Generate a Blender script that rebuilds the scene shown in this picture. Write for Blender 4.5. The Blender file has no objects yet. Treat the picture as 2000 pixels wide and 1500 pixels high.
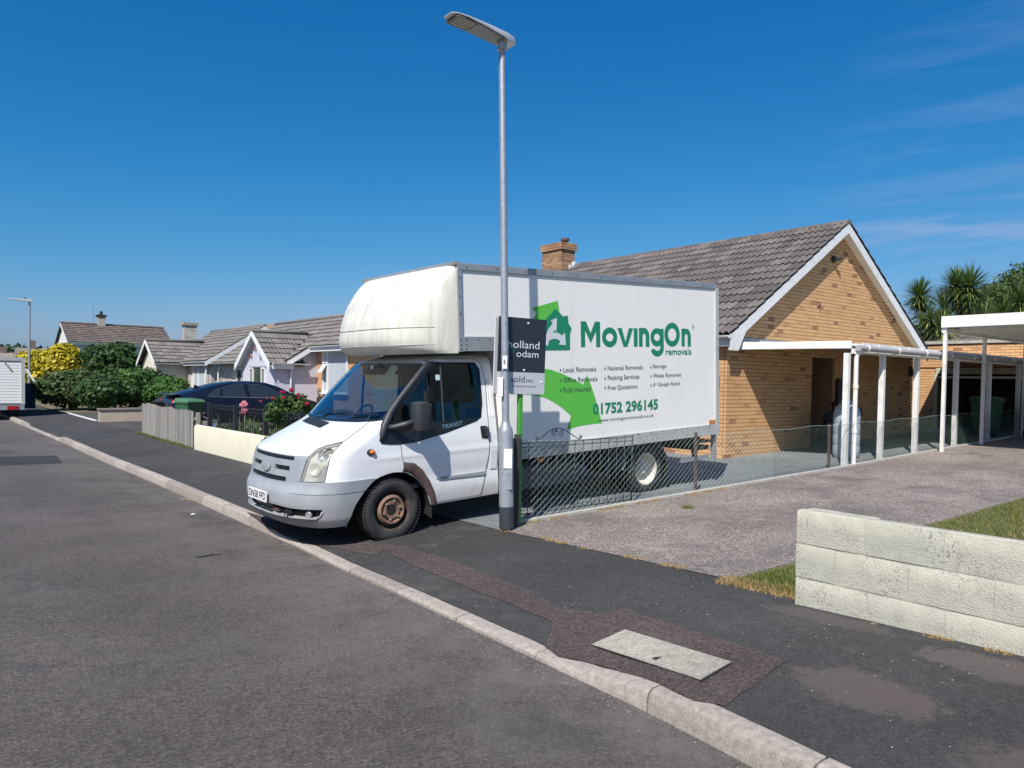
import bpy, bmesh, math, random
import numpy as np
from math import sin, cos, pi, radians, sqrt, atan2, acos, tan, floor
from mathutils import Vector, Matrix
from mathutils.geometry import delaunay_2d_cdt
random.seed(7); NR = np.random.RandomState(7)
SC = bpy.context.scene; COL = SC.collection
# ------------------------------------------------------------ camera (x = away from the road, y = down the road)
EYE = 1.6                      # every height below is written relative to the lens; all is lifted by EYE at the end
TH, PT, RL, FPX = radians(39.0), radians(1.65), 0.0165, 1444.0
Rt0 = Vector((cos(TH), -sin(TH), 0)); Fw0 = Vector((sin(TH), cos(TH), 0)); Up0 = Vector((0, 0, 1))
Fw = Fw0*cos(PT) - Up0*sin(PT); Up1 = Up0*cos(PT) + Fw0*sin(PT)
EX = Rt0*cos(RL) + Up1*sin(RL); EU = -Rt0*sin(RL) + Up1*cos(RL)
cd = bpy.data.cameras.new('camera'); cam = bpy.data.objects.new('camera', cd); COL.objects.link(cam)
cd.sensor_width = 36; cd.sensor_fit = 'HORIZONTAL'; cd.lens = FPX/2000*36; cd.shift_y = 35/2000; cd.clip_end = 3000; cd.clip_start = .05
cam.matrix_world = Matrix(((EX.x, EU.x, -Fw.x, 0), (EX.y, EU.y, -Fw.y, 0), (EX.z, EU.z, -Fw.z, EYE), (0, 0, 0, 1)))
SC.camera = cam
# ------------------------------------------------------------ sky and sun
SUN_EL = radians(49.5); SUN_AZ = atan2(-.866, -.500)     # towards the sun, measured from +y to +x
wd = bpy.data.worlds.new('World'); SC.world = wd; wd.use_nodes = True
nt = wd.node_tree; nt.nodes.clear()
def wn(t, **k):
    n = nt.nodes.new(t)
    for a, b in k.items(): setattr(n, a, b)
    return n
sky = wn('ShaderNodeTexSky', sky_type='NISHITA', sun_disc=False, sun_elevation=SUN_EL, sun_rotation=SUN_AZ % (2*pi), air_density=1.0, dust_density=1.0, ozone_density=3.0)
K0 = .0861
sep = wn('ShaderNodeSeparateColor'); com = wn('ShaderNodeCombineColor'); nt.links.new(sky.outputs[0], sep.inputs[0]); chs = []
for i, (pw, kk) in enumerate(((2.45, 3.3), (1.05, 1.0), (.74, 1.10))):
    n1 = wn('ShaderNodeMath', operation='POWER'); n1.inputs[1].default_value = pw; n2 = wn('ShaderNodeMath', operation='MULTIPLY'); n2.inputs[1].default_value = kk*K0**pw/K0
    nt.links.new(sep.outputs[i], n1.inputs[0]); nt.links.new(n1.outputs[0], n2.inputs[0]); chs.append(n2)
mn = wn('ShaderNodeMath', operation='MINIMUM'); nt.links.new(chs[0].outputs[0], mn.inputs[0]); nt.links.new(chs[1].outputs[0], mn.inputs[1])
nt.links.new(mn.outputs[0], com.inputs[0]); nt.links.new(chs[1].outputs[0], com.inputs[1]); nt.links.new(chs[2].outputs[0], com.inputs[2])
tc = wn('ShaderNodeTexCoord'); mp = wn('ShaderNodeMapping'); mp.inputs['Scale'].default_value = (1.3, 1.3, 13); mp.inputs['Rotation'].default_value = (0, radians(7), radians(20))
nz = wn('ShaderNodeTexNoise'); nz.inputs['Scale'].default_value = 2.6; nz.inputs['Detail'].default_value = 7; nz.inputs['Roughness'].default_value = .62; nz.inputs['Distortion'].default_value = .5
rp = wn('ShaderNodeValToRGB'); rp.color_ramp.elements[0].position = .45; rp.color_ramp.elements[1].position = .78
rp.color_ramp.elements[1].color = (.55, .55, .55, 1)
dt = wn('ShaderNodeVectorMath', operation='DOT_PRODUCT'); cdir = (Fw0 + Rt0*.85 + Up0*.17).normalized(); dt.inputs[1].default_value = cdir
mr = wn('ShaderNodeMapRange'); mr.inputs['From Min'].default_value = .93; mr.inputs['From Max'].default_value = .995
mm = wn('ShaderNodeMath', operation='MULTIPLY'); mx = wn('ShaderNodeMix', data_type='RGBA'); mx.inputs[7].default_value = (3.4, 5.0, 8.0, 1)
bg = wn('ShaderNodeBackground'); bg.inputs['Strength'].default_value = .07; wo = wn('ShaderNodeOutputWorld')
L = nt.links.new
L(com.outputs[0], mx.inputs[6]); L(tc.outputs['Generated'], mp.inputs[0]); L(mp.outputs[0], nz.inputs['Vector'])
L(nz.outputs[0], rp.inputs[0]); L(tc.outputs['Generated'], dt.inputs[0]); L(dt.outputs['Value'], mr.inputs[0])
mb = wn('ShaderNodeMath', operation='MULTIPLY_ADD'); mb.inputs[1].default_value = .97; mb.inputs[2].default_value = .01
L(mr.outputs[0], mb.inputs[0]); L(rp.outputs[0], mm.inputs[0]); L(mb.outputs[0], mm.inputs[1]); 
sz = wn('ShaderNodeSeparateXYZ'); L(tc.outputs['Generated'], sz.inputs[0]); bz = wn('ShaderNodeMath', operation='SUBTRACT'); bz.inputs[1].default_value = .176; ba = wn('ShaderNodeMath', operation='ABSOLUTE')
n7 = wn('ShaderNodeTexNoise'); n7.inputs['Scale'].default_value = 3.2; n7.inputs['Detail'].default_value = 6; m7_ = wn('ShaderNodeMapping'); m7_.inputs['Scale'].default_value = (2, 2, 16); L(tc.outputs['Generated'], m7_.inputs[0]); L(m7_.outputs[0], n7.inputs['Vector'])
bw_ = wn('ShaderNodeMath', operation='MULTIPLY_ADD'); bw_.inputs[1].default_value = .060; bw_.inputs[2].default_value = -.030; L(n7.outputs[0], bw_.inputs[0]); bs = wn('ShaderNodeMath', operation='ADD'); L(sz.outputs[2], bz.inputs[0]); L(bz.outputs[0], bs.inputs[0]); L(bw_.outputs[0], bs.inputs[1]); L(bs.outputs[0], ba.inputs[0])
bm_ = wn('ShaderNodeMapRange'); bm_.interpolation_type = 'SMOOTHSTEP'; bm_.inputs['From Min'].default_value = .017; bm_.inputs['From Max'].default_value = .0; bm_.inputs['To Max'].default_value = .62; L(ba.outputs[0], bm_.inputs[0])
dt2 = wn('ShaderNodeVectorMath', operation='DOT_PRODUCT'); dt2.inputs[1].default_value = (Fw0 + Rt0*.72 + Up0*.2).normalized(); L(tc.outputs['Generated'], dt2.inputs[0]); mr2 = wn('ShaderNodeMapRange'); mr2.interpolation_type = 'SMOOTHSTEP'; mr2.inputs['From Min'].default_value = .965; mr2.inputs['From Max'].default_value = .992; L(dt2.outputs['Value'], mr2.inputs[0])
bk_ = wn('ShaderNodeMath', operation='MULTIPLY'); L(bm_.outputs[0], bk_.inputs[0]); L(mr2.outputs[0], bk_.inputs[1]); ad_ = wn('ShaderNodeMath', operation='MAXIMUM'); L(mm.outputs[0], ad_.inputs[0]); L(bk_.outputs[0], ad_.inputs[1]); L(ad_.outputs[0], mx.inputs[0]); L(mx.outputs[2], bg.inputs[0]); L(bg.outputs[0], wo.inputs[0])
sl = bpy.data.lights.new('sun', 'SUN'); so = bpy.data.objects.new('sun', sl); COL.objects.link(so)
sl.energy = 5.0; sl.angle = radians(.53); sl.color = (1, .955, .89)
sdir = Vector((sin(SUN_AZ)*cos(SUN_EL), cos(SUN_AZ)*cos(SUN_EL), sin(SUN_EL)))
so.rotation_euler = sdir.to_track_quat('Z', 'Y').to_euler()
vs = SC.view_settings; vs.view_transform = 'Standard'; vs.look = 'None'; vs.gamma = 1; vs.exposure = 0.3; vs.use_curve_mapping = False
try:
    SC.cycles.max_bounces = 8; SC.cycles.transparent_max_bounces = 12; SC.cycles.sample_clamp_indirect = 4
except Exception: pass
# ------------------------------------------------------------ helpers
def at(x, y, D):               # the point seen at photograph pixel x, y at D metres ahead
    r = Fw + EX*((x-1000)/FPX) - EU*((y-785)/FPX)
    return r*(D/(r.dot(Fw0)))
def interp(tab, v):
    if v <= tab[0][0]: return tab[0][1]
    for a, b in zip(tab, tab[1:]):
        if v <= b[0]: return a[1] + (b[1]-a[1])*(v-a[0])/(b[0]-a[0])
    return tab[-1][1]
def tag(o, label=None, cat=None, group=None, kind=None):
    if label: o['label'] = label
    if cat: o['category'] = cat
    if group: o['group'] = group
    if kind: o['kind'] = kind
    return o
def thing(name, base, label, cat, group=None):
    o = bpy.data.objects.new(name, None); COL.objects.link(o); o.location = base; o.empty_display_size = .1
    return tag(o, label, cat, group)
def worldloc(o):
    v = Vector((0, 0, 0))
    while o: v += o.location; o = o.parent
    return v
class MB:
    def __init__(s): s.v = []; s.f = []; s.m = []; s.t = []; s.mi = 0; s.ti = 0.; s.n = None
    def add(s, vs, fs):
        b = len(s.v); s.v.extend([tuple(p) for p in vs])
        for f in fs: s.f.append(tuple(i+b for i in f)); s.m.append(s.mi); s.t.append(s.ti)
        return s
    def box(s, x0, x1, y0, y1, z0, z1):
        return s.add([(x0,y0,z0),(x1,y0,z0),(x1,y1,z0),(x0,y1,z0),(x0,y0,z1),(x1,y0,z1),(x1,y1,z1),(x0,y1,z1)],
                     [(0,3,2,1),(4,5,6,7),(0,1,5,4),(1,2,6,5),(2,3,7,6),(3,0,4,7)])
    def hexa(s, p):            # 8 corners: bottom ring, top ring
        return s.add(p, [(0,3,2,1),(4,5,6,7),(0,1,5,4),(1,2,6,5),(2,3,7,6),(3,0,4,7)])
    def slab(s, o, a, b, c):   # parallelepiped from o along a, b, c
        o, a, b, c = map(Vector, (o, a, b, c))
        return s.hexa([o, o+a, o+a+b, o+b, o+c, o+a+c, o+a+b+c, o+b+c])
    def beam(s, p, q, w, h, up=(0, 0, 1)):
        p, q = Vector(p), Vector(q); d = (q-p).normalized(); u = Vector(up); x = d.cross(u).normalized(); u = x.cross(d)
        return s.slab(p - x*w/2 - u*h/2, q-p, x*w, u*h)
    def tube(s, pts, r, n=6, caps=True, closed=False):
        pts = [Vector(p) for p in pts]; N = len(pts); rs = r if isinstance(r, (list, tuple)) else [r]*N
        b = len(s.v); ref = None
        for i, p in enumerate(pts):
            if closed: d = (pts[(i+1) % N]-pts[i-1])
            else: d = pts[min(i+1, N-1)]-pts[max(i-1, 0)]
            d.normalize()
            if ref is None: ref = Vector((0, 0, 1)) if abs(d.z) < .9 else Vector((1, 0, 0))
            x = d.cross(ref)
            if x.length < 1e-4: x = d.cross(Vector((0, 1, 0)))
            x.normalize(); y = d.cross(x).normalized(); ref = -y if False else ref
            for k in range(n):
                a = 2*pi*k/n; s.v.append(tuple(p + (x*cos(a)+y*sin(a))*rs[i]))
        for i in range(N if closed else N-1):
            for k in range(n):
                a0 = b+i*n+k; a1 = b+i*n+(k+1) % n; j = (i+1) % N; s.f.append((a0, a1, b+j*n+(k+1) % n, b+j*n+k)); s.m.append(s.mi); s.t.append(s.ti)
        if caps and not closed:
            s.f.append(tuple(b+k for k in range(n))[::-1]); s.f.append(tuple(b+(N-1)*n+k for k in range(n))); s.m += [s.mi]*2; s.t += [s.ti]*2
        return s
    def lathe(s, c, axis, prof, n=24, up=None):  # prof: (along, radius)
        c = Vector(c); d = Vector(axis).normalized(); r = Vector(up) if up else (Vector((0, 0, 1)) if abs(d.z) < .9 else Vector((1, 0, 0)))
        x = d.cross(r).normalized(); y = d.cross(x).normalized(); b = len(s.v)
        for (a, rad) in prof:
            for k in range(n):
                t = 2*pi*k/n; s.v.append(tuple(c + d*a + (x*cos(t)+y*sin(t))*rad))
        for i in range(len(prof)-1):
            for k in range(n):
                s.f.append((b+i*n+k, b+(i+1)*n+k, b+(i+1)*n+(k+1) % n, b+i*n+(k+1) % n)); s.m.append(s.mi); s.t.append(s.ti)
        return s
    def prism(s, poly, ext):   # poly: 3d points (planar), ext vector
        n = len(poly); e = Vector(ext); p = [Vector(q) for q in poly]
        return s.add(p+[q+e for q in p], [tuple(range(n))[::-1], tuple(range(n, 2*n))]+[(i, (i+1) % n, n+(i+1) % n, n+i) for i in range(n)])
    def quad(s, a, b, c, d): return s.add([a, b, c, d], [(0, 1, 2, 3)])
    def build(s, name, mats, parent=None, smooth=False, loc=None, bevel=0, fixn=True):
        me = bpy.data.meshes.new(name); off = worldloc(parent) if parent else Vector(loc if loc is not None else (0, 0, 0))
        vs = [(p[0]-off.x, p[1]-off.y, p[2]-off.z) for p in s.v]
        me.from_pydata(vs, [], s.f); mats = mats if isinstance(mats, (list, tuple)) else [mats]
        for m in mats: me.materials.append(m)
        if len(mats) > 1: me.polygons.foreach_set('material_index', s.m)
        if any(s.t):
            a = me.attributes.new('tint', 'FLOAT', 'FACE'); a.data.foreach_set('value', s.t)
        if fixn:
            bm = bmesh.new(); bm.from_mesh(me); bmesh.ops.recalc_face_normals(bm, faces=bm.faces); bm.to_mesh(me); bm.free()
        if smooth: me.polygons.foreach_set('use_smooth', [True]*len(me.polygons)); 
        me.update(); o = bpy.data.objects.new(name, me); COL.objects.link(o)
        if smooth is not True and smooth:
            try: me.set_sharp_from_angle(angle=radians(smooth))
            except Exception: pass
        if parent: o.parent = parent
        else: o.location = off
        if bevel:
            b = o.modifiers.new('bevel', 'BEVEL'); b.width = bevel; b.segments = 2; b.limit_method = 'ANGLE'; b.angle_limit = radians(40)
        return o
def share(me, name, parent, loc, rot=None, scale=None):
    o = bpy.data.objects.new(name, me); COL.objects.link(o)
    if parent: o.parent = parent; o.location = Vector(loc)-worldloc(parent)
    else: o.location = loc
    if rot: o.rotation_euler = rot
    if scale: o.scale = scale
    return o
def copy_tree(o, parent=None):
    c = o.copy(); COL.objects.link(c)
    if parent: c.parent = parent
    for ch in list(o.children): copy_tree(ch, c)
    return c
# ------------------------------------------------------------ materials
MATS = {}
def nodes(name):
    m = bpy.data.materials.new(name); m.use_nodes = True; t = m.node_tree; b = t.nodes['Principled BSDF']; MATS[name] = m; return m, t, b
def mk(t, ty, **k):
    n = t.nodes.new(ty)
    for a, b in k.items():
        if a.startswith('i_'): n.inputs[a[2:].replace('_', ' ')].default_value = b
        else: setattr(n, a, b)
    return n
def ramp(t, stops):
    r = t.nodes.new('ShaderNodeValToRGB'); e = r.color_ramp.elements
    while len(e) < len(stops): e.new(.5)
    for i, (p, c) in enumerate(stops):
        e[i].position = p; e[i].color = (*c, 1) if len(c) == 3 else c
    return r
def coordn(t, world=False):
    if world:
        g = t.nodes.new('ShaderNodeNewGeometry'); return g.outputs['Position']
    return t.nodes.new('ShaderNodeTexCoord').outputs['Object']
def hazymat(name, c, tint, k):
    m = glassmat(name, tint, .8); t = m.node_tree; out = t.nodes['Material Output']; src = out.inputs[0].links[0].from_socket
    d = mk(t, 'ShaderNodeBsdfDiffuse'); n = mk(t, 'ShaderNodeTexNoise', i_Scale=30, i_Detail=5); r = ramp(t, [(.3, tuple(x*.8 for x in c)), (.7, c)]); t.links.new(n.outputs[0], r.inputs[0]); t.links.new(r.outputs[0], d.inputs[0])
    x = mk(t, 'ShaderNodeMixShader'); x.inputs[0].default_value = k; t.links.new(src, x.inputs[1]); t.links.new(d.outputs[0], x.inputs[2]); t.links.new(x.outputs[0], out.inputs[0]); return m
def mat(name, c, rough=.6, metal=0, var=.12, scale=6, bump=0, bscale=None, dirt=None, dscale=1.5, dstr=.5, world=True, stretch=None, coat=0, spec=None, trans=0, low=None):
    """colour c with soft variation, fine relief and optional dirt"""
    m, t, b = nodes(name); P = coordn(t, world)
    if stretch:
        q = mk(t, 'ShaderNodeMapping'); q.inputs['Scale'].default_value = stretch; t.links.new(P, q.inputs[0]); PS = q.outputs[0]
    else: PS = P
    n1 = mk(t, 'ShaderNodeTexNoise', i_Scale=scale, i_Detail=6, i_Roughness=.6); t.links.new(PS, n1.inputs['Vector'])
    lo = tuple(max(0, x*(1-var)) for x in c); hi = tuple(min(1, x*(1+var)) for x in c)
    r = ramp(t, [(.3, lo), (.7, hi)]); t.links.new(n1.outputs[0], r.inputs[0]); colr = r.outputs[0]
    if dirt:
        n2 = mk(t, 'ShaderNodeTexNoise', i_Scale=dscale, i_Detail=8, i_Roughness=.7); t.links.new(PS, n2.inputs['Vector'])
        r2 = ramp(t, [(.48, (0, 0, 0)), (.72, (dstr,)*3)]); t.links.new(n2.outputs[0], r2.inputs[0])
        x = mk(t, 'ShaderNodeMix', data_type='RGBA'); x.inputs[7].default_value = (*dirt, 1)
        t.links.new(r2.outputs[0], x.inputs[0]); t.links.new(colr, x.inputs[6]); colr = x.outputs[2]
    if low:                    # road dirt thrown up on the lowest panels
        g = mk(t, 'ShaderNodeNewGeometry'); sx_ = mk(t, 'ShaderNodeSeparateXYZ'); t.links.new(g.outputs['Position'], sx_.inputs[0]); n4 = mk(t, 'ShaderNodeTexNoise', i_Scale=7, i_Detail=7, i_Roughness=.7); t.links.new(g.outputs['Position'], n4.inputs['Vector'])
        ad = mk(t, 'ShaderNodeMath', operation='MULTIPLY_ADD'); ad.inputs[1].default_value = .35; t.links.new(n4.outputs[0], ad.inputs[0]); t.links.new(sx_.outputs[2], ad.inputs[2])
        r4 = ramp(t, [(low[0], (low[2],)*3), (low[1], (0, 0, 0))]); t.links.new(ad.outputs[0], r4.inputs[0]); x = mk(t, 'ShaderNodeMix', data_type='RGBA'); x.inputs[7].default_value = (.23, .21, .19, 1)
        t.links.new(r4.outputs[0], x.inputs[0]); t.links.new(colr, x.inputs[6]); colr = x.outputs[2]
    t.links.new(colr, b.inputs['Base Color']); b.inputs['Roughness'].default_value = rough; b.inputs['Metallic'].default_value = metal
    if coat: b.inputs['Coat Weight'].default_value = coat; b.inputs['Coat Roughness'].default_value = .06
    if spec is not None: b.inputs['Specular IOR Level'].default_value = spec
    if bump:
        n3 = mk(t, 'ShaderNodeTexNoise', i_Scale=bscale or scale*6, i_Detail=4); t.links.new(PS, n3.inputs['Vector'])
        bp = mk(t, 'ShaderNodeBump', i_Strength=bump, i_Distance=.01); t.links.new(n3.outputs[0], bp.inputs['Height']); t.links.new(bp.outputs[0], b.inputs['Normal'])
    return m
def tintmat(name, stops, rough=.8, bump=.3, bscale=60, attr=True, nscale=30, nmix=.25, spots=None, clus=None):
    """colour picked per piece (a mesh attribute, or the object's own random number) plus grain"""
    m, t, b = nodes(name); P = coordn(t, True)
    if attr: a = mk(t, 'ShaderNodeAttribute', attribute_name='tint'); src = a.outputs['Fac']
    else: src = mk(t, 'ShaderNodeObjectInfo').outputs['Random']
    r = ramp(t, stops); t.links.new(src, r.inputs[0]); c = r.outputs[0]
    n1 = mk(t, 'ShaderNodeTexNoise', i_Scale=nscale, i_Detail=5, i_Roughness=.7); t.links.new(P, n1.inputs['Vector'])
    r1 = ramp(t, [(.3, (1-nmix,)*3), (.7, (1+nmix*.6,)*3)]); t.links.new(n1.outputs[0], r1.inputs[0])
    x = mk(t, 'ShaderNodeMix', data_type='RGBA', blend_type='MULTIPLY'); x.inputs[0].default_value = 1
    t.links.new(c, x.inputs[6]); t.links.new(r1.outputs[0], x.inputs[7]); c = x.outputs[2]
    if spots:
        n2 = mk(t, 'ShaderNodeTexNoise', i_Scale=spots[1], i_Detail=6, i_Roughness=.75); t.links.new(P, n2.inputs['Vector'])
        r2 = ramp(t, [(spots[2], (0, 0, 0)), (spots[2]+.08, (.8,)*3)]); t.links.new(n2.outputs[0], r2.inputs[0])
        y = mk(t, 'ShaderNodeMix', data_type='RGBA'); y.inputs[7].default_value = (*spots[0], 1); fac = r2.outputs[0]
        if clus:
            n5 = mk(t, 'ShaderNodeTexNoise', i_Scale=clus, i_Detail=4, i_Roughness=.6); t.links.new(P, n5.inputs['Vector']); r5 = ramp(t, [(.46, (.05,)*3), (.60, (1,)*3)]); t.links.new(n5.outputs[0], r5.inputs[0])
            m5 = mk(t, 'ShaderNodeMath', operation='MULTIPLY'); t.links.new(fac, m5.inputs[0]); t.links.new(r5.outputs[0], m5.inputs[1]); fac = m5.outputs[0]
        t.links.new(fac, y.inputs[0]); t.links.new(c, y.inputs[6]); c = y.outputs[2]
    t.links.new(c, b.inputs['Base Color']); b.inputs['Roughness'].default_value = rough
    n3 = mk(t, 'ShaderNodeTexNoise', i_Scale=bscale, i_Detail=4); t.links.new(P, n3.inputs['Vector'])
    bp = mk(t, 'ShaderNodeBump', i_Strength=bump, i_Distance=.008); t.links.new(n3.outputs[0], bp.inputs['Height']); t.links.new(bp.outputs[0], b.inputs['Normal'])
    return m
def glassmat(name, tint, refl=1.0, alpha=.85):
    m, t, b = nodes(name); t.nodes.remove(b); out = t.nodes['Material Output']
    tr = mk(t, 'ShaderNodeBsdfTransparent'); tr.inputs[0].default_value = (*tint, 1); gl = mk(t, 'ShaderNodeBsdfGlossy'); gl.inputs['Roughness'].default_value = .02
    gl.inputs['Color'].default_value = (.95, .97, 1, 1)
    fr = mk(t, 'ShaderNodeFresnel', i_IOR=1.55); ma = mk(t, 'ShaderNodeMath', operation='MULTIPLY_ADD'); ma.inputs[1].default_value = refl; ma.inputs[2].default_value = .02
    x = mk(t, 'ShaderNodeMixShader'); t.links.new(fr.outputs[0], ma.inputs[0]); t.links.new(ma.outputs[0], x.inputs[0]); t.links.new(tr.outputs[0], x.inputs[1]); t.links.new(gl.outputs[0], x.inputs[2]); t.links.new(x.outputs[0], out.inputs[0])
    return m
white_paint = mat('van_white_paint', (.78, .79, .80), .32, var=.02, coat=.6, dirt=(.42, .38, .33), dscale=2.2, dstr=.10, low=(.42, .72, .6))
grp_white = mat('moulded_nose_white', (.62, .605, .54), .5, var=.07, dirt=(.30, .31, .24), dscale=4.5, dstr=.50, stretch=(2.6, 2.6, .30), scale=3)
panel_white = mat('box_panel_white', (.84, .83, .79), .42, var=.03, dirt=(.45, .44, .38), dscale=2.0, dstr=.22, stretch=(1.6, 1.6, .5), scale=2)
alu = mat('grey_aluminium_rail', (.34, .36, .39), .42, metal=.35, var=.10, dirt=(.2, .19, .17), dstr=.4, dscale=4)
alu_lt = mat('pale_aluminium_rail', (.50, .50, .48), .5, metal=.2, var=.08, dirt=(.25, .22, .18), dstr=.5, dscale=3)
bump_grey = mat('grey_plastic_bumper', (.28, .30, .325), .5, var=.08, bump=.08, bscale=300, dirt=(.36, .36, .36), dstr=.35, dscale=5, low=(.35, .62, .45))
grille_grey = mat('grille_grey_paint', (.25, .27, .29), .42, var=.08, dirt=(.4, .4, .4), dstr=.3, dscale=9)
black_pl = mat('black_plastic', (.022, .023, .026), .42, var=.15, bump=.05, bscale=400)
mirror_pl = mat('mirror_black_plastic', (.035, .037, .042), .5, var=.1, bump=.08, bscale=500)
trim_blk = mat('gloss_black_trim', (.012, .013, .015), .25, var=.1)
rubber = mat('tyre_rubber', (.028, .028, .030), .75, var=.2, bump=.15, bscale=200, dirt=(.10, .095, .09), dstr=.5, dscale=6, world=False)
rust = mat('rusty_steel_wheel', (.21, .125, .085), .78, var=.35, scale=14, bump=.4, bscale=90, dirt=(.09, .06, .045), dstr=.8, dscale=10, world=False)
rust_arch = mat('rusty_wheel_arch', (.085, .06, .055), .7, var=.4, scale=8, dirt=(.22, .09, .045), dscale=5, dstr=.9)
dark_metal = mat('dark_underbody', (.02, .02, .021), .7, var=.3)
rim_pale = mat('pale_rear_wheel', (.55, .52, .46), .6, var=.15, dirt=(.3, .25, .2), dstr=.6, dscale=9, world=False)
chrome = mat('bright_metal', (.7, .72, .74), .25, metal=.9, var=.05)
lamp_back = mat('headlamp_inside', (.74, .73, .64), .3, metal=.1, var=.12, scale=12)
lens = hazymat('hazy_headlamp_lens', (.52, .52, .47), (.93, .94, .92), .30)
screen_glass = glassmat('windscreen_glass', (.58, .66, .68), 1.7)
side_glass = glassmat('cab_side_glass', (.32, .38, .38), 1.0)
orange_pl = mat('orange_lens', (.75, .16, .03), .3, var=.1)
green_lt = mat('bright_green_print', (.11, .50, .06), .45, var=.02)
green_dk = mat('dark_green_print', (.012, .23, .115), .45, var=.02)
text_gr = mat('grey_green_print', (.055, .12, .10), .5, var=.02)
white_print = mat('pale_print', (.62, .66, .68), .45, var=.02)
seat_m = mat('grey_seat_cloth', (.07, .075, .08), .9)
cream_m = mat('light_card', (.7, .7, .62), .6)
hi_green = mat('high_visibility_green', (.45, .8, .25), .6)
plate_m = mat('plate_white', (.75, .75, .74), .3, var=.02)
plate_t = mat('plate_black', (.015, .015, .015), .4, var=.02)
galv = mat('galvanised_steel', (.36, .39, .43), .45, metal=.45, var=.16, scale=22, world=False)
galv_dk = mat('dark_base_band', (.035, .04, .05), .55, var=.1)
white_up = mat('white_plastic_trim', (.77, .77, .755), .35, var=.03, dirt=(.42, .40, .33), dstr=.4, dscale=4)
white_post = mat('white_painted_post', (.74, .74, .715), .5, var=.05, dirt=(.34, .31, .24), dstr=.5, dscale=5)
cream_up = mat('cream_soffit', (.70, .66, .53), .5, var=.05)
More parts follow.
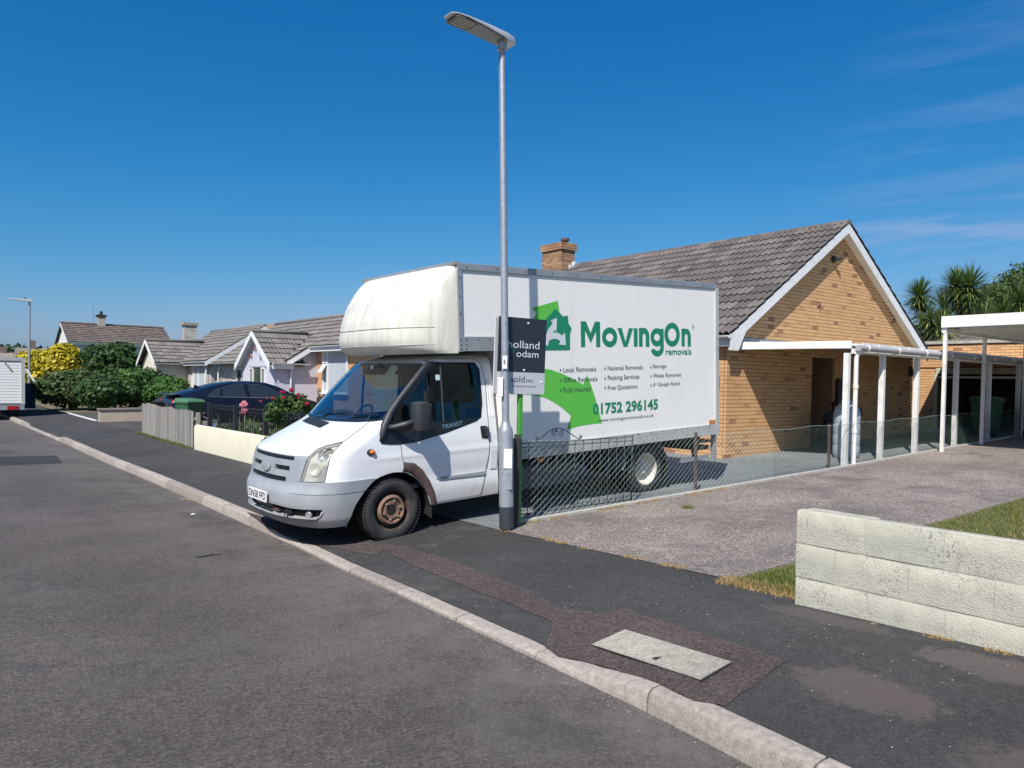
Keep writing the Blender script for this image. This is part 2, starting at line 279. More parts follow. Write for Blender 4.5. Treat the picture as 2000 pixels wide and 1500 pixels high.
# ground
def asphalt(name, c, patches, agg=.35, chip=42, cst=.25, blobs=(), gutter=None):
    m, t, b = nodes(name); P = coordn(t, True)
    big = mk(t, 'ShaderNodeTexNoise', i_Scale=.55, i_Detail=7, i_Roughness=.62); t.links.new(P, big.inputs['Vector'])
    r = ramp(t, [(.35, tuple(x*.80 for x in c)), (.65, tuple(x*1.18 for x in c))]); t.links.new(big.outputs[0], r.inputs[0])
    sp = mk(t, 'ShaderNodeTexNoise', i_Scale=95, i_Detail=3, i_Roughness=.8); t.links.new(P, sp.inputs['Vector'])
    r2 = ramp(t, [(.30, (1-agg*1.3,)*3), (.52, (1,)*3), (.72, (1+agg*1.8,)*3)]); t.links.new(sp.outputs[0], r2.inputs[0])
    x = mk(t, 'ShaderNodeMix', data_type='RGBA', blend_type='MULTIPLY'); x.inputs[0].default_value = 1
    t.links.new(r.outputs[0], x.inputs[6]); t.links.new(r2.outputs[0], x.inputs[7]); c0 = x.outputs[2]
    mid = mk(t, 'ShaderNodeTexNoise', i_Scale=14, i_Detail=6, i_Roughness=.7); t.links.new(P, mid.inputs['Vector'])
    rm = ramp(t, [(.35, (.86,)*3), (.65, (1.12,)*3)]); t.links.new(mid.outputs[0], rm.inputs[0])
    xm = mk(t, 'ShaderNodeMix', data_type='RGBA', blend_type='MULTIPLY'); xm.inputs[0].default_value = 1
    t.links.new(c0, xm.inputs[6]); t.links.new(rm.outputs[0], xm.inputs[7]); c0 = xm.outputs[2]
    ch = mk(t, 'ShaderNodeTexNoise', i_Scale=chip, i_Detail=2, i_Roughness=.5); t.links.new(P, ch.inputs['Vector'])
    rc = ramp(t, [(.36, (1-cst,)*3), (.50, (1,)*3), (.64, (1+cst*1.3,)*3)]); t.links.new(ch.outputs[0], rc.inputs[0])
    xc = mk(t, 'ShaderNodeMix', data_type='RGBA', blend_type='MULTIPLY'); xc.inputs[0].default_value = 1
    t.links.new(c0, xc.inputs[6]); t.links.new(rc.outputs[0], xc.inputs[7]); c0 = xc.outputs[2]
    if gutter:
        sx_ = mk(t, 'ShaderNodeSeparateXYZ'); t.links.new(P, sx_.inputs[0]); g1 = mk(t, 'ShaderNodeMapRange'); g1.inputs['From Min'].default_value = gutter[1]; g1.inputs['From Max'].default_value = gutter[2]; t.links.new(sx_.outputs[0], g1.inputs[0])
        gn = mk(t, 'ShaderNodeTexNoise', i_Scale=1.8, i_Detail=8, i_Roughness=.75); t.links.new(P, gn.inputs['Vector']); gr = ramp(t, [(.38, (.0,)*3), (.62, (1,)*3)]); t.links.new(gn.outputs[0], gr.inputs[0])
        gm_ = mk(t, 'ShaderNodeMath', operation='MULTIPLY'); t.links.new(g1.outputs[0], gm_.inputs[0]); t.links.new(gr.outputs[0], gm_.inputs[1]); gk = mk(t, 'ShaderNodeMath', operation='MULTIPLY'); gk.inputs[1].default_value = gutter[3]; t.links.new(gm_.outputs[0], gk.inputs[0])
        y = mk(t, 'ShaderNodeMix', data_type='RGBA'); y.inputs[7].default_value = (*gutter[0], 1); t.links.new(gk.outputs[0], y.inputs[0]); t.links.new(c0, y.inputs[6]); c0 = y.outputs[2]
    for (bx_, by_, rx_, ry_, bc_, bk_) in blobs:
        q1 = mk(t, 'ShaderNodeMapping'); q1.vector_type = 'POINT'; q1.inputs['Location'].default_value = (-bx_/rx_, -by_/ry_, 0); q1.inputs['Scale'].default_value = (1/rx_, 1/ry_, 0); t.links.new(P, q1.inputs[0])
        q2 = mk(t, 'ShaderNodeVectorMath', operation='LENGTH'); t.links.new(q1.outputs[0], q2.inputs[0]); bn = mk(t, 'ShaderNodeTexNoise', i_Scale=6, i_Detail=12, i_Roughness=.84); t.links.new(P, bn.inputs['Vector'])
        q3 = mk(t, 'ShaderNodeMath', operation='MULTIPLY_ADD'); q3.inputs[1].default_value = 2.6; t.links.new(bn.outputs[0], q3.inputs[0]); q4 = mk(t, 'ShaderNodeMath', operation='MULTIPLY'); q4.inputs[1].default_value = -1; t.links.new(q2.outputs['Value'], q4.inputs[0]); t.links.new(q4.outputs[0], q3.inputs[2])
        br = ramp(t, [(.42, (0,)*3), (.56, (bk_,)*3)]); t.links.new(q3.outputs[0], br.inputs[0])
        y = mk(t, 'ShaderNodeMix', data_type='RGBA'); y.inputs[7].default_value = (*bc_, 1); t.links.new(br.outputs[0], y.inputs[0]); t.links.new(c0, y.inputs[6]); c0 = y.outputs[2]
    for (pc, sc, lo, hi, k, off) in patches:
        mpn = mk(t, 'ShaderNodeMapping'); mpn.inputs['Location'].default_value = (off, off*.7, 0); t.links.new(P, mpn.inputs[0])
        n = mk(t, 'ShaderNodeTexNoise', i_Scale=sc, i_Detail=9, i_Roughness=.68, i_Distortion=.4); t.links.new(mpn.outputs[0], n.inputs['Vector'])
        rr = ramp(t, [(lo, (0, 0, 0)), (hi, (k,)*3)]); t.links.new(n.outputs[0], rr.inputs[0])
        y = mk(t, 'ShaderNodeMix', data_type='RGBA'); y.inputs[7].default_value = (*pc, 1)
        t.links.new(rr.outputs[0], y.inputs[0]); t.links.new(c0, y.inputs[6]); c0 = y.outputs[2]
    t.links.new(c0, b.inputs['Base Color']); b.inputs['Roughness'].default_value = .9; b.inputs['Specular IOR Level'].default_value = .25
    bp = mk(t, 'ShaderNodeBump', i_Strength=.55, i_Distance=.012); t.links.new(sp.outputs[0], bp.inputs['Height']); t.links.new(bp.outputs[0], b.inputs['Normal'])
    return m
road_m = asphalt('road_asphalt', (.095, .082, .077), [((.135, .122, .115), .7, .52, .72, .55, 3.), ((.050, .046, .046), 1.2, .56, .70, .6, 9.), ((.19, .175, .16), 3.5, .66, .75, .35, 5.)], agg=.42, chip=48, cst=.22, gutter=((.155, .14, .128), 1.7, 2.75, .75))
BRN = (.120, .092, .083)
pave_m = asphalt('pavement_asphalt', (.055, .054, .053), [((.105, .088, .082), .8, .57, .64, .55, 1.), ((.10, .098, .095), 2.6, .60, .74, .5, 4.), ((.24, .22, .19), 17, .72, .75, .7, 2.)], agg=.30, chip=60, cst=.15,
    blobs=((3.55, 1.66, .26, .42, BRN, .62), (4.3, 1.35, .20, .42, (.13, .105, .097), .55), (4.45, 2.3, .12, .5, (.10, .085, .078), .6), (4.35, .55, .3, .4, BRN, .55), (3.3, .7, .3, .5, BRN, .5)))
trench_m = asphalt('trench_asphalt', (.080, .062, .057), [((.11, .09, .08), 3, .55, .70, .6, 1.)], agg=.5, chip=50, cst=.3)
drive_m = asphalt('driveway_concrete', (.185, .20, .205), [((.13, .14, .145), 1.1, .52, .72, .6, 1.), ((.27, .28, .27), 4, .60, .74, .5, 6.)], agg=.12, cst=.08)
aggr_m = asphalt('exposed_aggregate_concrete', (.235, .20, .178), [((.11, .098, .092), .9, .50, .66, .75, 2.), ((.36, .325, .29), 2.0, .56, .72, .6, 7.), ((.10, .09, .085), 5, .60, .72, .5, 4.)], agg=.8, chip=40, cst=.40)
dk_drive_m = asphalt('dark_drive_asphalt', (.078, .072, .07), [((.13, .12, .115), 1.2, .55, .7, .5, 1.)], agg=.4)
kerb_m = tintmat('kerb_concrete', [(0, (.27, .235, .205)), (.5, (.33, .29, .25)), (1, (.38, .33, .29))], .88, .6, 90, attr=False, nscale=26, nmix=.35, spots=((.17, .15, .12), 7, .62))
cover_m = asphalt('cover_concrete', (.36, .335, .28), [((.22, .20, .17), 6, .54, .70, .6, 1.)], agg=.2, chip=70, cst=.15)
lawn_soil = mat('soil_and_thatch', (.14, .12, .06), .95, var=.4, scale=9, bump=.6, bscale=60)
field_m = mat('far_grass', (.06, .085, .03), .95, var=.4, scale=.3)
# ============================================================ GROUND
XK = [(-30,2.3),(-6,2.42),(0,2.58),(1.3,2.68),(2.3,2.80),(5,2.98),(7.5,3.1),(12,3.08),(23,2.97),(32,2.87),(60,2.6),(140,2.2)]
PBT = [(-30,-.95),(-5,-1.22),(0,-1.375),(2.6,-1.455),(6.2,-1.585),(8,-1.61),(13.5,-1.615),(17,-1.64),(22,-1.62),(29,-1.64),(40,-1.66),(80,-1.7),(400,-1.7)]
XK0 = lambda Y: interp(XK, Y)
PB = lambda Y: interp(PBT, Y)
sm = lambda x: max(0, min(1, x))**2*(3-2*max(0, min(1, x)))
def dipf(Y): return min(1, max(0, sm((Y-2.15)/1.0) - sm((Y-7.4)/1.1)) + max(0, sm((Y-22.3)/1.2) - sm((Y-28.8)/1.2)))
def pave(X, Y):
    k = XK0(Y); f = max(0, min(1, (4.8-X)/(4.8-k)))
    return PB(Y) + .03*(min(X, 4.8)-4.8) - dipf(Y)*.085*f
def roadz(X, Y):
    k = XK0(Y); r = PB(Y) + .03*(k-4.8) - .115
    return r + .022*(min(k-X, 3.0)) - .022*max(0, (k-X)-3.0)
def yard(X, Y):
    if X <= 4.8: return pave(max(X, XK0(Y)), Y)
    tz = -1.40 + (-1.6+1.40)*sm((Y-10)/12) ; p = PB(Y)
    s = min(1, (X-4.8)/7.7); z = p + (tz-p)*s
    if X > 12.5: z += .03*min(X-12.5, 10)*(1-.7*sm((Y-10)/12))
    return z
def sheet(name, xs, ys, zf, m, dz=0., kind='structure', xf=None):
    """a sheet over fractions xs x positions ys following height function zf"""
    v = []; f = []; n = len(xs)
    for y in ys:
        for x in xs:
            X = xf(x, y) if xf else x; v.append((X, y, zf(X, y)+dz))
    for j in range(len(ys)-1):
        for i in range(n-1): f.append((j*n+i, j*n+i+1, (j+1)*n+i+1, (j+1)*n+i))
    mb = MB(); mb.add(v, f); o = mb.build(name, m, smooth=True, fixn=False); tag(o, kind=kind); return o
fr = lambda a, b, n: [a+(b-a)*i/n for i in range(n+1)]
Ynear = fr(-30, -6, 8)[:-1]+fr(-6, 12, 60)[:-1]+fr(12, 40, 40)[:-1]+fr(40, 140, 20)
sheet('road', fr(0, 1, 14), Ynear, roadz, road_m, xf=lambda s, y: -4.2+s*(XK0(y)-.004+4.2))
sheet('pavement', fr(0, 1, 8), [y for y in Ynear], pave, pave_m, xf=lambda s, y: XK0(y)+.125+s*(4.83-XK0(y)-.125))
sheet('far_side_pavement', fr(-6.2, -4.35, 4), Ynear, lambda X, Y: roadz(-4.2, Y)+.11, pave_m)
# ground under everything, out to the horizon
def farz(X, Y):
    if X < 4.8: z = roadz(min(max(X, -4.2), XK0(Y)), Y)-.06 if X > -6.4 else roadz(-4.2, Y)+.06
    else: z = yard(X, Y)-.035
    return z
gx = [-500,-200,-80,-40,-20,-10,-6.3,-6.2,-4,0,4.6,4.9]+fr(6, 26, 14)+[30,40,60,100,200,500]
gy = [-500,-200,-80,-40]+fr(-30, 60, 60)+[80,120,200,350,700,1200]
sheet('ground', gx, gy, farz, field_m)
# yards
sheet('neighbour_driveway', fr(4.8, 24, 24), fr(3.25, 6.2, 8), yard, aggr_m, .004)
sheet('front_driveway', fr(4.8, 24, 24), fr(6.2, 9.8, 8), yard, drive_m, .006)
sheet('garden_soil', fr(4.9, 12.2, 10), fr(9.8, 17.6, 8), yard, lawn_soil, .005)
sheet('gravel_yard', fr(4.83, 12.2, 10), fr(17.6, 36, 18), yard, dk_drive_m, .004)
sheet('lawn_ground', fr(4.7, 22, 18), fr(-12, 3.27, 16), yard, lawn_soil, .002)
sheet('further_garden_soil', fr(4.9, 14, 8), fr(36, 50, 12), yard, lawn_soil, .004)
# resurfaced trench strip and patch round the cover, as irregular sheets 4 mm up
def patch(name, pix, m, dz, zoff=None):
    pts = []
    for (x, y) in pix:
        D = 4.
        for _ in range(12):
            p = at(x, y, D); z = pave(max(p.x, XK0(p.y)), p.y) if p.x < 4.8 else yard(p.x, p.y)
            D *= z/p.z
        p = at(x, y, D); pts.append((p.x, p.y))
    # subdivide so that it follows the slope
    out = []
    for a, b in zip(pts, pts[1:]+pts[:1]):
        n = max(1, int(math.hypot(b[0]-a[0], b[1]-a[1])/.12))
        for i in range(n):
            t = i/n; jx, jy = (random.uniform(-.012, .012), random.uniform(-.012, .012)) if dz < .008 else (0, 0)
            out.append(Vector((a[0]+(b[0]-a[0])*t+jx, a[1]+(b[1]-a[1])*t+jy)))
    N = len(out); x0 = min(p.x for p in out); x1 = max(p.x for p in out); y0 = min(p.y for p in out); y1 = max(p.y for p in out)
    ins = [Vector((x, y)) for x in fr(x0+.05, x1-.05, max(2, int((x1-x0)/.25))) for y in fr(y0+.05, y1-.05, max(2, int((y1-y0)/.25)))]
    r = delaunay_2d_cdt(out+ins, [], [list(range(N))], 1, 1e-5)
    v = [(p.x, p.y, pave(max(p.x, XK0(p.y)+.12), p.y)+dz) for p in r[0]]
    mb = MB(); mb.add(v, [tuple(f) for f in r[2]]); o = mb.build(name, m, fixn=False); tag(o, kind='structure')
    for pl in o.data.polygons:
        if pl.normal.z < 0: o.data.flip_normals(); break
    return pts
patch('resurfaced_strip', [(735,1062),(800,1068),(900,1102),(1000,1142),(1100,1190),(1176,1200),(1215,1190),(1240,1194),(1535,1292),(1420,1378),(1358,1372),(1290,1338),(1180,1302),(1090,1283),(1064,1262),(1082,1218),(960,1166),(860,1126),(790,1098)], trench_m, .005)
cpts = patch('cover_bed', [(1220,1234),(1430,1299),(1370,1334),(1155,1263)], dark_metal, .009)
patch('resurfaced_patch', [(480,1000),(520,1012),(640,1050),(760,1066),(735,1086),(600,1062),(520,1030)], trench_m, .0045)
cz = lambda p: pave(p[0], p[1])
mb = MB(); ins = [(p[0]*.985+sum(q[0] for q in cpts)/4*.015, p[1]*.985+sum(q[1] for q in cpts)/4*.015) for p in cpts]
mb.prism([(p[0], p[1], cz(p)+.0125) for p in ins], (0, 0, .006)); cover = mb.build('access_cover', cover_m, loc=(ins[0][0], ins[0][1], cz(ins[0])+.01))
tag(cover, 'pale rectangular concrete access cover with a small slot, set in the pavement', 'access cover')
cc = (sum(p[0] for p in cpts)/4-.0, sum(p[1] for p in cpts)/4); mb = MB(); z = cz(cc)+.0195
a = Vector((.035, -.075, 0)); 
c0 = at(1290, 1280, 3.8); kz = pave(c0.x, c0.y)/c0.z; c0 = c0*kz
sp_ = []
for (x, y) in ((1273, 1287), (1298, 1274), (1306, 1277), (1281, 1290)):
    D = 3.6
    for _ in range(12): p = at(x, y, D); D *= (pave(p.x, p.y)+.0186)/p.z
    p = at(x, y, D); sp_.append((p.x, p.y, pave(p.x, p.y)+.0188))
mb.prism(sp_, (0, 0, .0022)); mb.build('handle_slot', dark_metal, cover)
# kerb stones
kst = thing('kerb', (XK0(8), 8, roadz(3.1, 8)), None, None); kst['kind'] = 'structure'
ky = -8.0; ki = 0; joints = []
while ky < 60:
    L_ = .915; joints.append((ky, ky+L_)); ky += L_
shift = (2.36-(-8)) % .915
for (a, b) in joints:
    a += shift; b += shift; g = .011; a += g; 
    def kp(Y, X, dz): return (X, Y, dz)
    mb = MB(); rows = []
    n = 4
    for i in range(n+1):
        Y = a+(b-a)*i/n; k = XK0(Y); zt = pave(k, Y)+.004+random.uniform(-.002, .002); zb = roadz(k, Y)-.05
        up = zt-(zb+.05); ch = .045 if up > .05 else .018
        rows.append([(k, Y, zb), (k+.004, Y, zt-ch), (k+.016, Y, zt-ch*.35), (k+.045, Y, zt), (k+.125, Y, zt+.002), (k+.127, Y, zb)])
    vs = [p for r in rows for p in r]; fs = []
    for i in range(n):
        for j in range(5): fs.append((i*6+j, i*6+j+1, (i+1)*6+j+1, (i+1)*6+j))
    fs += [(5, 4, 3, 2, 1, 0), tuple(n*6+j for j in range(6))]
    mb.add(vs, fs); mb.build('kerb_stone', kerb_m, kst, smooth=35)
# opposite kerb, out of the picture
mb = MB()
for i in range(len(Ynear)-1):
    a, b = Ynear[i], Ynear[i+1]; z0, z1 = roadz(-4.2, a), roadz(-4.2, b)
    mb.hexa([(-4.35, a, z0-.05), (-4.2, a, z0-.05), (-4.2, b, z1-.05), (-4.35, b, z1-.05), (-4.35, a, z0+.11), (-4.22, a, z0+.11), (-4.22, b, z1+.11), (-4.35, b, z1+.11)])
tag(mb.build('far_kerb', mat('far_kerb_concrete', (.33, .30, .26), .9, var=.2, scale=8, bump=.4)), kind='structure')
# darker square repair in the road far left, thin sheet
mb = MB(); q = [(-.9, 16.2), (1.9, 16.6), (2.5, 18.4), (-.4, 18.9)]
for (x0, x1, y0, y1) in [(-.8, 2.3, 17.0, 18.6)]:
    xs = fr(x0, x1, 8)
    for i in range(8): mb.quad((xs[i], y0, roadz(xs[i], y0)+.004), (xs[i+1], y0, roadz(xs[i+1], y0)+.004), (xs[i+1]+.1, y1, roadz(xs[i+1], y1)+.004), (xs[i]+.1, y1, roadz(xs[i], y1)+.004))
tag(mb.build('road_repair', asphalt('road_repair_asphalt', (.042, .04, .042), [], agg=.3), fixn=False), kind='structure')
# loose stones on pavement and gutter grit
mb = MB()
for i in range(900):
    Y = random.uniform(1.0, 14); k = XK0(Y)
    if i < 520: X = k - abs(random.gauss(0, .10)) - .008; z = roadz(X, Y)
    else: X = random.uniform(k+.2, 4.7); z = pave(X, Y)
    r = random.uniform(.0025, .006); c = (X, Y, z+r*.3); a = random.random()*6
    mb.add([(c[0]+r*cos(a), c[1]+r*sin(a), c[2]), (c[0]+r*cos(a+2.1), c[1]+r*sin(a+2.1), c[2]), (c[0]+r*cos(a+4.2), c[1]+r*sin(a+4.2), c[2]), (c[0], c[1], c[2]+r)], [(0, 1, 3), (1, 2, 3), (2, 0, 3)])
tag(mb.build('loose_grit', mat('grit', (.30, .28, .25), .9, var=.4, scale=30)), 'scattered pale grit along the gutter and pavement', 'grit', kind='stuff')
def onroad(x, y):
    D = 6.
    for _ in range(14): p = at(x, y, D); D *= roadz(p.x, p.y)/p.z
    return at(x, y, D)
p = onroad(378, 1005); mb = MB(); mb.add([p+Vector((-.03, -.02, .004)), p+Vector((.02, -.025, .010)), p+Vector((.035, .02, .005)), p+Vector((.0, .03, .014)), p+Vector((-.035, .012, .006))], [(0, 1, 3, 4), (1, 2, 3)])
tag(mb.build('paper_scrap', mat('scrap_white', (.6, .6, .56), .8), None, loc=p, fixn=False), 'small crumpled white paper scrap lying on the road', 'litter')
for (x0, y0, x1, y1, nm, lb, c_) in ((384, 1090, 434, 1084, 'twig', 'thin dark twig lying on the road', (.02, .018, .016)), (352, 975, 382, 979, 'twig', 'pale thin stick lying by the gutter', (.4, .3, .17))):
    p, q = onroad(x0, y0), onroad(x1, y1); m_ = (p+q)/2+Vector((.02, .03, .008)); mb = MB(); mb.tube([p+Vector((0, 0, .005)), m_, q+Vector((0, 0, .005))], [.004, .006, .003], 5); mb.tube([m_, m_+Vector((.05, .06, .004))], .003, 4); tag(mb.build(nm, mat('stick%d' % x0, c_, .9), None, loc=p), lb, 'twig')
# ============================================================ FOREGROUND BLOCK WALL
blk = tintmat('painted_block', [(0, (.42, .41, .335)), (.5, (.47, .45, .365)), (1, (.44, .425, .35))], .85, .8, 110, attr=False, nscale=9, nmix=.14, spots=((.13, .13, .12), 62, .53), clus=2.6)
mortar_m = mat('pale_mortar', (.40, .385, .32), .9, var=.15, scale=20, bump=.5)
fw = thing('garden_wall', (4.66, 2.0, -1.46), 'low cream painted concrete block wall in the right foreground', 'wall')
zt0 = at(1557, 995, 4.93).z; XW = 4.585
def wtop(Y): return zt0 + (2.62-Y)*.008
mb = MB(); Y0 = 2.615
for i in range(12):
    a, b = Y0-i*.45-.006, Y0-(i+1)*.45-.006
    mb.hexa([(XW+.0035, b, wtop(b)-.9), (XW+.096, b, wtop(b)-.9), (XW+.096, a, wtop(a)-.9), (XW+.0035, a, wtop(a)-.9), (XW+.0035, b, wtop(b)-.004), (XW+.096, b, wtop(b)-.004), (XW+.096, a, wtop(a)-.004), (XW+.0035, a, wtop(a)-.004)])
mb.build('mortar', mortar_m, fw)
for c in range(4):
    off = [0, .27, .03, .25][c]; y = Y0; first = True
    while y > -3.0:
        l = (.45 if not first or off == 0 else off) - .006*0; first = False
        if c == 0 and y > 2.5: l = .46
        a, b = y, y-l+.0035; j = random.uniform(-.0015, .0015)
        zt = lambda Y: wtop(Y)-c*.225; h = .2215
        mb = MB(); x0, x1 = XW+j, XW+.10
        n = 3; st = []
        for i in range(n+1):
            Y = a+(b-a)*i/n; e = .0022 if i in (0, n) else 0
            w = random.uniform(-.0012, .0012)
            st.append([(x0+e+w, Y, zt(Y)-h+.004), (x0+.0+w, Y, zt(Y)-h*.5), (x0+e+w, Y, zt(Y)-.008), (x0+.008, Y, zt(Y)-e*.4), (x1-.008, Y, zt(Y)-e*.4), (x1, Y, zt(Y)-.006), (x1, Y, zt(Y)-h)])
        vs = [p for r in st for p in r]; m7 = 7; fs = []
        for i in range(n):
            for q in range(6): fs.append((i*m7+q, i*m7+q+1, (i+1)*m7+q+1, (i+1)*m7+q))
            fs.append((i*m7+6, i*m7, (i+1)*m7, (i+1)*m7+6))
        fs += [tuple(range(7))[::-1], tuple(n*7+q for q in range(7))]
        mb.add(vs, fs); mb.build('concrete_block', blk, fw, smooth=50)
        y -= l
mb = MB(); mb.box(XW+.104, XW+.20, Y0-.46, Y0-.001, -1.6, wtop(Y0)-.004)
mb.build('pier_block', blk, fw, bevel=.008)
pb = mat('blue_white_paint_patch', (.50, .54, .60), .8, var=.1)
# ============================================================ CREAM WALL, PICKETS, RAILING, LOW WALL
cream_r = mat('cream_render', (.66, .62, .48), .8, var=.03, scale=3, bump=.25, bscale=60, dirt=(.40, .36, .26), dstr=.28, dscale=1.3)
mb = MB(); cw = thing('rendered_wall', (4.95, 13.5, -1.62), 'low smooth cream rendered boundary wall behind the van bonnet', 'wall')
ys = fr(9.9, 17.25, 14)
prof = [(-.0, -.02), (-.0, .50), (.02, .55), (.07, .565), (.13, .55), (.15, .50), (.15, -.02)]
vs = []
for Y in ys:
    e = .0
    for (dx, dz) in prof: vs.append((4.86+dx, Y, PB(Y)+dz-.02 + (.0)))
fs = []
for i in range(len(ys)-1):
    for j in range(6): fs.append((i*7+j, i*7+j+1, (i+1)*7+j+1, (i+1)*7+j))
fs += [tuple(range(7)), tuple((len(ys)-1)*7+j for j in range(7))[::-1]]
mb.add(vs, fs); mb.build('wall_body', cream_r, cw, smooth=40)
wood = tintmat('weathered_picket', [(0, (.20, .19, .175)), (.5, (.27, .255, .235)), (1, (.33, .31, .27))], .9, .5, 70, attr=False, nscale=20, nmix=.3, spots=((.20, .21, .10), 3, .66))
pf = thing('picket_fence', (4.9, 19.7, -1.63), 'weathered grey close boarded picket fence beyond the cream wall', 'fence')
N = 39
for i in range(N):
    Y = 17.42+i*(4.75/N); h = .83+random.uniform(-.012, .012)+.02*sin(i*.5)
    mb = MB(); tl = random.uniform(-.012, .012); w = .104
    z = PB(Y)
    mb.hexa([(4.87, Y, z), (4.89, Y, z), (4.89, Y+w, z), (4.87, Y+w, z), (4.87+tl, Y+tl, z+h), (4.89+tl, Y+tl, z+h), (4.89+tl, Y+w+tl, z+h), (4.87+tl, Y+w+tl, z+h)])
    mb.build('picket', wood, pf)
for dz in (.22, .66):
    mb = MB(); mb.beam((4.93, 17.4, PB(17.4)+dz), (4.93, 22.2, PB(22.2)+dz), .04, .07); mb.build('rail', wood, pf)
for Y in (17.38, 19.8, 22.15):
    mb = MB(); mb.box(4.95, 5.03, Y, Y+.08, PB(Y)-.1, PB(Y)+.80); mb.build('fence_post', wood, pf)
iron = mat('black_painted_iron', (.018, .019, .024), .45, var=.3)
rlz = -.635
rf_ = thing('iron_railing', (5.12, 13.5, -1.6), 'black iron railing with square posts behind the cream wall', 'railing')
bar = MB(); bar.tube([(0, 0, -.55), (0, 0, 0)], .006, 5); bme = None
Yp = [17.0, 15.3, 13.65, 12.0, 10.4]
for Y in Yp:
    mb = MB(); mb.box(5.08, 5.16, Y-.04, Y+.04, -1.6, rlz+.04); mb.build('post', iron, rf_, bevel=.004)
for a, b in zip(Yp, Yp[1:]):
    for dz, r in ((0, .010), (-.07, .006), (-.50, .008)):
        mb = MB(); mb.tube([(5.12, a, rlz+dz), (5.12, b, rlz+dz)], r, 5); mb.build('rail', iron, rf_)
    n = int((a-b)/.095)
    for i in range(1, n):
        Y = a-(a-b)*i/n
        if bme is None: o = bar.build('bar', iron, rf_, loc=None); bme = o.data; o.location = Vector((5.12, Y, rlz))-worldloc(rf_); o.data.transform(Matrix.Translation(worldloc(rf_)))
        else: share(bme, 'bar', rf_, (5.12, Y, rlz))
lw = thing('boundary_wall', (6.2, 28.4, -1.62), 'short low rendered wall with a flat coping beside the picket fence', 'wall')
lwm = mat('tan_render', (.45, .38, .29), .9, var=.1, scale=4, bump=.3, dirt=(.25, .2, .15), dstr=.5)
mb = MB(); mb.hexa([(4.9, 28.3, -1.75), (8.6, 28.3, -1.75), (8.6, 28.5, -1.75), (4.9, 28.5, -1.75), (4.9, 28.3, -1.235), (8.6, 28.3, -1.2), (8.6, 28.5, -1.2), (4.9, 28.5, -1.235)]); mb.build('wall_body', lwm, lw)
mb = MB(); mb.hexa([(4.86, 28.26, -1.233), (8.64, 28.26, -1.198), (8.64, 28.54, -1.198), (4.86, 28.54, -1.233), (4.86, 28.26, -1.18), (8.64, 28.26, -1.145), (8.64, 28.54, -1.145), (4.86, 28.54, -1.18)]); mb.build('coping', mat('coping_stone', (.25, .22, .18), .9, var=.2), lw)
# white edging line of the far drive
mb = MB(); mb.slab((4.85, 28.9, -1.632), (.09, 0, 0), (.05, 6.8, -.02), (0, 0, .03)); tag(mb.build('edging_strip', white_post), 'pale concrete edging strip beside the far pavement', 'edging')
# ============================================================ REMOVAL TRUCK
SLT = .0455; TX, TY, TZ = 3.81, 6.72, -1.68
def tk(s, h, w=0.):           # s metres behind the front axle, h above the ground line, w in from the near side
    return (TX+s*cos(SLT)-h*sin(SLT), TY+w, TZ+s*sin(SLT)+h*cos(SLT))
truck = thing('removal_truck', tk(2, 0, 1), 'white removals box truck with green arrow lettering and over cab nose', 'truck')
CT = [(.14,-.74,.46,.86),(.19,-.82,.50,.93),(.30,-.92,.55,.975),(.45,-.945,.56,.985),(.55,-.935,.55,.985),(.62,-.89,.52,.985),(.80,-.845,.50,.985),(.90,-.815,.48,.983),(.96,-.76,.46,.98),(1.02,-.62,.42,.975),(1.10,-.42,.35,.965),(1.18,-.22,.25,.955),(1.24,-.08,.17,.945),(1.30,-.01,.15,.935),(1.5,.19,.14,.915),(1.7,.40,.14,.89),(1.82,.53,.15,.87),(1.87,.62,.16,.845),(1.91,.75,.2,.78),(1.945,.92,.2,.6)]
PW = 2.5; SE = 1.47
CH = np.array([r[0] for r in CT])
def smooth_tab(col):
    hh = np.linspace(.14, 1.945, 400); v = np.interp(hh, CH, np.array([r[col] for r in CT])); k = np.ones(9)/9
    vp = np.concatenate([[v[0]]*4, v, [v[-1]]*4]); return hh, np.convolve(vp, k, 'valid')
TAB = [smooth_tab(i) for i in (1, 2, 3)]
def crow(h): return tuple(float(np.interp(h, t[0], t[1])) for t in TAB)
def cabS(q, h):
    s0, A, W = crow(h)
    if q <= 1:
        ph = q*pi/2; s = s0+A*(1-max(cos(ph), 0)**(2/PW)); w = W*sin(ph)**(2/PW)
        return s, w
    s = s0+A+(q-1)*(SE-s0-A)
    # slight body crease and bulge on the flank
    b = -.012*math.exp(-((h-.60)/.10)**2) + .006*math.exp(-((h-.86)/.03)**2)
    return s, W+b*min(1, (q-1)*4)
def qs(s, h):
    s0, A, W = crow(h)
    if s >= s0+A: return 1+(s-s0-A)/(SE-s0-A)
    return acos(max(0, min(1, (1-max(0, (s-s0)/A))**(PW/2))))*2/pi
def cabP(q, h, off=0., side=1):
    s, w = cabS(q, h)
    if off:
        n = cabN(q, h); s += n[0]*off; w += n[1]*off; h += n[2]*off
    return tk(s, h, .985-side*w)
def cabN(q, h):
    e = .012
    q0, q1 = max(q-e, 0.0), min(q+e, 2.0); h0, h1 = max(h-e, .14), min(h+e, 1.945)
    a = cabS(q0, h); b = cabS(q1, h); c = cabS(q, h0); d = cabS(q, h1)
    u = Vector((b[0]-a[0], b[1]-a[1], 0)); v = Vector((d[0]-c[0], d[1]-c[1], h1-h0)); n = v.cross(u)
    if q < .03: n = Vector((n.x, 0, n.z))
    n.normalize()
    if q < .5 and n.x > 0: n = -n
    if q >= .5 and n.y < 0: n = -n
    return n
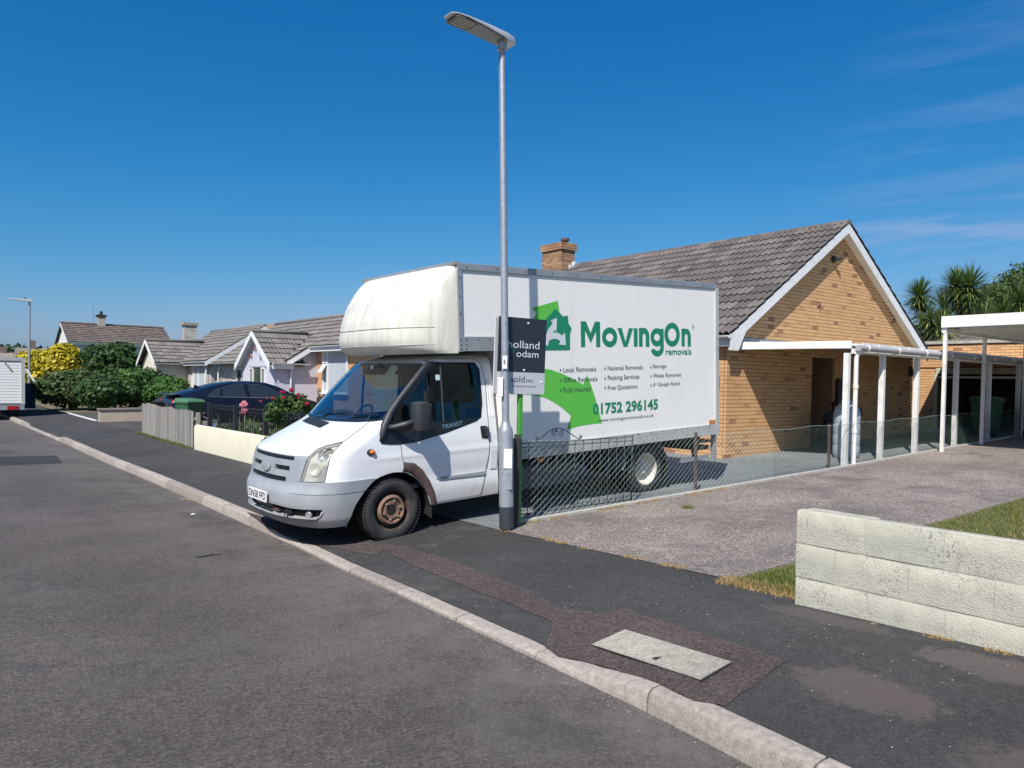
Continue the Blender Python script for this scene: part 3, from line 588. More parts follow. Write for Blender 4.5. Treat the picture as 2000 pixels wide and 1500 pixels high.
def SP(pts): # a polyline in (s, h) turned into (q, h), subdivided
    out = []
    for a, b in zip(pts, pts[1:]+pts[:1]):
        n = max(1, int(math.hypot(b[0]-a[0], b[1]-a[1])/.04))
        for i in range(n):
            s = a[0]+(b[0]-a[0])*i/n; h = a[1]+(b[1]-a[1])*i/n; out.append((qs(s, h), h))
    return out
def QP(pts, st=.035):
    out = []
    for a, b in zip(pts, pts[1:]+pts[:1]):
        n = max(1, int(math.hypot((b[0]-a[0])*.7, b[1]-a[1])/st))
        for i in range(n): out.append((a[0]+(b[0]-a[0])*i/n, a[1]+(b[1]-a[1])*i/n))
    return out
def pip(p, poly):
    x, y = p; c = False; n = len(poly); j = n-1
    for i in range(n):
        xi, yi = poly[i]; xj, yj = poly[j]
        if (yi > y) != (yj > y) and x < (xj-xi)*(y-yi)/(yj-yi)+xi: c = not c
        j = i
    return c
def rnd(pts, r):              # round the corners of an (s,h) polygon
    out = []; n = len(pts)
    for i in range(n):
        p = Vector(pts[i]); a = Vector(pts[i-1])-p; b = Vector(pts[(i+1) % n])-p; k = min(r, a.length/2.2, b.length/2.2)
        A = p+a.normalized()*k; B = p+b.normalized()*k
        for t in (0, .25, .5, .75, 1): q = A*(1-t)**2+p*2*t*(1-t)+B*t*t; out.append((q.x, q.y))
    return out
R = {}
R['windscreen'] = QP([(0,1.228),(.25,1.235),(.5,1.246),(.70,1.262),(.755,1.31),(.775,1.4),(.785,1.6),(.765,1.78),(.735,1.822),(.6,1.836),(.3,1.842),(0,1.843)])
arch = rnd([(-.46,.10),(-.44,.22),(-.36,.42),(-.24,.56),(-.12,.66),(.08,.705),(.24,.69),(.39,.60),(.50,.46),(.56,.27),(.57,.10)], .06)
R['HOLEarch'] = SP(arch)
R['HOLEsill'] = SP([(.50,.295),(SE+.02,.305),(SE+.02,.1),(.50,.1)])
R['HOLElow'] = QP([(0,.1),(0,.235),(.2,.225),(.6,.215),(1.0,.225),(1.12,.23),(1.3,.1)])
R['front_quarter_glass'] = SP(rnd([(.765,1.815),(.665,1.80),(.245,1.36),(.225,1.21),(.735,1.185)], .03))
R['door_glass'] = SP(rnd([(.79,1.815),(1.245,1.805),(1.285,1.735),(1.262,1.205),(.758,1.188)], .035))
blackp = [(-.005,1.262),(-.055,1.05),(-.035,1.012),(.06,.996),(.20,.986),(.37,.99),(.77,1.06),(1.19,1.16),(1.265,1.20),(1.30,1.35),(1.305,1.74),(1.25,1.825),(.80,1.833),(.66,1.845)]
def SPo(pts):
    return [p for a, b in zip(pts, pts[1:]) for p in SP([a, b])[:max(1, int(math.hypot(b[0]-a[0], b[1]-a[1])/.04))]]+[(qs(*pts[-1]), pts[-1][1])]
def QPo(pts):
    o = []
    for a, b in zip(pts, pts[1:]):
        n = max(1, int(math.hypot((b[0]-a[0])*.7, b[1]-a[1])/.035)); o += [(a[0]+(b[0]-a[0])*i/n, a[1]+(b[1]-a[1])*i/n) for i in range(n)]
    return o+[pts[-1]]
R['pillar_trim'] = QPo([(.735,1.824),(.768,1.78),(.788,1.6),(.778,1.4),(.758,1.31),(.70,1.260),(.5,1.244),(0,1.226),(0,1.203),(.4,1.216),(.75,1.241),(.97,1.255)])+SPo(blackp[1:])
R['headlamp'] = QP([(.43,.674),(.443,.764),(.462,.891),(.465,.972),(.485,1.008),(.55,1.03),(.645,1.046),(.672,1.01),(.713,.962),(.722,.881),(.712,.784),(.705,.676)], .02)
slots = {'s1': [(0,.906),(.30,.906),(.31,.873),(0,.870)], 's2': [(.075,.810),(.272,.812),(.282,.768),(.085,.766)], 's3': [(0,.702),(.25,.704),(.262,.660),(0,.650)]}
R['SLOT1'] = QP(slots['s1']); R['SLOT2'] = QP(slots['s2']); R['SLOT3'] = QP(slots['s3'])
R['SLOT4'] = QP([(0,.425),(.21,.424),(.385,.412),(.715,.411),(.705,.362),(.655,.32),(.43,.318),(.2,.318),(0,.316)])
R['grille_panel'] = QP([(0,.912),(.31,.915),(.464,.921),(.458,.88),(.43,.674),(.315,.652),(.25,.645),(0,.640)])
R['bumper'] = QP([(0,.19),(0,.655),(.3,.655),(.43,.670),(.705,.672),(1.0,.668),(1.16,.668),(1.2,.3),(1.2,.12),(.5,.12),(0,.12)])
R['bonnet'] = QP([(0,.90),(.31,.915),(.464,.921),(.47,.985),(.50,1.015),(.57,1.036),(.635,1.052),(.61,1.115),(.592,1.17),(.565,1.238),(.4,1.236),(0,1.224)])
R['cab_door'] = SP([(.19,1.02),(.20,.86),(.225,.66),(.33,.66),(.42,.585),(.51,.46),(.575,.315),(1.215,.325),(1.28,.53),(1.345,.79),(1.355,1.1),(1.37,1.6),(1.34,1.80),(1.26,1.868),(.70,1.868),(.62,1.82),(.19,1.36)])
order = ['HOLEarch','HOLEsill','HOLElow','SLOT1','SLOT2','SLOT3','SLOT4','windscreen','front_quarter_glass','door_glass','pillar_trim','headlamp','grille_panel','bumper','bonnet','cab_door']
# constrained triangulation of the (q, h) plane
gq = sorted(set([round(x, 4) for x in fr(0, 1, 44)]+[round(x, 4) for x in fr(1, 2, 26)])); gh = fr(.14, 1.945, 62)
pts = []; 
for q in gq:
    for h in gh: pts.append(Vector((q, h)))
faces = []
for k in order:
    b = len(pts); 
    for p in R[k]: pts.append(Vector((min(2, max(0, p[0])), min(1.945, max(.14, p[1])))))
    n = len(R[k]); faces.append([b+i for i in range(n)])
edges = [(f[i], f[(i+1) % len(f)]) for f in faces for i in range(len(f))]
res = delaunay_2d_cdt(pts, edges, [], 0, 1e-4)
V2 = res[0]; tri = res[2]
groups = {}
for f in tri:
    c = ((V2[f[0]].x+V2[f[1]].x+V2[f[2]].x)/3, (V2[f[0]].y+V2[f[1]].y+V2[f[2]].y)/3); g = 'cab_shell'
    for k in order:
        if pip(c, R[k]): g = k; break
    groups.setdefault(g, []).append(tuple(f))
def region(name, keys, m, off=0., skirt=0., parent=None, both=True, sides=(1, -1)):
    me = bpy.data.meshes.new(name); vs = []; fs = []; ns = []
    par = parent or truck; o0 = worldloc(par)
    for sd in sides:
        mp = {}; base = {}
        tris = [f for k in keys for f in groups.get(k, [])]
        for f in tris:
            g = []
            for i in f:
                if i not in mp:
                    q, h = V2[i].x, V2[i].y; mp[i] = len(vs); p = cabP(q, h, off, sd); n = cabN(q, h)
                    vs.append((p[0]-o0.x, p[1]-o0.y, p[2]-o0.z)); ns.append((n.x, -sd*n.y, n.z))
                g.append(mp[i])
            # orient outward
            a, b, c = (Vector(vs[i]) for i in g); nn = (b-a).cross(c-a)
            if nn.dot(Vector(ns[g[0]])) < 0: g = g[::-1]
            fs.append(tuple(g))
        if skirt:
            cnt = {}
            for f in tris:
                for i in range(3):
                    e = tuple(sorted((f[i], f[(i+1) % 3]))); cnt[e] = cnt.get(e, 0)+1
            for (i, j), c in cnt.items():
                if c == 1 and not (V2[i].x < 1e-3 and V2[j].x < 1e-3):
                    b = len(vs)
                    for t in (i, j):
                        for oo in (off, off-skirt):
                            p = cabP(V2[t].x, V2[t].y, oo, sd); vs.append((p[0]-o0.x, p[1]-o0.y, p[2]-o0.z)); ns.append(None)
                    fs.append((b, b+1, b+3, b+2))
    me.from_pydata(vs, [], fs); me.materials.append(m); me.polygons.foreach_set('use_smooth', [True]*len(fs)); me.update()
    tmp = [v.normal.copy() for v in me.vertices]
    me.normals_split_custom_set_from_vertices([Vector(n) if n else tmp[i] for i, n in enumerate(ns)])
    o = bpy.data.objects.new(name, me); COL.objects.link(o); o.parent = par; return o
cabsh = region('cab_shell', ['cab_shell'], white_paint, 0, .02)
bonnet = region('bonnet', ['bonnet'], white_paint, .003, .02)
for sd in (1, -1): region('cab_door', ['cab_door'], white_paint, .003, .02, sides=(sd,))
region('pillar_trim', ['pillar_trim'], trim_blk, .006, .02)
region('windscreen', ['windscreen'], screen_glass, -.002)
for sd in (1, -1):
    region('side_window', ['front_quarter_glass'], side_glass, -.001, sides=(sd,)); region('side_window', ['door_glass'], side_glass, -.001, sides=(sd,))
    region('headlamp', ['headlamp'], lens, .003, .012, sides=(sd,))
    region('headlamp_reflector', ['headlamp'], lamp_back, -.035, .0, sides=(sd,))
bumper = region('front_bumper', ['bumper'], bump_grey, .012, .05)
grille = region('grille', ['grille_panel'], grille_grey, .010, .05)
region('grille_recess', ['SLOT1', 'SLOT2', 'SLOT3', 'SLOT4'], trim_blk, -.05)
def strip(q0, h0, q1, h1, off, r, n=14, side=1):
    return [cabP(q0+(q1-q0)*i/n, h0+(h1-h0)*i/n, off, side) for i in range(n+1)]
for hh in (.8825, .894, .778, .789, .800, .664, .676, .688):
    for sd in (1, -1):
        q0, q1 = (0, .305) if hh > .85 or hh < .7 else (.075, .28)
        mb = MB(); mb.tube(strip(q0, hh, q1, hh, -.004, 0, side=sd), .0028, 4); mb.build('grille_bar', black_pl, grille)
mb = MB()
for sd in (1, -1):
    for i in range(1, 14):
        q = .023*i
        mb.tube([cabP(q, .872, -.006, sd), cabP(q, .903, -.006, sd)], .0018, 3); mb.tube([cabP(q*.85, .655, -.006, sd), cabP(q*.85, .70, -.006, sd)], .0018, 3)
tag(mb.build('grille_mesh', black_pl, grille), kind='stuff')
# lower intake details, lip and seam
mb = MB(); 
for sd in (1, -1): mb.tube(strip(0, .318, .64, .318, .012, 0, 24, sd)+[cabP(.69, .345, .012, sd), cabP(.712, .385, .012, sd)], .011, 6)
mb.build('intake_lip', bump_grey, bumper, smooth=True)
mb = MB()
for sd in (1, -1): mb.tube(strip(.36, .552, 1.16, .552, .0125, 0, 24, sd), .0022, 4)
mb.build('bumper_seam', black_pl, bumper)
mb = MB(); c = cabP(.56, .345, -.02); mb.lathe(c, (-.8, -.55, .1), [(0, .0), (0, .032), (.03, .034), (.035, .026), (.028, 0)], 14); mb.build('fog_lamp', mat('grey_fog_lamp', (.22, .23, .24), .4), bumper, smooth=35)
mb = MB(); c = Vector(cabP(.32, .35, -.015)); mb.box(c.x-.02, c.x+.01, c.y-.05, c.y+.05, c.z-.01, c.z+.035); mb.tube([c+Vector((-.03, -.03, .03)), c+Vector((-.035, -.03, -.04)), c+Vector((-.035, .03, -.04)), c+Vector((-.03, .03, .03))], .006, 5); mb.build('tow_bracket', black_pl, bumper)
mb = MB(); c = Vector(cabP(.12, .36, -.02)); mb.box(c.x-.0, c.x+.03, c.y-.12, c.y+.10, c.z-.015, c.z+.02); mb.build('intake_strut', rust_arch, bumper)
# badge oval, plain
mb = MB(); c = Vector(cabP(.0, .768, .012)); c.y -= .0
mb.lathe(c, (-1, 0, .10), [(0, .062), (.006, .064), (.014, .058), (.018, .03), (.019, 0)], 28)
for i, v in enumerate(mb.v): mb.v[i] = (v[0]-.004, c.y+(v[1]-c.y)*1.62, c.z+(v[2]-c.z)*.80)
mb.build('front_badge', grille_grey, grille, smooth=40)
# number plate, follows the bumper: flat
def frame(origin, xd, yd):    # 2d -> 3d
    o, x, y = Vector(origin), Vector(xd).normalized(), Vector(yd).normalized(); n = x.cross(y)
    return lambda u, v, d=0: o+x*u+y*v+n*d
pc = Vector(cabP(.0, .485, .030)); pc.y -= .005
pn = frame(pc, (0, -1, 0), (-.02, 0, 1))   # +u runs towards the near side; plate read from the front
pn = frame(pc+Vector((-.003, 0, 0)), (.0, -1, 0), (.045+.03, 0, 1))
pc2 = Vector(cabP(0, .485, .022))
def plf(u, v, d=0): return Vector((pc2.x-.012-d+v*.04, pc2.y-.0-u, pc2.z+v))
mb = MB(); mb.hexa([plf(-.26, -.055, 0), plf(.26, -.055, 0), plf(.26, -.055, .008), plf(-.26, -.055, .008), plf(-.26, .055, 0), plf(.26, .055, 0), plf(.26, .055, .008), plf(-.26, .055, .008)])
plate = mb.build('number_plate', plate_m, truck)
def text2d(s, bold=0., shear=0., spacing=1.0):
    cu = bpy.data.curves.new('tmp', 'FONT'); cu.body = s; cu.size = 1; cu.offset = bold; cu.shear = shear; cu.space_character = spacing; cu.resolution_u = 3; cu.fill_mode = 'FRONT'
    o = bpy.data.objects.new('tmp', cu); COL.objects.link(o); dg = bpy.context.evaluated_depsgraph_get(); me = bpy.data.meshes.new_from_object(o.evaluated_get(dg))
    v = [(p.co.x, p.co.y) for p in me.vertices]; f = [tuple(p.vertices) for p in me.polygons]
    bpy.data.objects.remove(o); bpy.data.curves.remove(cu); bpy.data.meshes.remove(me); return v, f
def put_text(name, s, fn, u0, u1, v0, v1, m, parent, d=.002, bold=0., shear=0., flip=False, spacing=1.0):
    v, f = text2d(s, bold, shear, spacing); xa = min(p[0] for p in v); xb = max(p[0] for p in v); ya = min(p[1] for p in v); yb = max(p[1] for p in v)
    vs = [fn(u0+(p[0]-xa)/(xb-xa)*(u1-u0), v0+(p[1]-ya)/(yb-ya)*(v1-v0), d) for p in v]
    mb = MB(); mb.add(vs, f); return mb.build(name, m, parent, fixn=False)
put_text('registration', 'DN58 FFD', plf, -.235, .235, -.038, .038, plate_t, plate, .010, bold=.012)
# bonnet vent on the far side
mb = MB()
def bon(q, h, off): return cabP(q, h, off, -1)
qv = [(.055, 1), (.02, 1), (.0, 1), (.05, -1), (.12, -1), (.19, -1), (.26, -1), (.33, -1), (.40, -1)]
def vrow(h, off): return [cabP(q, h+(.004*i), off, s_) for i, (q, s_) in enumerate(qv)]
r0, r1 = vrow(1.140, .003), vrow(1.192, .003); mb.add(r0+r1, [(i, i+1, 10+i, 9+i) for i in range(8)]); vent = mb.build('bonnet_vent', black_pl, truck)
for i in range(5): mb = MB(); mb.tube(vrow(1.144+i*.011, .006), .0032, 4); mb.build('vent_slat', mirror_pl, vent)
# indicator repeater
mb = MB(); c = Vector(cabP(qs(-.16, .935), .935, .0)); mb.lathe(c, (-.0, -1, .0), [(0, .034), (.012, .032), (.016, .02)], 16)
for i, v in enumerate(mb.v): mb.v[i] = (c.x+(v[0]-c.x)*1.35, v[1], v[2])
ind = mb.build('side_repeater', mirror_pl, truck, smooth=40)
mb = MB(); c2 = c+Vector((.012, -.012, .003)); mb.lathe(c2, (0, -1, 0), [(0, .022), (.012, .021), (.020, .012), (.022, 0)], 14)
for i, v in enumerate(mb.v): mb.v[i] = (c2.x+(v[0]-c2.x)*1.45, v[1], v[2])
mb.build('amber_lens', orange_pl, ind, smooth=50)
# headlamp inner parts
for sd in (1, -1):
    mb = MB(); c = cabP(.60, .94, -.02, sd); mb.lathe(c, (-.75, -.6*sd, .15), [(-.02, .0), (-.005, .03), (.008, .05), (.01, .052)], 18); mb.build('headlamp_bowl', chrome, truck, smooth=True)
    mb = MB(); c = cabP(.625, .95, -.012, sd); mb.lathe(c, (-.75, -.6*sd, .15), [(0, .030), (.006, .026), (.008, 0)], 14); mb.build('headlamp_bulb_cover', mat('grey_lamp_part', (.05, .05, .05), .2), truck, smooth=True)
    mb = MB(); c = cabP(.56, .80, -.02, sd); mb.lathe(c, (-.75, -.6*sd, .1), [(-.02, .0), (0, .035), (.008, .06), (.01, .062)], 18); mb.build('headlamp_bowl', lamp_back, truck, smooth=True)
for sd in (1, -1):
    mb = MB(); hq = QP([(.43,.674),(.443,.764),(.462,.891),(.465,.972),(.485,1.008),(.55,1.03),(.645,1.046),(.672,1.01),(.713,.962),(.722,.881),(.712,.784),(.705,.676)], .03)
    mb.tube([cabP(q, h, .002, sd) for q, h in hq], .0035, 4, closed=True); mb.build('headlamp_seal', gap if 'gap' in globals() else black_pl, truck)
    mb = MB(); c = cabP(.655, .965, -.014, sd); mb.lathe(c, (-.62, -.75*sd, .1), [(-.03, .0), (-.012, .026), (.0, .040), (.004, .045), (.004, .049)], 18); mb.build('indicator_bowl', mat('smoked_bowl%d' % (sd+1), (.16, .16, .15), .25), truck, smooth=True)
# wheel arch flare with rust behind, and inner wheel well
def flare(sd):
    inner = [(.20,.705),(.30,.672),(.39,.60),(.47,.50),(.53,.38),(.555,.30)]; outer = [(.215,.80),(.35,.775),(.455,.69),(.54,.57),(.60,.42),(.625,.30)]
    mb = MB(); rows = []
    def fine(l):
        o = []
        for a, b in zip(l, l[1:]):
            for i in range(4): o.append((a[0]+(b[0]-a[0])*i/4, a[1]+(b[1]-a[1])*i/4))
        return o+[l[-1]]
    I, O = fine(inner), fine(outer)
    for (a, b) in zip(I, O):
        r = []
        for t, off in ((0, -.03), (0, .010), (.2, .018), (.8, .018), (1, .003)):
            s, h = a[0]+(b[0]-a[0])*t, a[1]+(b[1]-a[1])*t; r.append(cabP(qs(s, h), h, off, sd))
        rows.append(r)
    vs = [p for r in rows for p in r]; n = 5
    mb.add(vs, [(i*n+j, i*n+j+1, (i+1)*n+j+1, (i+1)*n+j) for i in range(len(rows)-1) for j in range(n-1)]); mb.build('arch_flare', rust_arch, truck, smooth=True)
    mb = MB(); ar = [(-.44,.20),(-.36,.42),(-.24,.56),(-.12,.66),(.08,.71),(.24,.69),(.39,.60),(.50,.46),(.57,.27),(.57,.15)]
    w0, w1 = (.0+.03, .42) if sd > 0 else (1.55, 1.94)
    vs = []
    for (s, h) in ar: vs += [tk(s, h, w0), tk(s, h, w1)]
    mb.add(vs, [(2*i, 2*i+1, 2*i+3, 2*i+2) for i in range(len(ar)-1)]); mb.build('wheel_well', dark_metal, truck)
flare(1); flare(-1)
# seams and trims on the flank
def sline(pl, off=.004): 
    o = []
    for a, b in zip(pl, pl[1:]):
        for i in range(6): s, h = a[0]+(b[0]-a[0])*i/6, a[1]+(b[1]-a[1])*i/6; o.append(cabP(qs(s, h), h, off))
    s, h = pl[-1]; o.append(cabP(qs(s, h), h, off)); return o
gap = mat('panel_gap', (.03, .03, .032), .8)
mb = MB(); mb.tube(sline([(.19, 1.0), (.20, .86), (.225, .72)]), .0032, 4); mb.tube(sline([(1.37, 1.6), (1.355, 1.1), (1.345, .79), (1.28, .53), (1.215, .325)]), .0032, 4)
mb.tube(sline([(1.37, 1.6), (1.34, 1.80), (1.26, 1.868), (.70, 1.868), (.64, 1.845)]), .0032, 4); mb.build('door_seam', gap, truck)
mb = MB(); mb.tube([cabP(q, h, .005) for q, h in ((.464,.921),(.47,.985),(.50,1.015),(.57,1.036),(.635,1.052),(.61,1.115),(.592,1.17),(.565,1.238))], .0028, 4); mb.build('bonnet_seam', gap, truck)
mb = MB(); rs = [(.62,.585),(1.29,.585),(1.28,.545),(.66,.560)]
mb.add([cabP(qs(s, h), h, .006) for s, h in rs]+[cabP(qs(s, h), h, .016) for s, h in rs], [(0,1,2,3),(4,5,6,7),(0,1,5,4),(1,2,6,5),(2,3,7,6),(3,0,4,7)]); mb.build('rubbing_strip', bump_grey, truck)
# door handle
mb = MB(); hp = rnd([(1.235,1.105),(1.335,1.10),(1.335,.955),(1.245,.965)], .02)
mb.prism([cabP(qs(s, h), h, .004) for s, h in hp], (0, -.004, 0)); dh = mb.build('door_handle', black_pl, truck)
mb = MB(); hp = rnd([(1.28,1.09),(1.34,1.085),(1.335,.975),(1.30,.98)], .015); mb.prism([cabP(qs(s, h), h, .008) for s, h in hp], (0, -.03, 0)); mb.build('handle_grip', mirror_pl, dh, bevel=.006)
# slatted pillar detail behind the door
for s0 in (1.385, 1.425):
    mb = MB(); mb.tube(sline([(s0, 1.62), (s0+.01, 1.2)], .002), .008, 6); mb.build('pillar_rib', white_paint, truck)
mb = MB(); fl = rnd([(1.365,.83),(1.455,.825),(1.455,.60),(1.35,.605)], .01); mb.prism([cabP(qs(min(s, 1.46), h), h, .002) for s, h in fl], (0, -.006, 0)); mb.build('filler_flap', white_paint, truck)
sidef = lambda off: (lambda u, v, d=0: Vector(cabP(qs(u, v), v, off+d)))
def skew(u, v, d=0): return Vector(cabP(qs(u, v+(u-.71)*.11), v+(u-.71)*.11, .010))
put_text('model_lettering', 'TRANSIT', skew, .72, 1.0, 1.103, 1.150, chrome, truck, bold=.004)
mb = MB(); mb.box(0, 0, 0, 0, 0, 0); mb = MB()
st = [(.70,1.70),(.755,1.70),(.755,1.64),(.70,1.64)]; mb.add([cabP(qs(s, h), h, .0015) for s, h in st], [(0, 1, 2, 3)]); mb.build('window_sticker', mat('pale_sticker', (.45, .62, .62), .5), truck)
# window division bar and rubber
mb = MB(); mb.tube(sline([(.775, 1.82), (.75, 1.18)], .004), .009, 5); mb.build('window_bar', mirror_pl, truck)
# A pillar moulding, proud and rounded
mb = MB(); pp = [(1.83, 1.0)]
path = [cabP(q, h, .004) for q, h in ((.80,1.83),(.835,1.76),(.85,1.6),(.85,1.45),(.86,1.34),(.91,1.26),(.97,1.19),(1.03,1.11),(1.075,1.05))]
mb.tube(path, [.022,.030,.032,.034,.038,.042,.040,.034,.018], 10); mb.build('pillar_moulding', mirror_pl, truck, smooth=True)
# mirrors
def mirror(sd):
    f = lambda s, h, w: tk(s, h, w if sd > 0 else 1.97-w)
    mb = MB(); prof = [(0, .0), (.0, .045), (.01, .078), (.05, .088), (.20, .092), (.285, .086), (.30, .066), (.305, .0)]
    c = f(.30, 1.145, -.155); n = 20; vs = []
    for (a, r) in prof:
        for k in range(n):
            t = 2*pi*k/n; ex = abs(cos(t))**.6*(1 if cos(t) > 0 else -1); ey = abs(sin(t))**.6*(1 if sin(t) > 0 else -1)
            vs.append(tk(.335+ex*r*.98, 1.13+a, (-.17+ey*r*1.0) if sd > 0 else 1.97-(-.17+ey*r*1.0)))
    mb.add(vs, [(i*n+k, i*n+(k+1) % n, (i+1)*n+(k+1) % n, (i+1)*n+k) for i in range(len(prof)-1) for k in range(n)]); m = mb.build('door_mirror', mirror_pl, truck, smooth=40)
    mb = MB(); mb.tube([f(.06, 1.17, .02), f(.10, 1.175, -.03), f(.18, 1.20, -.10), f(.28, 1.23, -.15)], [.034, .032, .034, .03], 8); mb.build('mirror_arm', mirror_pl, m, smooth=True)
    mb = MB(); mb.add([f(.428, 1.16, -.235), f(.428, 1.16, -.105), f(.428, 1.41, -.105), f(.428, 1.41, -.235)], [(0, 1, 2, 3)]); mb.build('mirror_glass', chrome, m)
mirror(1); mirror(-1)
mb = MB()
for i in range(7):
    s = .34+i*.035; mb.slab(tk(s, 1.10+random.uniform(0, .03), .045), (.05, 0, random.uniform(-.02, .02)), (0, .01, .0), (.01, 0, .03))
mb.build('high_visibility_scrap', hi_green, truck)
# wipers
for pts_ in ([(-.30, 1.236), (-.15, 1.285), (.02, 1.30), (.20, 1.30)], [(.05, 1.235), (.2, 1.275), (.42, 1.285), (.66, 1.285)]):
    mb = MB(); P_ = [cabP(abs(q), h, .022, 1 if q >= 0 else -1) for q, h in pts_]; mb.tube([P_[0], P_[1], P_[2]], .008, 5); mb.tube([P_[1], P_[2], P_[3]], .006, 5); mb.build('wiper', black_pl, truck)
# roof of the cab and back wall, floor
mb = MB(); top = [cabP(q, 1.945, 0, 1) for q in fr(0, 2, 20)]+[cabP(q, 1.945, 0, -1) for q in fr(0, 2, 20)][::-1]; mb.add(top, [tuple(range(len(top)))]); mb.build('cab_roof', white_paint, truck)
mb = MB(); hs_ = fr(.3, 1.945, 14); back = [cabP(2, h, 0, 1) for h in hs_]+[cabP(2, h, 0, -1) for h in hs_][::-1]; mb.add(back, [tuple(range(len(back)))]); mb.build('cab_back', white_paint, truck)
inter = mat('cab_interior', (.012, .013, .016), .95)
mb = MB(); bk = [(tk(1.42, h, .985-crow(h)[2]*.97)) for h in fr(.5, 1.9, 8)]+[(tk(1.42, h, .985+crow(h)[2]*.97)) for h in fr(.5, 1.9, 8)][::-1]; mb.add(bk, [tuple(range(len(bk)))]); mb.build('cab_lining', inter, truck)
mb = MB(); mb.hexa([tk(-.35, .5, .06), tk(1.42, .5, .06), tk(1.42, .5, 1.91), tk(-.35, .5, 1.91), tk(-.05, .55, .06), tk(1.42, .55, .06), tk(1.42, .55, 1.91), tk(-.05, .55, 1.91)]); mb.build('cab_floor', inter, truck)
# dashboard
mb = MB(); ds = [(-.03,1.19),(.10,1.215),(.25,1.205),(.36,1.16),(.42,1.08),(.40,.80),(.0,.8)]; a_ = [tk(s, h, .08) for s, h in ds]; b_ = [tk(s, h, 1.89) for s, h in ds]
n = len(ds); mb.add(a_+b_, [tuple(range(n)), tuple(range(n, 2*n))[::-1]]+[(i, (i+1) % n, n+(i+1) % n, n+i) for i in range(n)]); mb.build('dashboard', mat('dash_plastic', (.05, .052, .058), .7, bump=.1), truck, bevel=.01)
mb = MB(); dsb = []
for w_ in fr(1.2, 1.7, 10): dsb.append(tk(.28, 1.20+.05*sin((w_-1.2)/.5*pi), w_))
mb.tube(dsb, .04, 8); mb.build('instrument_hood', mat('dash_plastic_dark', (.03, .03, .034), .6), truck, smooth=True)
mb = MB(); cwl = Vector(tk(.50, 1.17, 1.46)); ring = []
for k in range(24):
    t = 2*pi*k/24; ring.append(cwl+Vector((.19*sin(t)*.55, .19*cos(t), .19*sin(t)*.85)))
mb.tube(ring, .014, 6, closed=True); mb.tube([ring[0], cwl, ring[12]], .016, 5); mb.tube([cwl, ring[18]], .016, 5); mb.build('steering_wheel', black_pl, truck, smooth=True)
for w0, w1, in ((.15, .60), (.62, .98), (1.22, 1.72)):
    mb = MB(); mb.hexa([tk(.62, .78, w0), tk(1.15, .78, w0), tk(1.15, .78, w1), tk(.62, .78, w1), tk(.60, .94, w0), tk(1.15, .92, w0), tk(1.15, .92, w1), tk(.60, .94, w1)])
    mb.hexa([tk(1.10, .90, w0), tk(1.22, .90, w0), tk(1.22, .90, w1), tk(1.10, .90, w1), tk(1.22, 1.42, w0+.03), tk(1.31, 1.42, w0+.03), tk(1.31, 1.42, w1-.03), tk(1.22, 1.42, w1-.03)])
    mb.hexa([tk(1.23, 1.44, w0+.1), tk(1.31, 1.44, w0+.1), tk(1.31, 1.44, w1-.1), tk(1.23, 1.44, w1-.1), tk(1.26, 1.62, w0+.12), tk(1.33, 1.62, w0+.12), tk(1.33, 1.62, w1-.12), tk(1.26, 1.62, w1-.12)])
    mb.build('seat', seat_m, truck, bevel=.03)
mb = MB(); mb.box(0, 0, 0, 0, 0, 0); mb = MB(); mb.tube([tk(.52, 1.84, .985), tk(.52, 1.79, .985)], .008, 5); mb.hexa([tk(.50, 1.74, .88), tk(.53, 1.74, .88), tk(.53, 1.74, 1.09), tk(.50, 1.74, 1.09), tk(.50, 1.80, .88), tk(.53, 1.80, .88), tk(.53, 1.80, 1.09), tk(.50, 1.80, 1.09)]); mb.build('interior_mirror', black_pl, truck)
mb = MB(); mb.lathe(tk(.49, 1.79, 1.13), (-1, 0, .2), [(0, .03), (.012, .022), (.014, 0)], 10); mb.build('screen_fitting', white_print, truck)
for (s, h, w, hh) in ((.95, 1.19, .16, .26), (1.10, 1.19, .2, .24), (.9, 1.0, .2, .3)):
    mb = MB(); mb.slab(tk(s, h-.15, w), (.12, .02, .02), (.01, .05, 0), (.02, 0, hh)); mb.build('paper_bundle', cream_m, truck)
for sd in (0, 1):   # sun visors
    mb = MB(); w0 = .30 if sd == 0 else 1.08; mb.hexa([tk(.62, 1.70, w0), tk(.64, 1.70, w0), tk(.64, 1.70, w0+.56), tk(.62, 1.70, w0+.56), tk(.72, 1.82, w0), tk(.74, 1.82, w0), tk(.74, 1.82, w0+.56), tk(.72, 1.82, w0+.56)]); mb.build('sun_visor', mat('visor_grey%d' % sd, (.03, .03, .034), .9), truck, bevel=.006)
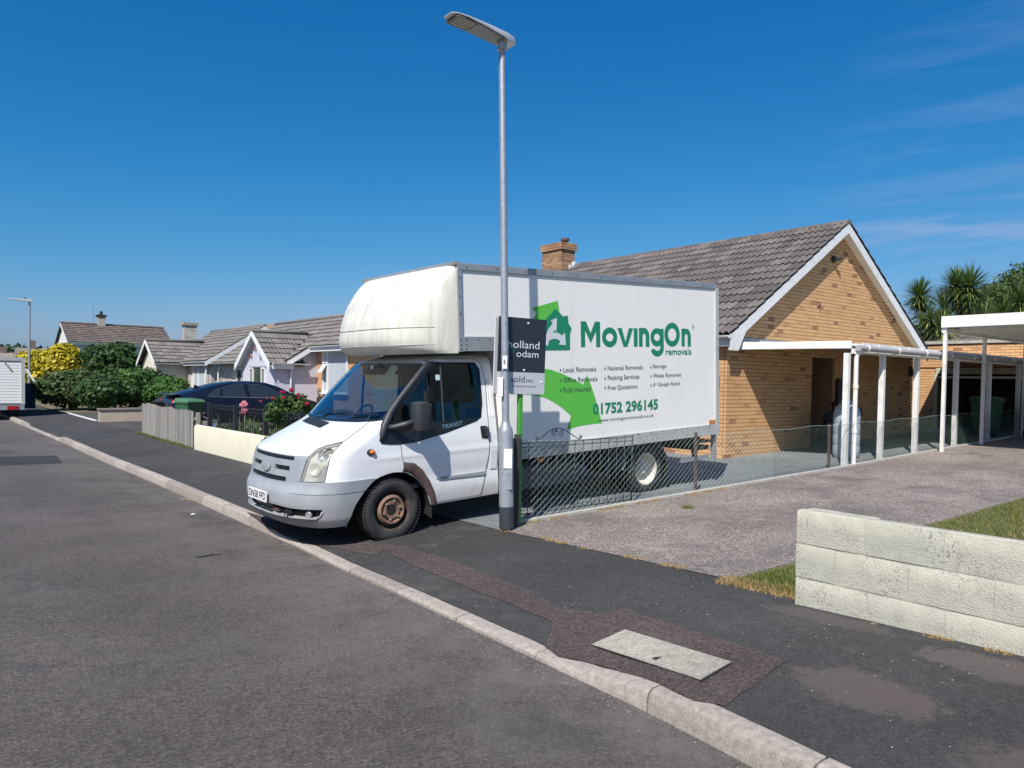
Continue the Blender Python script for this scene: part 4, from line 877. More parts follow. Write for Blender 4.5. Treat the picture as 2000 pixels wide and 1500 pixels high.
# ---- wheels
rim_dark = mat('dark_corroded_rim', (.05, .038, .033), .75, var=.5, scale=20, dirt=(.16, .09, .06), dscale=9, dstr=.6, world=False)
def wheel(s, w0, out, kind, name='wheel'):
    """tyre and rim; out = -1 near side face, +1 far side; w0 outer face"""
    c = Vector(tk(s, .305, w0)); ax = (0, out, 0); r = .335
    root = bpy.data.objects.new(name, None); COL.objects.link(root); root.parent = truck; root.location = c-worldloc(truck)
    mb = MB(); R0 = .215
    prof = [(-.20, R0), (-.205, .27), (-.185, .318), (-.17, .331), (-.03, .331), (-.012, .320), (.0, .290), (.004, .26), (-.004, .232), (-.012, R0)]
    mb.lathe(c, ax, prof, 48); ty = mb.build('tyre', rubber, root, smooth=40)
    mb = MB()
    for k in range(60):
        t = 2*pi*k/60
        for a in (-.165, -.10, -.04):
            p = c+Vector((cos(t)*.331, out*a, sin(t)*.331)); q = c+Vector((cos(t+.035)*.331, out*(a+.045), sin(t+.035)*.331)); e = Vector((cos(t), 0, sin(t)))*.0022; d = Vector((-sin(t), 0, cos(t)))*.018
            mb.add([p, p+d, q+d, q, p+e, p+d+e, q+d+e, q+e], [(4,5,6,7),(0,1,5,4),(1,2,6,5),(2,3,7,6),(3,0,4,7)])
    tag(mb.build('tread', rubber, root), kind='stuff')
    if kind == 'front':
        mb = MB(); prof = [(-.012, R0), (-.008, .222), (-.016, .205), (-.05, .198), (-.085, .19), (-.075, .175), (-.035, .160), (-.012, .150), (-.004, .138), (-.006, .128), (-.03, .112), (-.036, .105), (-.018, .098), (-.012, .088), (-.014, .062), (-.03, .056), (-.06, .05), (-.06, 0)]
        mb.lathe(c, ax, prof[:7], 40); mb.build('rim', rim_dark, root, smooth=35); mb = MB(); mb.lathe(c, ax, prof[6:], 40); mb.build('rim_centre', rust, root, smooth=35)
        mb = MB()
        for k in range(6):
            t = 2*pi*k/6+.3; mb.lathe(c+Vector((cos(t)*.098, out*-.018, sin(t)*.098)), ax, [(0, .013), (.016, .013), (.022, .009), (.022, 0)], 6)
        mb.build('wheel_nuts', mat('rusty_nut', (.26, .17, .12), .7, var=.3, scale=30), root)
        mb = MB()
        for k in range(12):
            t = 2*pi*k/12; mb.lathe(c+Vector((cos(t)*.182, out*-.068, sin(t)*.182)), ax, [(0.004, .016), (.006, 0)], 8)
        mb.build('rim_holes', dark_metal, root)
        mb = MB(); mb.lathe(c, ax, [(-.02, .052), (-.018, .0)], 20); mb.build('hub_centre', dark_metal, root)
    else:
        mb = MB(); prof = [(-.012, R0), (-.008, .222), (-.02, .205), (-.09, .19), (-.12, .17), (-.135, .13), (-.14, .09), (-.11, .075), (-.06, .07), (-.055, 0)]
        mb.lathe(c, ax, prof, 36); mb.build('rim', rim_pale, root, smooth=35)
    return root
wheel(.08, .01, -1, 'front'); wheel(.08, 1.96, 1, 'front')
wheel(4.08, .02, -1, 'rear'); wheel(4.08, .24, -1, 'rear', ); wheel(4.08, 1.95, 1, 'rear')
mb = MB(); mb.tube([tk(4.08, .305, .2), tk(4.08, .305, 1.8)], .06, 8); mb.tube([tk(.08, .305, .2), tk(.08, .305, 1.8)], .05, 8); mb.lathe(tk(4.08, .305, .985), (0, 1, 0), [(-.15, .05), (-.1, .15), (.1, .15), (.15, .05)], 16); mb.build('axle', dark_metal, truck)
for w in (.58, 1.34):
    mb = MB(); mb.hexa([tk(-.3, .42, w), tk(5.4, .50, w), tk(5.4, .50, w+.06), tk(-.3, .42, w+.06), tk(-.3, .56, w), tk(5.4, .66, w), tk(5.4, .66, w+.06), tk(-.3, .56, w+.06)]); mb.build('chassis_rail', dark_metal, truck)
mb = MB(); mb.hexa([tk(-.5, .25, .35), tk(.6, .22, .35), tk(.6, .22, 1.6), tk(-.5, .25, 1.6), tk(-.5, .6, .35), tk(.6, .6, .35), tk(.6, .6, 1.6), tk(-.5, .6, 1.6)]); mb.build('engine_block', dark_metal, truck)
mb = MB(); mb.hexa([tk(1.9, .26, .12), tk(2.9, .26, .12), tk(2.9, .26, .5), tk(1.9, .26, .5), tk(1.9, .56, .12), tk(2.9, .56, .12), tk(2.9, .56, .5), tk(1.9, .56, .5)]); mb.build('fuel_tank', mat('tank_grey', (.09, .09, .09), .5), truck, bevel=.04)
mb = MB(); mb.hexa([tk(1.7, .5, 1.5), tk(3.3, .5, 1.5), tk(3.3, .5, 1.85), tk(1.7, .5, 1.85), tk(1.7, .2, 1.5), tk(3.3, .2, 1.5), tk(3.3, .2, 1.85), tk(1.7, .2, 1.85)]); mb.build('storage_locker', dark_metal, truck)
for k in range(8):
    s = 1.7+k*.5; mb = MB(); mb.hexa([tk(s, .62, .0), tk(s+.05, .62, .0), tk(s+.05, .62, 1.97), tk(s, .62, 1.97), tk(s, .69, .0), tk(s+.05, .69, .0), tk(s+.05, .69, 1.97), tk(s, .69, 1.97)]); mb.build('cross_member', dark_metal, truck)
mb = MB(); mg = [(3.60,.34),(3.66,.48),(3.75,.58),(3.86,.64),(4.08,.665),(4.30,.64),(4.42,.56),(4.49,.45),(4.51,.38)]; vs = []
for (s, h) in mg: vs += [tk(s, h, .0), tk(s, h, .45), tk(s, h+.012, .45), tk(s, h+.012, .0)]
mb.add(vs, [(4*i+j, 4*i+(j+1) % 4, 4*i+4+(j+1) % 4, 4*i+4+j) for i in range(len(mg)-1) for j in range(4)]); mb.build('mudguard', mat('grey_mudguard', (.13, .14, .15), .6), truck, smooth=35)
mb = MB(); mb.slab(tk(4.52, .12, .02), (.004, 0, 0), (0, .42, 0), (0, 0, .28)); mb.build('mud_flap', black_pl, truck)
# ---- box body
BW0, BW1 = -.07, 2.04; SF, SB = .905, 5.52
def bx(mb, s0, s1, h0, h1, w0, w1): return mb.hexa([tk(s0, h0, w0), tk(s1, h0, w0), tk(s1, h0, w1), tk(s0, h0, w1), tk(s0, h1, w0), tk(s1, h1, w0), tk(s1, h1, w1), tk(s0, h1, w1)])
for w0, w1 in ((BW0, BW0+.03), (BW1-.03, BW1)):
    mb = MB(); poly = [(SF, 1.96), (1.56, 1.96), (1.56, .70), (SB, .70), (SB, 2.88), (SF, 2.88)]
    mb.prism([tk(s, h, w0) for s, h in poly], (0, w1-w0, 0)); mb.build('side_panel', panel_white, truck)
mb = MB(); bx(mb, SF, SB, 2.86, 2.895, BW0+.01, BW1-.01); mb.build('box_roof', panel_white, truck)
mb = MB(); bx(mb, 1.58, SB, .70, .74, BW0+.03, BW1-.03); bx(mb, SF, 1.60, 1.955, 1.985, BW0+.03, BW1-.03); mb.build('box_floor', alu_lt, truck)
mb = MB(); bx(mb, 1.56, 1.59, .74, 1.955, BW0+.03, BW1-.03); mb.build('bulkhead', panel_white, truck)
mb = MB(); bx(mb, SB-.06, SB-.03, .74, 2.8, BW0+.05, BW1-.05); mb.build('rear_shutter', alu_lt, truck)
def rivets(pts, parent, name='rivet'):
    mb = MB(); mb.lathe((0, 0, 0), (0, -1, 0), [(0, .0085), (.004, .0075), (.006, .004), (.006, 0)], 8); o = None
    for p in pts:
        if o is None: o = mb.build(name, dark_metal, parent); me = o.data; me.transform(Matrix.Translation(worldloc(parent))); o.location = Vector(p)-worldloc(parent)
        else: share(me, name, parent, p)
w = BW0
for sd, (wa, wb) in enumerate(((BW0-.018, BW0), (BW1, BW1+.018))):
    mb = MB(); bx(mb, SF, SB+.03, 2.835, 2.91, wa, wb+.0); tr_ = mb.build('top_rail', alu, truck, bevel=.004)
    if sd == 0: rivets([tk(SF+.12+.42*i, 2.868, wa) for i in range(11)], tr_)
    mb = MB(); bx(mb, SF+.052, 1.60, 1.95, 2.112, wa, wb); mb.build('side_rail', alu, truck, bevel=.003)
    mb = MB(); bx(mb, 1.60, SB, .775, .835, wa, wb); bx(mb, 1.60, SB, .680, .772, wa-.006, wb); lr = mb.build('bottom_rail', alu_lt, truck, bevel=.003)
    if sd == 0: rivets([tk(1.72+.26*i, .812, wa) for i in range(15)], lr)
    mb = MB(); bx(mb, SF-.005, SF+.05, 1.945, 2.833, wa-.002, wb); cr = mb.build('corner_rail', alu, truck, bevel=.003)
    if sd == 0:
        rivets([tk(SF+.022, h, wa-.002) for h in (2.08, 2.36, 2.55, 2.75, 2.02, 1.975)], cr)
        rivets([tk(s, h, wa) for s, h in ((1.0, 2.08), (1.16, 2.08), (1.32, 2.08), (1.0, 2.02), (1.0, 1.975))], lr)
    mb = MB(); bx(mb, SB, SB+.075, .66, 2.84, wa-.004, wb+.10 if sd == 0 else wb); mb.build('rear_post', alu_lt, truck, bevel=.004)
mb = MB(); bx(mb, SF-.035, SF+.03, 2.885, 2.925, BW0-.01, BW1+.01); mb.build('front_top_rail', alu, truck, bevel=.004)
mb = MB(); bx(mb, SB, SB+.07, 2.72, 2.90, BW0+.12, BW1-.1); mb.build('rear_header', alu_lt, truck)
mb = MB()
for s in (2.6, 3.8): bx(mb, s-.0015, s+.0015, .84, 2.83, BW0-.0012, BW0)
mb.build('panel_joint', mat('panel_joint_line', (.5, .5, .48), .6), truck)
# rear fittings
mb = MB(); bx(mb, SB+.08, SB+.16, 1.35, 1.55, BW0+.02, BW0+.10); mb.tube([tk(SB+.12, 1.55, BW0+.05), tk(SB+.12, 1.72, BW0+.05)], .02, 8); mb.tube([tk(SB+.13, 1.35, BW0+.05), tk(SB+.13, .8, BW0+.05)], .012, 6); mb.build('door_lock_gear', mat('lock_grey', (.42, .44, .44), .5, metal=.3), truck, bevel=.01)
mb = MB(); bx(mb, 4.9, 5.5, .56, .60, .0, 1.97); bx(mb, 5.3, 5.6, .44, .50, .1, 1.87); mb.tube([tk(5.45, .66, .3), tk(5.5, .28, .3)], .035, 6); mb.build('rear_step', dark_metal, truck)
mb = MB(); bx(mb, SB+.01, SB+.06, .28, .66, BW0+.02, BW0+.09); bx(mb, 4.85, 5.5, .31, .37, .02, .06); mb.build('rear_underrun', alu, truck)
mb = MB(); bx(mb, 5.37, 5.515, .845, .90, BW0-.012, BW0-.0005); mb.build('side_marker', mat('faded_marker', (.55, .22, .06), .4, var=.3, scale=20), truck)
mb = MB(); bx(mb, 2.1, 2.2, .60, .65, .02, .03); mb.build('side_marker', orange_pl, truck)
# moulded nose over the cab (outline in plan bulges forward, leaning back)
def nose(a, h):                 # a in -1..1 across, h 1.92..2.9
    t = (h-1.93)/(2.9-1.93); t = max(0, min(1, t))
    s_c = interp([(0,.40),(.04,.30),(.10,.235),(.2,.225),(.4,.27),(.6,.36),(.8,.52),(.9,.64),(.96,.76),(1,.885)], t)
    x = abs(a); k = 1-(1-x**3.2)**(1/1.6) if x < 1 else 1
    return s_c+(SF-s_c)*k
mb = MB(); NA, NH = 56, 30; As = [sin(x*pi/2) for x in fr(-1, 1, NA)]; Hs = [1.93, 1.935, 1.945, 1.96, 1.98]+fr(2.01, 2.62, 14)[0:]+[2.66,2.70,2.74,2.78,2.81,2.84,2.865,2.885,2.90]
vs = []; hw = (BW1-BW0)/2-.004; mid = (BW0+BW1)/2
for h in Hs:
    for a in As:
        rr = 1-.0*(h > 2.8); lift = .03*(1-abs(a)**4)*min(1, max(0, (2.0-h)/.07))
        grv = .004 if (2.205 < h < 2.222) and abs(a) < .93 else 0
        vs.append(tk(nose(a, h)+grv, h-lift*0+.0, mid+a*hw))
n = NA+1; fs = [(j*n+i, j*n+i+1, (j+1)*n+i+1, (j+1)*n+i) for j in range(len(Hs)-1) for i in range(NA)]
b0 = len(vs); vs.append(tk(SF, 1.93, mid)); fs += [(i+1, i, b0) for i in range(NA)]
mb.add(vs, fs); ns_ = mb.build('cab_nose', grp_white, truck, smooth=50)
def nl(h, a0, a1, off=.003): return [tk(nose(a, h)-off, h, mid+a*hw) for a in fr(a0, a1, 30)]
mb = MB(); mb.tube(nl(2.213, -.93, .96), .0032, 4); mb.build('nose_groove', mat('groove_grey', (.12, .12, .11), .8), truck)
mb = MB(); mb.tube(nl(2.03, -.93, .96, .001), .003, 4); mb.tube([nl(2.213, -.93, .96)[0], nl(2.03, -.93, .96)[0]], .003, 4); mb.build('nose_ridge', grp_white, truck)
# ---- lettering on the side
def sd_(u, v, d=0): return Vector(tk(u, v, BW0-.0015-d))
def flat(name, polys, m, d):
    mb = MB()
    for pl in polys:
        r = delaunay_2d_cdt([Vector(p) for p in pl], [], [list(range(len(pl)))], 1, 1e-5)
        mb.add([sd_(p.x, p.y, d) for p in r[0]], [tuple(f) for f in r[2]])
    o = mb.build(name, m, truck, fixn=False); return o
def cat(pts, n=8):             # smooth curve through points
    out = []
    for i in range(len(pts)-1):
        p0 = pts[max(0, i-1)]; p1 = pts[i]; p2 = pts[i+1]; p3 = pts[min(len(pts)-1, i+2)]
        for k in range(n):
            t = k/n; out.append(tuple(.5*((2*p1[j])+(-p0[j]+p2[j])*t+(2*p0[j]-5*p1[j]+4*p2[j]-p3[j])*t*t+(-p0[j]+3*p1[j]-3*p2[j]+p3[j])*t**3) for j in range(2)))
    return out+[pts[-1]]
lower = cat([(1.62,1.76),(1.95,1.745),(2.17,1.73),(2.32,1.70),(2.53,1.63),(2.79,1.52)])+[(2.86,1.64)]+cat([(2.86,1.64),(2.95,1.46),(3.02,1.29),(3.12,1.01)])[1:]+cat([(3.12,1.01),(2.95,1.012),(2.7,1.0),(2.5,.97)])[1:]+[(2.57,1.14)]+cat([(2.57,1.14),(2.4,1.26),(2.14,1.385),(1.83,1.44),(1.62,1.45)])[1:]
upper = cat([(1.70,1.75),(1.78,2.0),(1.90,2.22),(2.04,2.39)])+[(1.96,2.45),(2.38,2.55),(2.44,2.22)]+cat([(2.30,2.30),(2.22,2.15),(2.15,1.95),(2.1,1.74)])
flat('green_arrow', [lower], green_lt, .000); flat('green_arrow', [upper], green_lt, .001)
house = rnd([(2.335,2.455),(2.475,2.355),(2.485,2.375),(2.545,2.372),(2.548,2.285),(2.605,2.215),(2.572,2.165),(2.57,1.955),(2.08,1.955),(2.08,2.16),(2.04,2.20)], .02)
flat('house_logo', [house], green_dk, .0025)
flat('logo_arrow', [[(2.14,2.05),(2.20,2.00),(2.24,2.10),(2.32,2.20),(2.345,2.175),(2.36,2.345),(2.255,2.31),(2.29,2.28),(2.21,2.20)]], white_print, .004); flat('logo_arrow', [cat([(2.20,2.10),(2.27,2.155),(2.36,2.165),(2.44,2.13)], 4)+[(2.485,2.17),(2.50,2.015),(2.38,2.02),(2.41,2.06)]+cat([(2.41,2.06),(2.36,2.085),(2.30,2.09),(2.22,2.07)], 4)[1:]], white_print, .0046)
# heavy rounded letters drawn as strokes
def ring(cx, cy, rx, ry, t, a0=0, a1=360, n=36):
    o = [(cx+rx*cos(radians(a0+(a1-a0)*i/n)), cy+ry*sin(radians(a0+(a1-a0)*i/n))) for i in range(n+1)]; i_ = [(cx+(rx-t)*cos(radians(a0+(a1-a0)*i/n)), cy+(ry-t)*sin(radians(a0+(a1-a0)*i/n))) for i in range(n+1)]
    return [[o[k], o[k+1], i_[k+1], i_[k]] for k in range(n)]
def bar_(x0, y0, x1, y1): return [[(x0, y0), (x1, y0), (x1, y1), (x0, y1)]]
def letters():
    L_ = []; t = .074
    def nn(x0, x1, y0, y1):
        return [bar_(x0, y0, x0+t, y1), ring((x0+x1)/2, y1-(x1-x0)/2-.005, (x1-x0)/2, (x1-x0)/2+.005, t, 0, 180, 18), bar_(x1-t, y0, x1, y1-(x1-x0)/2)]
    L_.append([bar_(2.75, 1.99, 2.824, 2.31), bar_(3.018, 1.99, 3.092, 2.31), [[(2.75, 2.31), (2.84, 2.31), (2.955, 2.10), (2.921, 2.04), (2.885, 2.10)]], [[(3.00, 2.31), (3.092, 2.31), (2.957, 2.10), (2.921, 2.04), (2.887, 2.105)]]])
    L_.append([ring(3.268, 2.113, .142, .128, t)])
    L_.append([[[(3.415, 2.235), (3.498, 2.235), (3.590, 1.99), (3.530, 1.99)]], [[(3.633, 2.235), (3.716, 2.235), (3.600, 1.99), (3.540, 1.99)]]])
    L_.append([bar_(3.730, 1.99, 3.804, 2.235)]); L_.append(nn(3.832, 4.040, 1.99, 2.242))
    L_.append([ring(4.200, 2.117, .134, .125, t), bar_(4.268, 1.965, 4.342, 2.235), ring(4.205, 1.975, .137, .118, t, 195, 360, 20)])
    L_.append([ring(4.525, 2.155, .168, .168, .078)]); L_.append(nn(4.730, 4.940, 1.99, 2.242)); return L_
for lt in letters():
    mb = MB()
    for j, strokes in enumerate(lt):
        for pl in strokes: mb.add([sd_(p[0]+.01, p[1], .0006+.0006*j) for p in pl], [tuple(range(len(pl)))])
    mb.build('letter', green_dk, truck, fixn=False)
T_ = lambda s, u0, u1, v0, v1, m, b=.012, sp=1.0: put_text('lettering', s, sd_, u0, u1, v0, v1, m, truck, .003, bold=b, spacing=sp)
T_('removals', 4.39, 4.96, 1.873, 1.965, green_dk, .012); 
mb = MB()
for pl in ring(5.005, 2.27, .024, .03, .004, n=16): mb.add([sd_(*p, .001) for p in pl], [(0, 1, 2, 3)])
mb.build('registered_mark', text_gr, truck, fixn=False); T_('R', 4.994, 5.017, 2.255, 2.288, text_gr)
for s, u0, u1, v0, v1 in (('Local Removals', 2.45, 3.02, 1.683, 1.742), ('Office Removals', 2.45, 3.04, 1.558, 1.617), ('Fully Insured', 2.45, 2.915, 1.415, 1.492), ('National Removals', 3.23, 3.91, 1.688, 1.745), ('Packing Services', 3.23, 3.84, 1.546, 1.622), ('Free Quotations', 3.23, 3.80, 1.425, 1.492), ('Storage', 4.12, 4.40, 1.682, 1.748), ('Waste Removals', 4.12, 4.72, 1.568, 1.620), ('5* Google Rated', 4.12, 4.69, 1.432, 1.498)):
    T_(s, u0, u1, v0, v1, text_gr, .004)
mb = MB()
for (u, v) in [(u, v) for u in (2.405, 3.18, 4.075) for v in (1.70, 1.575, 1.45)]: mb.add([sd_(u-.011, v, .003), sd_(u+.011, v, .003), sd_(u+.011, v+.024, .003), sd_(u-.011, v+.024, .003)], [(0, 1, 2, 3)])
mb.build('bullet_marks', text_gr, truck, fixn=False)
T_('01752 296145', 2.95, 4.22, 1.128, 1.275, green_dk, .03); T_('www.movingonremovals.co.uk', 3.05, 4.13, 1.02, 1.072, text_gr, .004)
# ============================================================ BRICK AND TILE HELPERS
CAMP = Vector((0, 0, 0))
def inview(p):
    d = p[0]*Fw.x+p[1]*Fw.y+p[2]*Fw.z
    if d < .5: return False
    p = Vector(p); x = 1000+FPX*p.dot(EX)/d; y = 785-FPX*p.dot(EU)/d
    return -5 < x < 2005 and -5 < y < 1505
def scr(p):
    p = Vector(p); d = p.dot(Fw); return (1000+FPX*p.dot(EX)/d, 785-FPX*p.dot(EU)/d)
brick_stops = [(0, (.56, .315, .142)), (.25, (.595, .345, .160)), (.6, (.625, .372, .178)), (.93, (.56, .31, .142)), (.965, (.44, .235, .12)), (.98, (.33, .155, .085)), (1, (.29, .135, .08))]
brick_a = tintmat('buff_brick_faces', brick_stops, .85, .35, 150, attr=True, nscale=45, nmix=.12)
brick_o = tintmat('buff_brick', brick_stops, .85, .35, 150, attr=False, nscale=45, nmix=.12)
mortar_b = mat('brick_mortar', (.25, .155, .085), .95, var=.15, scale=30)
tile_stops = [(0, (.085, .072, .068)), (.5, (.125, .108, .10)), (1, (.17, .15, .138))]
tile_a = tintmat('grey_roof_tile_mass', tile_stops, .9, .7, 45, attr=True, nscale=26, nmix=.35, spots=((.36, .33, .28), 16, .62))
tile_o = tintmat('grey_roof_tile', tile_stops, .9, .7, 45, attr=False, nscale=26, nmix=.35, spots=((.36, .33, .28), 16, .62))
tile_b = tintmat('pale_grey_roof_tile', [(0, (.135, .122, .112)), (.5, (.175, .160, .148)), (1, (.215, .195, .18))], .9, .5, 40, attr=False, nscale=20, nmix=.25)
tile_b2 = tintmat('pale_grey_roof_tile_mass', [(0, (.135, .122, .112)), (.5, (.175, .160, .148)), (1, (.215, .195, .18))], .9, .5, 40, attr=True, nscale=20, nmix=.25)
roof_base = mat('roof_underlay', (.06, .055, .052), .95)
def bricks(parent, o, u, n, length, height, keep, mo=brick_o, ma=brick_a, limit=300, bl=.225, bh=.075, seen=None, name='brick', depth=.05, course0=0):
    """brick skin from corner o along unit u, upward; n = outward normal; keep(a, z) says whether a brick stands there"""
    o, u, n = Vector(o), Vector(u), Vector(n); c = []
    for r in range(int(height/bh)+1):
        a = -bl/2 if (r+course0) % 2 else 0
        while a < length:
            a0, a1 = max(0, a)+.004, min(length, a+bl)-.004
            z0, z1 = r*bh+.004, min(height, (r+1)*bh)-.004
            if a1-a0 > .018 and z1-z0 > .02 and keep((a0+a1)/2, (z0+z1)/2):
                p = o+u*((a0+a1)/2)+Vector((0, 0, (z0+z1)/2)); ok = inview(p) and (seen is None or seen(*scr(p)))
                c.append((0 if ok else 1, p.length, a0, a1, z0, z1))
            a += bl
    c.sort(); single = [x for x in c[:limit] if x[0] == 0]; rest = c[len(single):] 
    proto = {}
    def geom(mb, a0, a1, z0, z1, e):
        p = o+u*a0+Vector((0, 0, z0))+n*e; q = o+u*a1+Vector((0, 0, z0))+n*e; h = Vector((0, 0, z1-z0)); d = -n*depth
        mb.add([p, q, q+h, p+h, p+d, q+d, q+h+d, p+h+d], [(0, 1, 2, 3), (0, 4, 5, 1), (2, 6, 7, 3), (1, 5, 6, 2), (4, 0, 3, 7)])
    for (_, _, a0, a1, z0, z1) in single:
        key = (round(a1-a0, 3), round(z1-z0, 3)); e = random.uniform(-.002, .002)
        c0 = o+u*a0+Vector((0, 0, z0))
        if key not in proto:
            mb = MB(); geom(mb, a0, a1, z0, z1, 0); b = mb.build(name, mo, parent); b.data.transform(Matrix.Translation(worldloc(parent)-c0)); b.location = c0-worldloc(parent); proto[key] = b.data
        else: share(proto[key], name, parent, c0+n*e)
    if rest:
        mb = MB()
        for (_, _, a0, a1, z0, z1) in rest: mb.ti = max(.001, random.random()); geom(mb, a0, a1, z0, z1, random.uniform(-.002, .002))
        tag(mb.build(name+'work', ma, parent), kind='stuff')
def tiles(parent, o, u, s, length, slope, keep, mo=tile_o, ma=tile_a, limit=300, tw=.30, g=.335, seen=None, wave=.036, lap=.028, name='roof_tile'):
    """interlocking tiles: u along the eaves, s up the slope; each has a rolled profile and laps the course below"""
    o, u, s = Vector(o), Vector(u).normalized(), Vector(s).normalized(); n = u.cross(s)
    if n.z < 0: n = -n
    prof = [(0, .0), (.10, .9), (.22, 1.), (.36, .25), (.5, 0.), (.60, .9), (.72, 1.), (.86, .25), (1., 0.)]
    def geom(mb, e=0, jit=0):
        vs = []
        for (a, w) in prof: vs += [u*(a*tw)+n*(w*wave+lap-.012)-s*.0, u*(a*tw)+n*(w*wave+lap), u*(a*tw)+s*(g+.02)+n*(w*wave+.001)]
        b = [tuple(Vector(v)+e) for v in vs]; k = 3
        mb.add(b, [(i*k+1, (i+1)*k+1, (i+1)*k+2, i*k+2) for i in range(8)]+[(i*k, (i+1)*k, (i+1)*k+1, i*k+1) for i in range(8)])
    c = []
    for r in range(int(slope/g+.5)):
        for i in range(int(length/tw+.5)):
            p = o+u*(i*tw)+s*(r*g); m = p+u*tw/2+s*g/2
            if keep((i+.5)*tw, (r+.5)*g):
                ok = inview(m) and (seen is None or seen(*scr(m))); c.append((0 if ok else 1, m.length, tuple(p)))
    c.sort(); single = [x for x in c[:limit] if x[0] == 0]; rest = c[len(single):]
    if single:
        mb = MB(); p0 = Vector(single[0][2]); geom(mb, p0); b = mb.build(name, mo, parent, smooth=50, fixn=False)
        b.data.transform(Matrix.Translation(worldloc(parent)-p0)); b.location = p0-worldloc(parent)
        for x in single[1:]:
            share(b.data, name, parent, Vector(x[2])+n*random.uniform(-.003, .004))
    if rest:
        mb = MB()
        for x in rest: mb.ti = max(.001, random.random()); geom(mb, Vector(x[2])+n*random.uniform(-.003, .004))
        tag(mb.build(name+'s', ma, parent, smooth=50, fixn=False), kind='stuff')
def downpipe(parent, x, y, z0, z1, r=.034, m=None):
    mb = MB(); mb.tube([(x, y, z0), (x, y, z1-.25), (x+.06, y, z1-.1), (x+.12, y, z1)], r, 8); return mb.build('downpipe', m or white_up, parent, smooth=True)
glass_dark = mat('dark_window_glass', (.03, .04, .045), .05, var=.2, spec=.9)
curtain = mat('net_curtain', (.42, .45, .48), .8, var=.15, scale=2, stretch=(14, 14, .5))
# ============================================================ NEAREST BUNGALOW (buff brick gable)
HX0, HX1, HY0, HY1 = 11.92, 19.95, 8.3, 17.1; EZ, RZ, RX = .93, 3.60, 16.02; GZ = -1.42
A = thing('bungalow', (16, 12.5, -1.4), 'nearest bungalow with a buff brick gable and wide grey tiled roof behind the truck', 'house')
mb = MB(); mb.box(HX0+.03, 15.0, HY0+.045, HY1, GZ-.2, EZ); mb.box(15.95, HX1-.03, HY0+.045, HY1, GZ-.2, EZ); mb.box(15.0, 15.95, HY0+1.3, HY1, GZ-.2, EZ)
mb.box(15.0, 15.95, HY0+.045, HY0+1.3, .62, EZ)
mb.prism([(HX0+.03, HY0+.045, EZ), (HX1-.03, HY0+.045, EZ), (RX, HY0+.045, RZ-.11)], (0, HY1-HY0-.05, 0)); mb.build('wall', mortar_b, A)
def keepg(a, z):
    x = HX0+a; zz = GZ+z
    if 15.0 < x < 15.95 and zz < .60: return False
    top = EZ+min((x-11.72)*(RZ-EZ)/(RX-11.72), (20.32-x)*(RZ-EZ)/(20.32-RX))
    return zz < top-.125
def seen_g(x, y): return x > 1405 and not (y > 668 and y < 684) and y < 835
sg = lambda x, y: x > 1405 and y < 835
bricks(A, (HX0, HY0, GZ), (1, 0, 0), (0, -1, 0), 15.0-HX0, 2.025, lambda a, z: True, limit=120, seen=sg)
bricks(A, (15.95, HY0, GZ), (1, 0, 0), (0, -1, 0), HX1-15.95, 2.025, lambda a, z: True, limit=50, seen=sg)
bricks(A, (HX0, HY0, GZ+2.025), (1, 0, 0), (0, -1, 0), HX1-HX0, 3.0, lambda a, z: keepg(a, z+2.025), limit=130, seen=seen_g, course0=1)
bricks(A, (HX0, HY0+.06, GZ), (0, 1, 0), (-1, 0, 0), 8.7, 2.3, lambda a, z: True, limit=0)
# reveals of the recess
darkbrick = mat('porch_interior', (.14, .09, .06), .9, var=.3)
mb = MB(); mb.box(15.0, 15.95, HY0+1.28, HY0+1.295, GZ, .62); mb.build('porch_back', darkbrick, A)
mb = MB(); mb.box(15.1, 15.85, HY0+1.2, HY0+1.27, GZ+.05, .50); mb.build('porch_door', mat('dark_door', (.03, .025, .022), .5), A)
mb = MB(); mb.box(15.99, 16.42, HY0-.09, HY0-.005, -.60, .16); mb.build('meter_box', mat('dark_meter_box', (.035, .033, .03), .5), A, bevel=.01)
# roof
kx = Vector((RX-11.72, 0, RZ-EZ)); slen = kx.length; su = kx.normalized()
mb = MB(); mb.add([(11.72, HY0-.19, EZ), (11.72, HY1+.15, EZ), (RX, HY1+.15, RZ), (RX, HY0-.19, RZ), (11.72, HY0-.19, EZ-.05), (11.72, HY1+.15, EZ-.05), (RX, HY1+.15, RZ-.05), (RX, HY0-.19, RZ-.05)], [(0,1,2,3),(4,7,6,5),(0,3,7,4),(1,5,6,2),(0,4,5,1)])
kr = Vector((RX-20.32, 0, RZ-EZ)); mb.add([(20.32, HY0-.19, EZ), (20.32, HY1+.15, EZ), (RX, HY1+.15, RZ), (RX, HY0-.19, RZ), (20.32, HY0-.19, EZ-.05), (20.32, HY1+.15, EZ-.05), (RX, HY1+.15, RZ-.05), (RX, HY0-.19, RZ-.05)], [(3,2,1,0),(5,6,7,4),(4,7,3,0),(2,6,5,1),(1,5,4,0)])
mb.build('roof', roof_base, A)
def seen_t(x, y): return y < 735-.0 and not (x < 1400 and y > 530+(x-1118)*.082) and x > 1100
tiles(A, Vector((11.66, HY0-.22, EZ-.01)), (0, 1, 0), su, HY1-HY0+.35, slen+.03, lambda a, b: True, seen=seen_t)
tiles(A, Vector((20.38, HY0-.22+31*.3, EZ-.01)), (0, -1, 0), kr, HY1-HY0+.35, kr.length+.03, lambda a, b: True, limit=0)
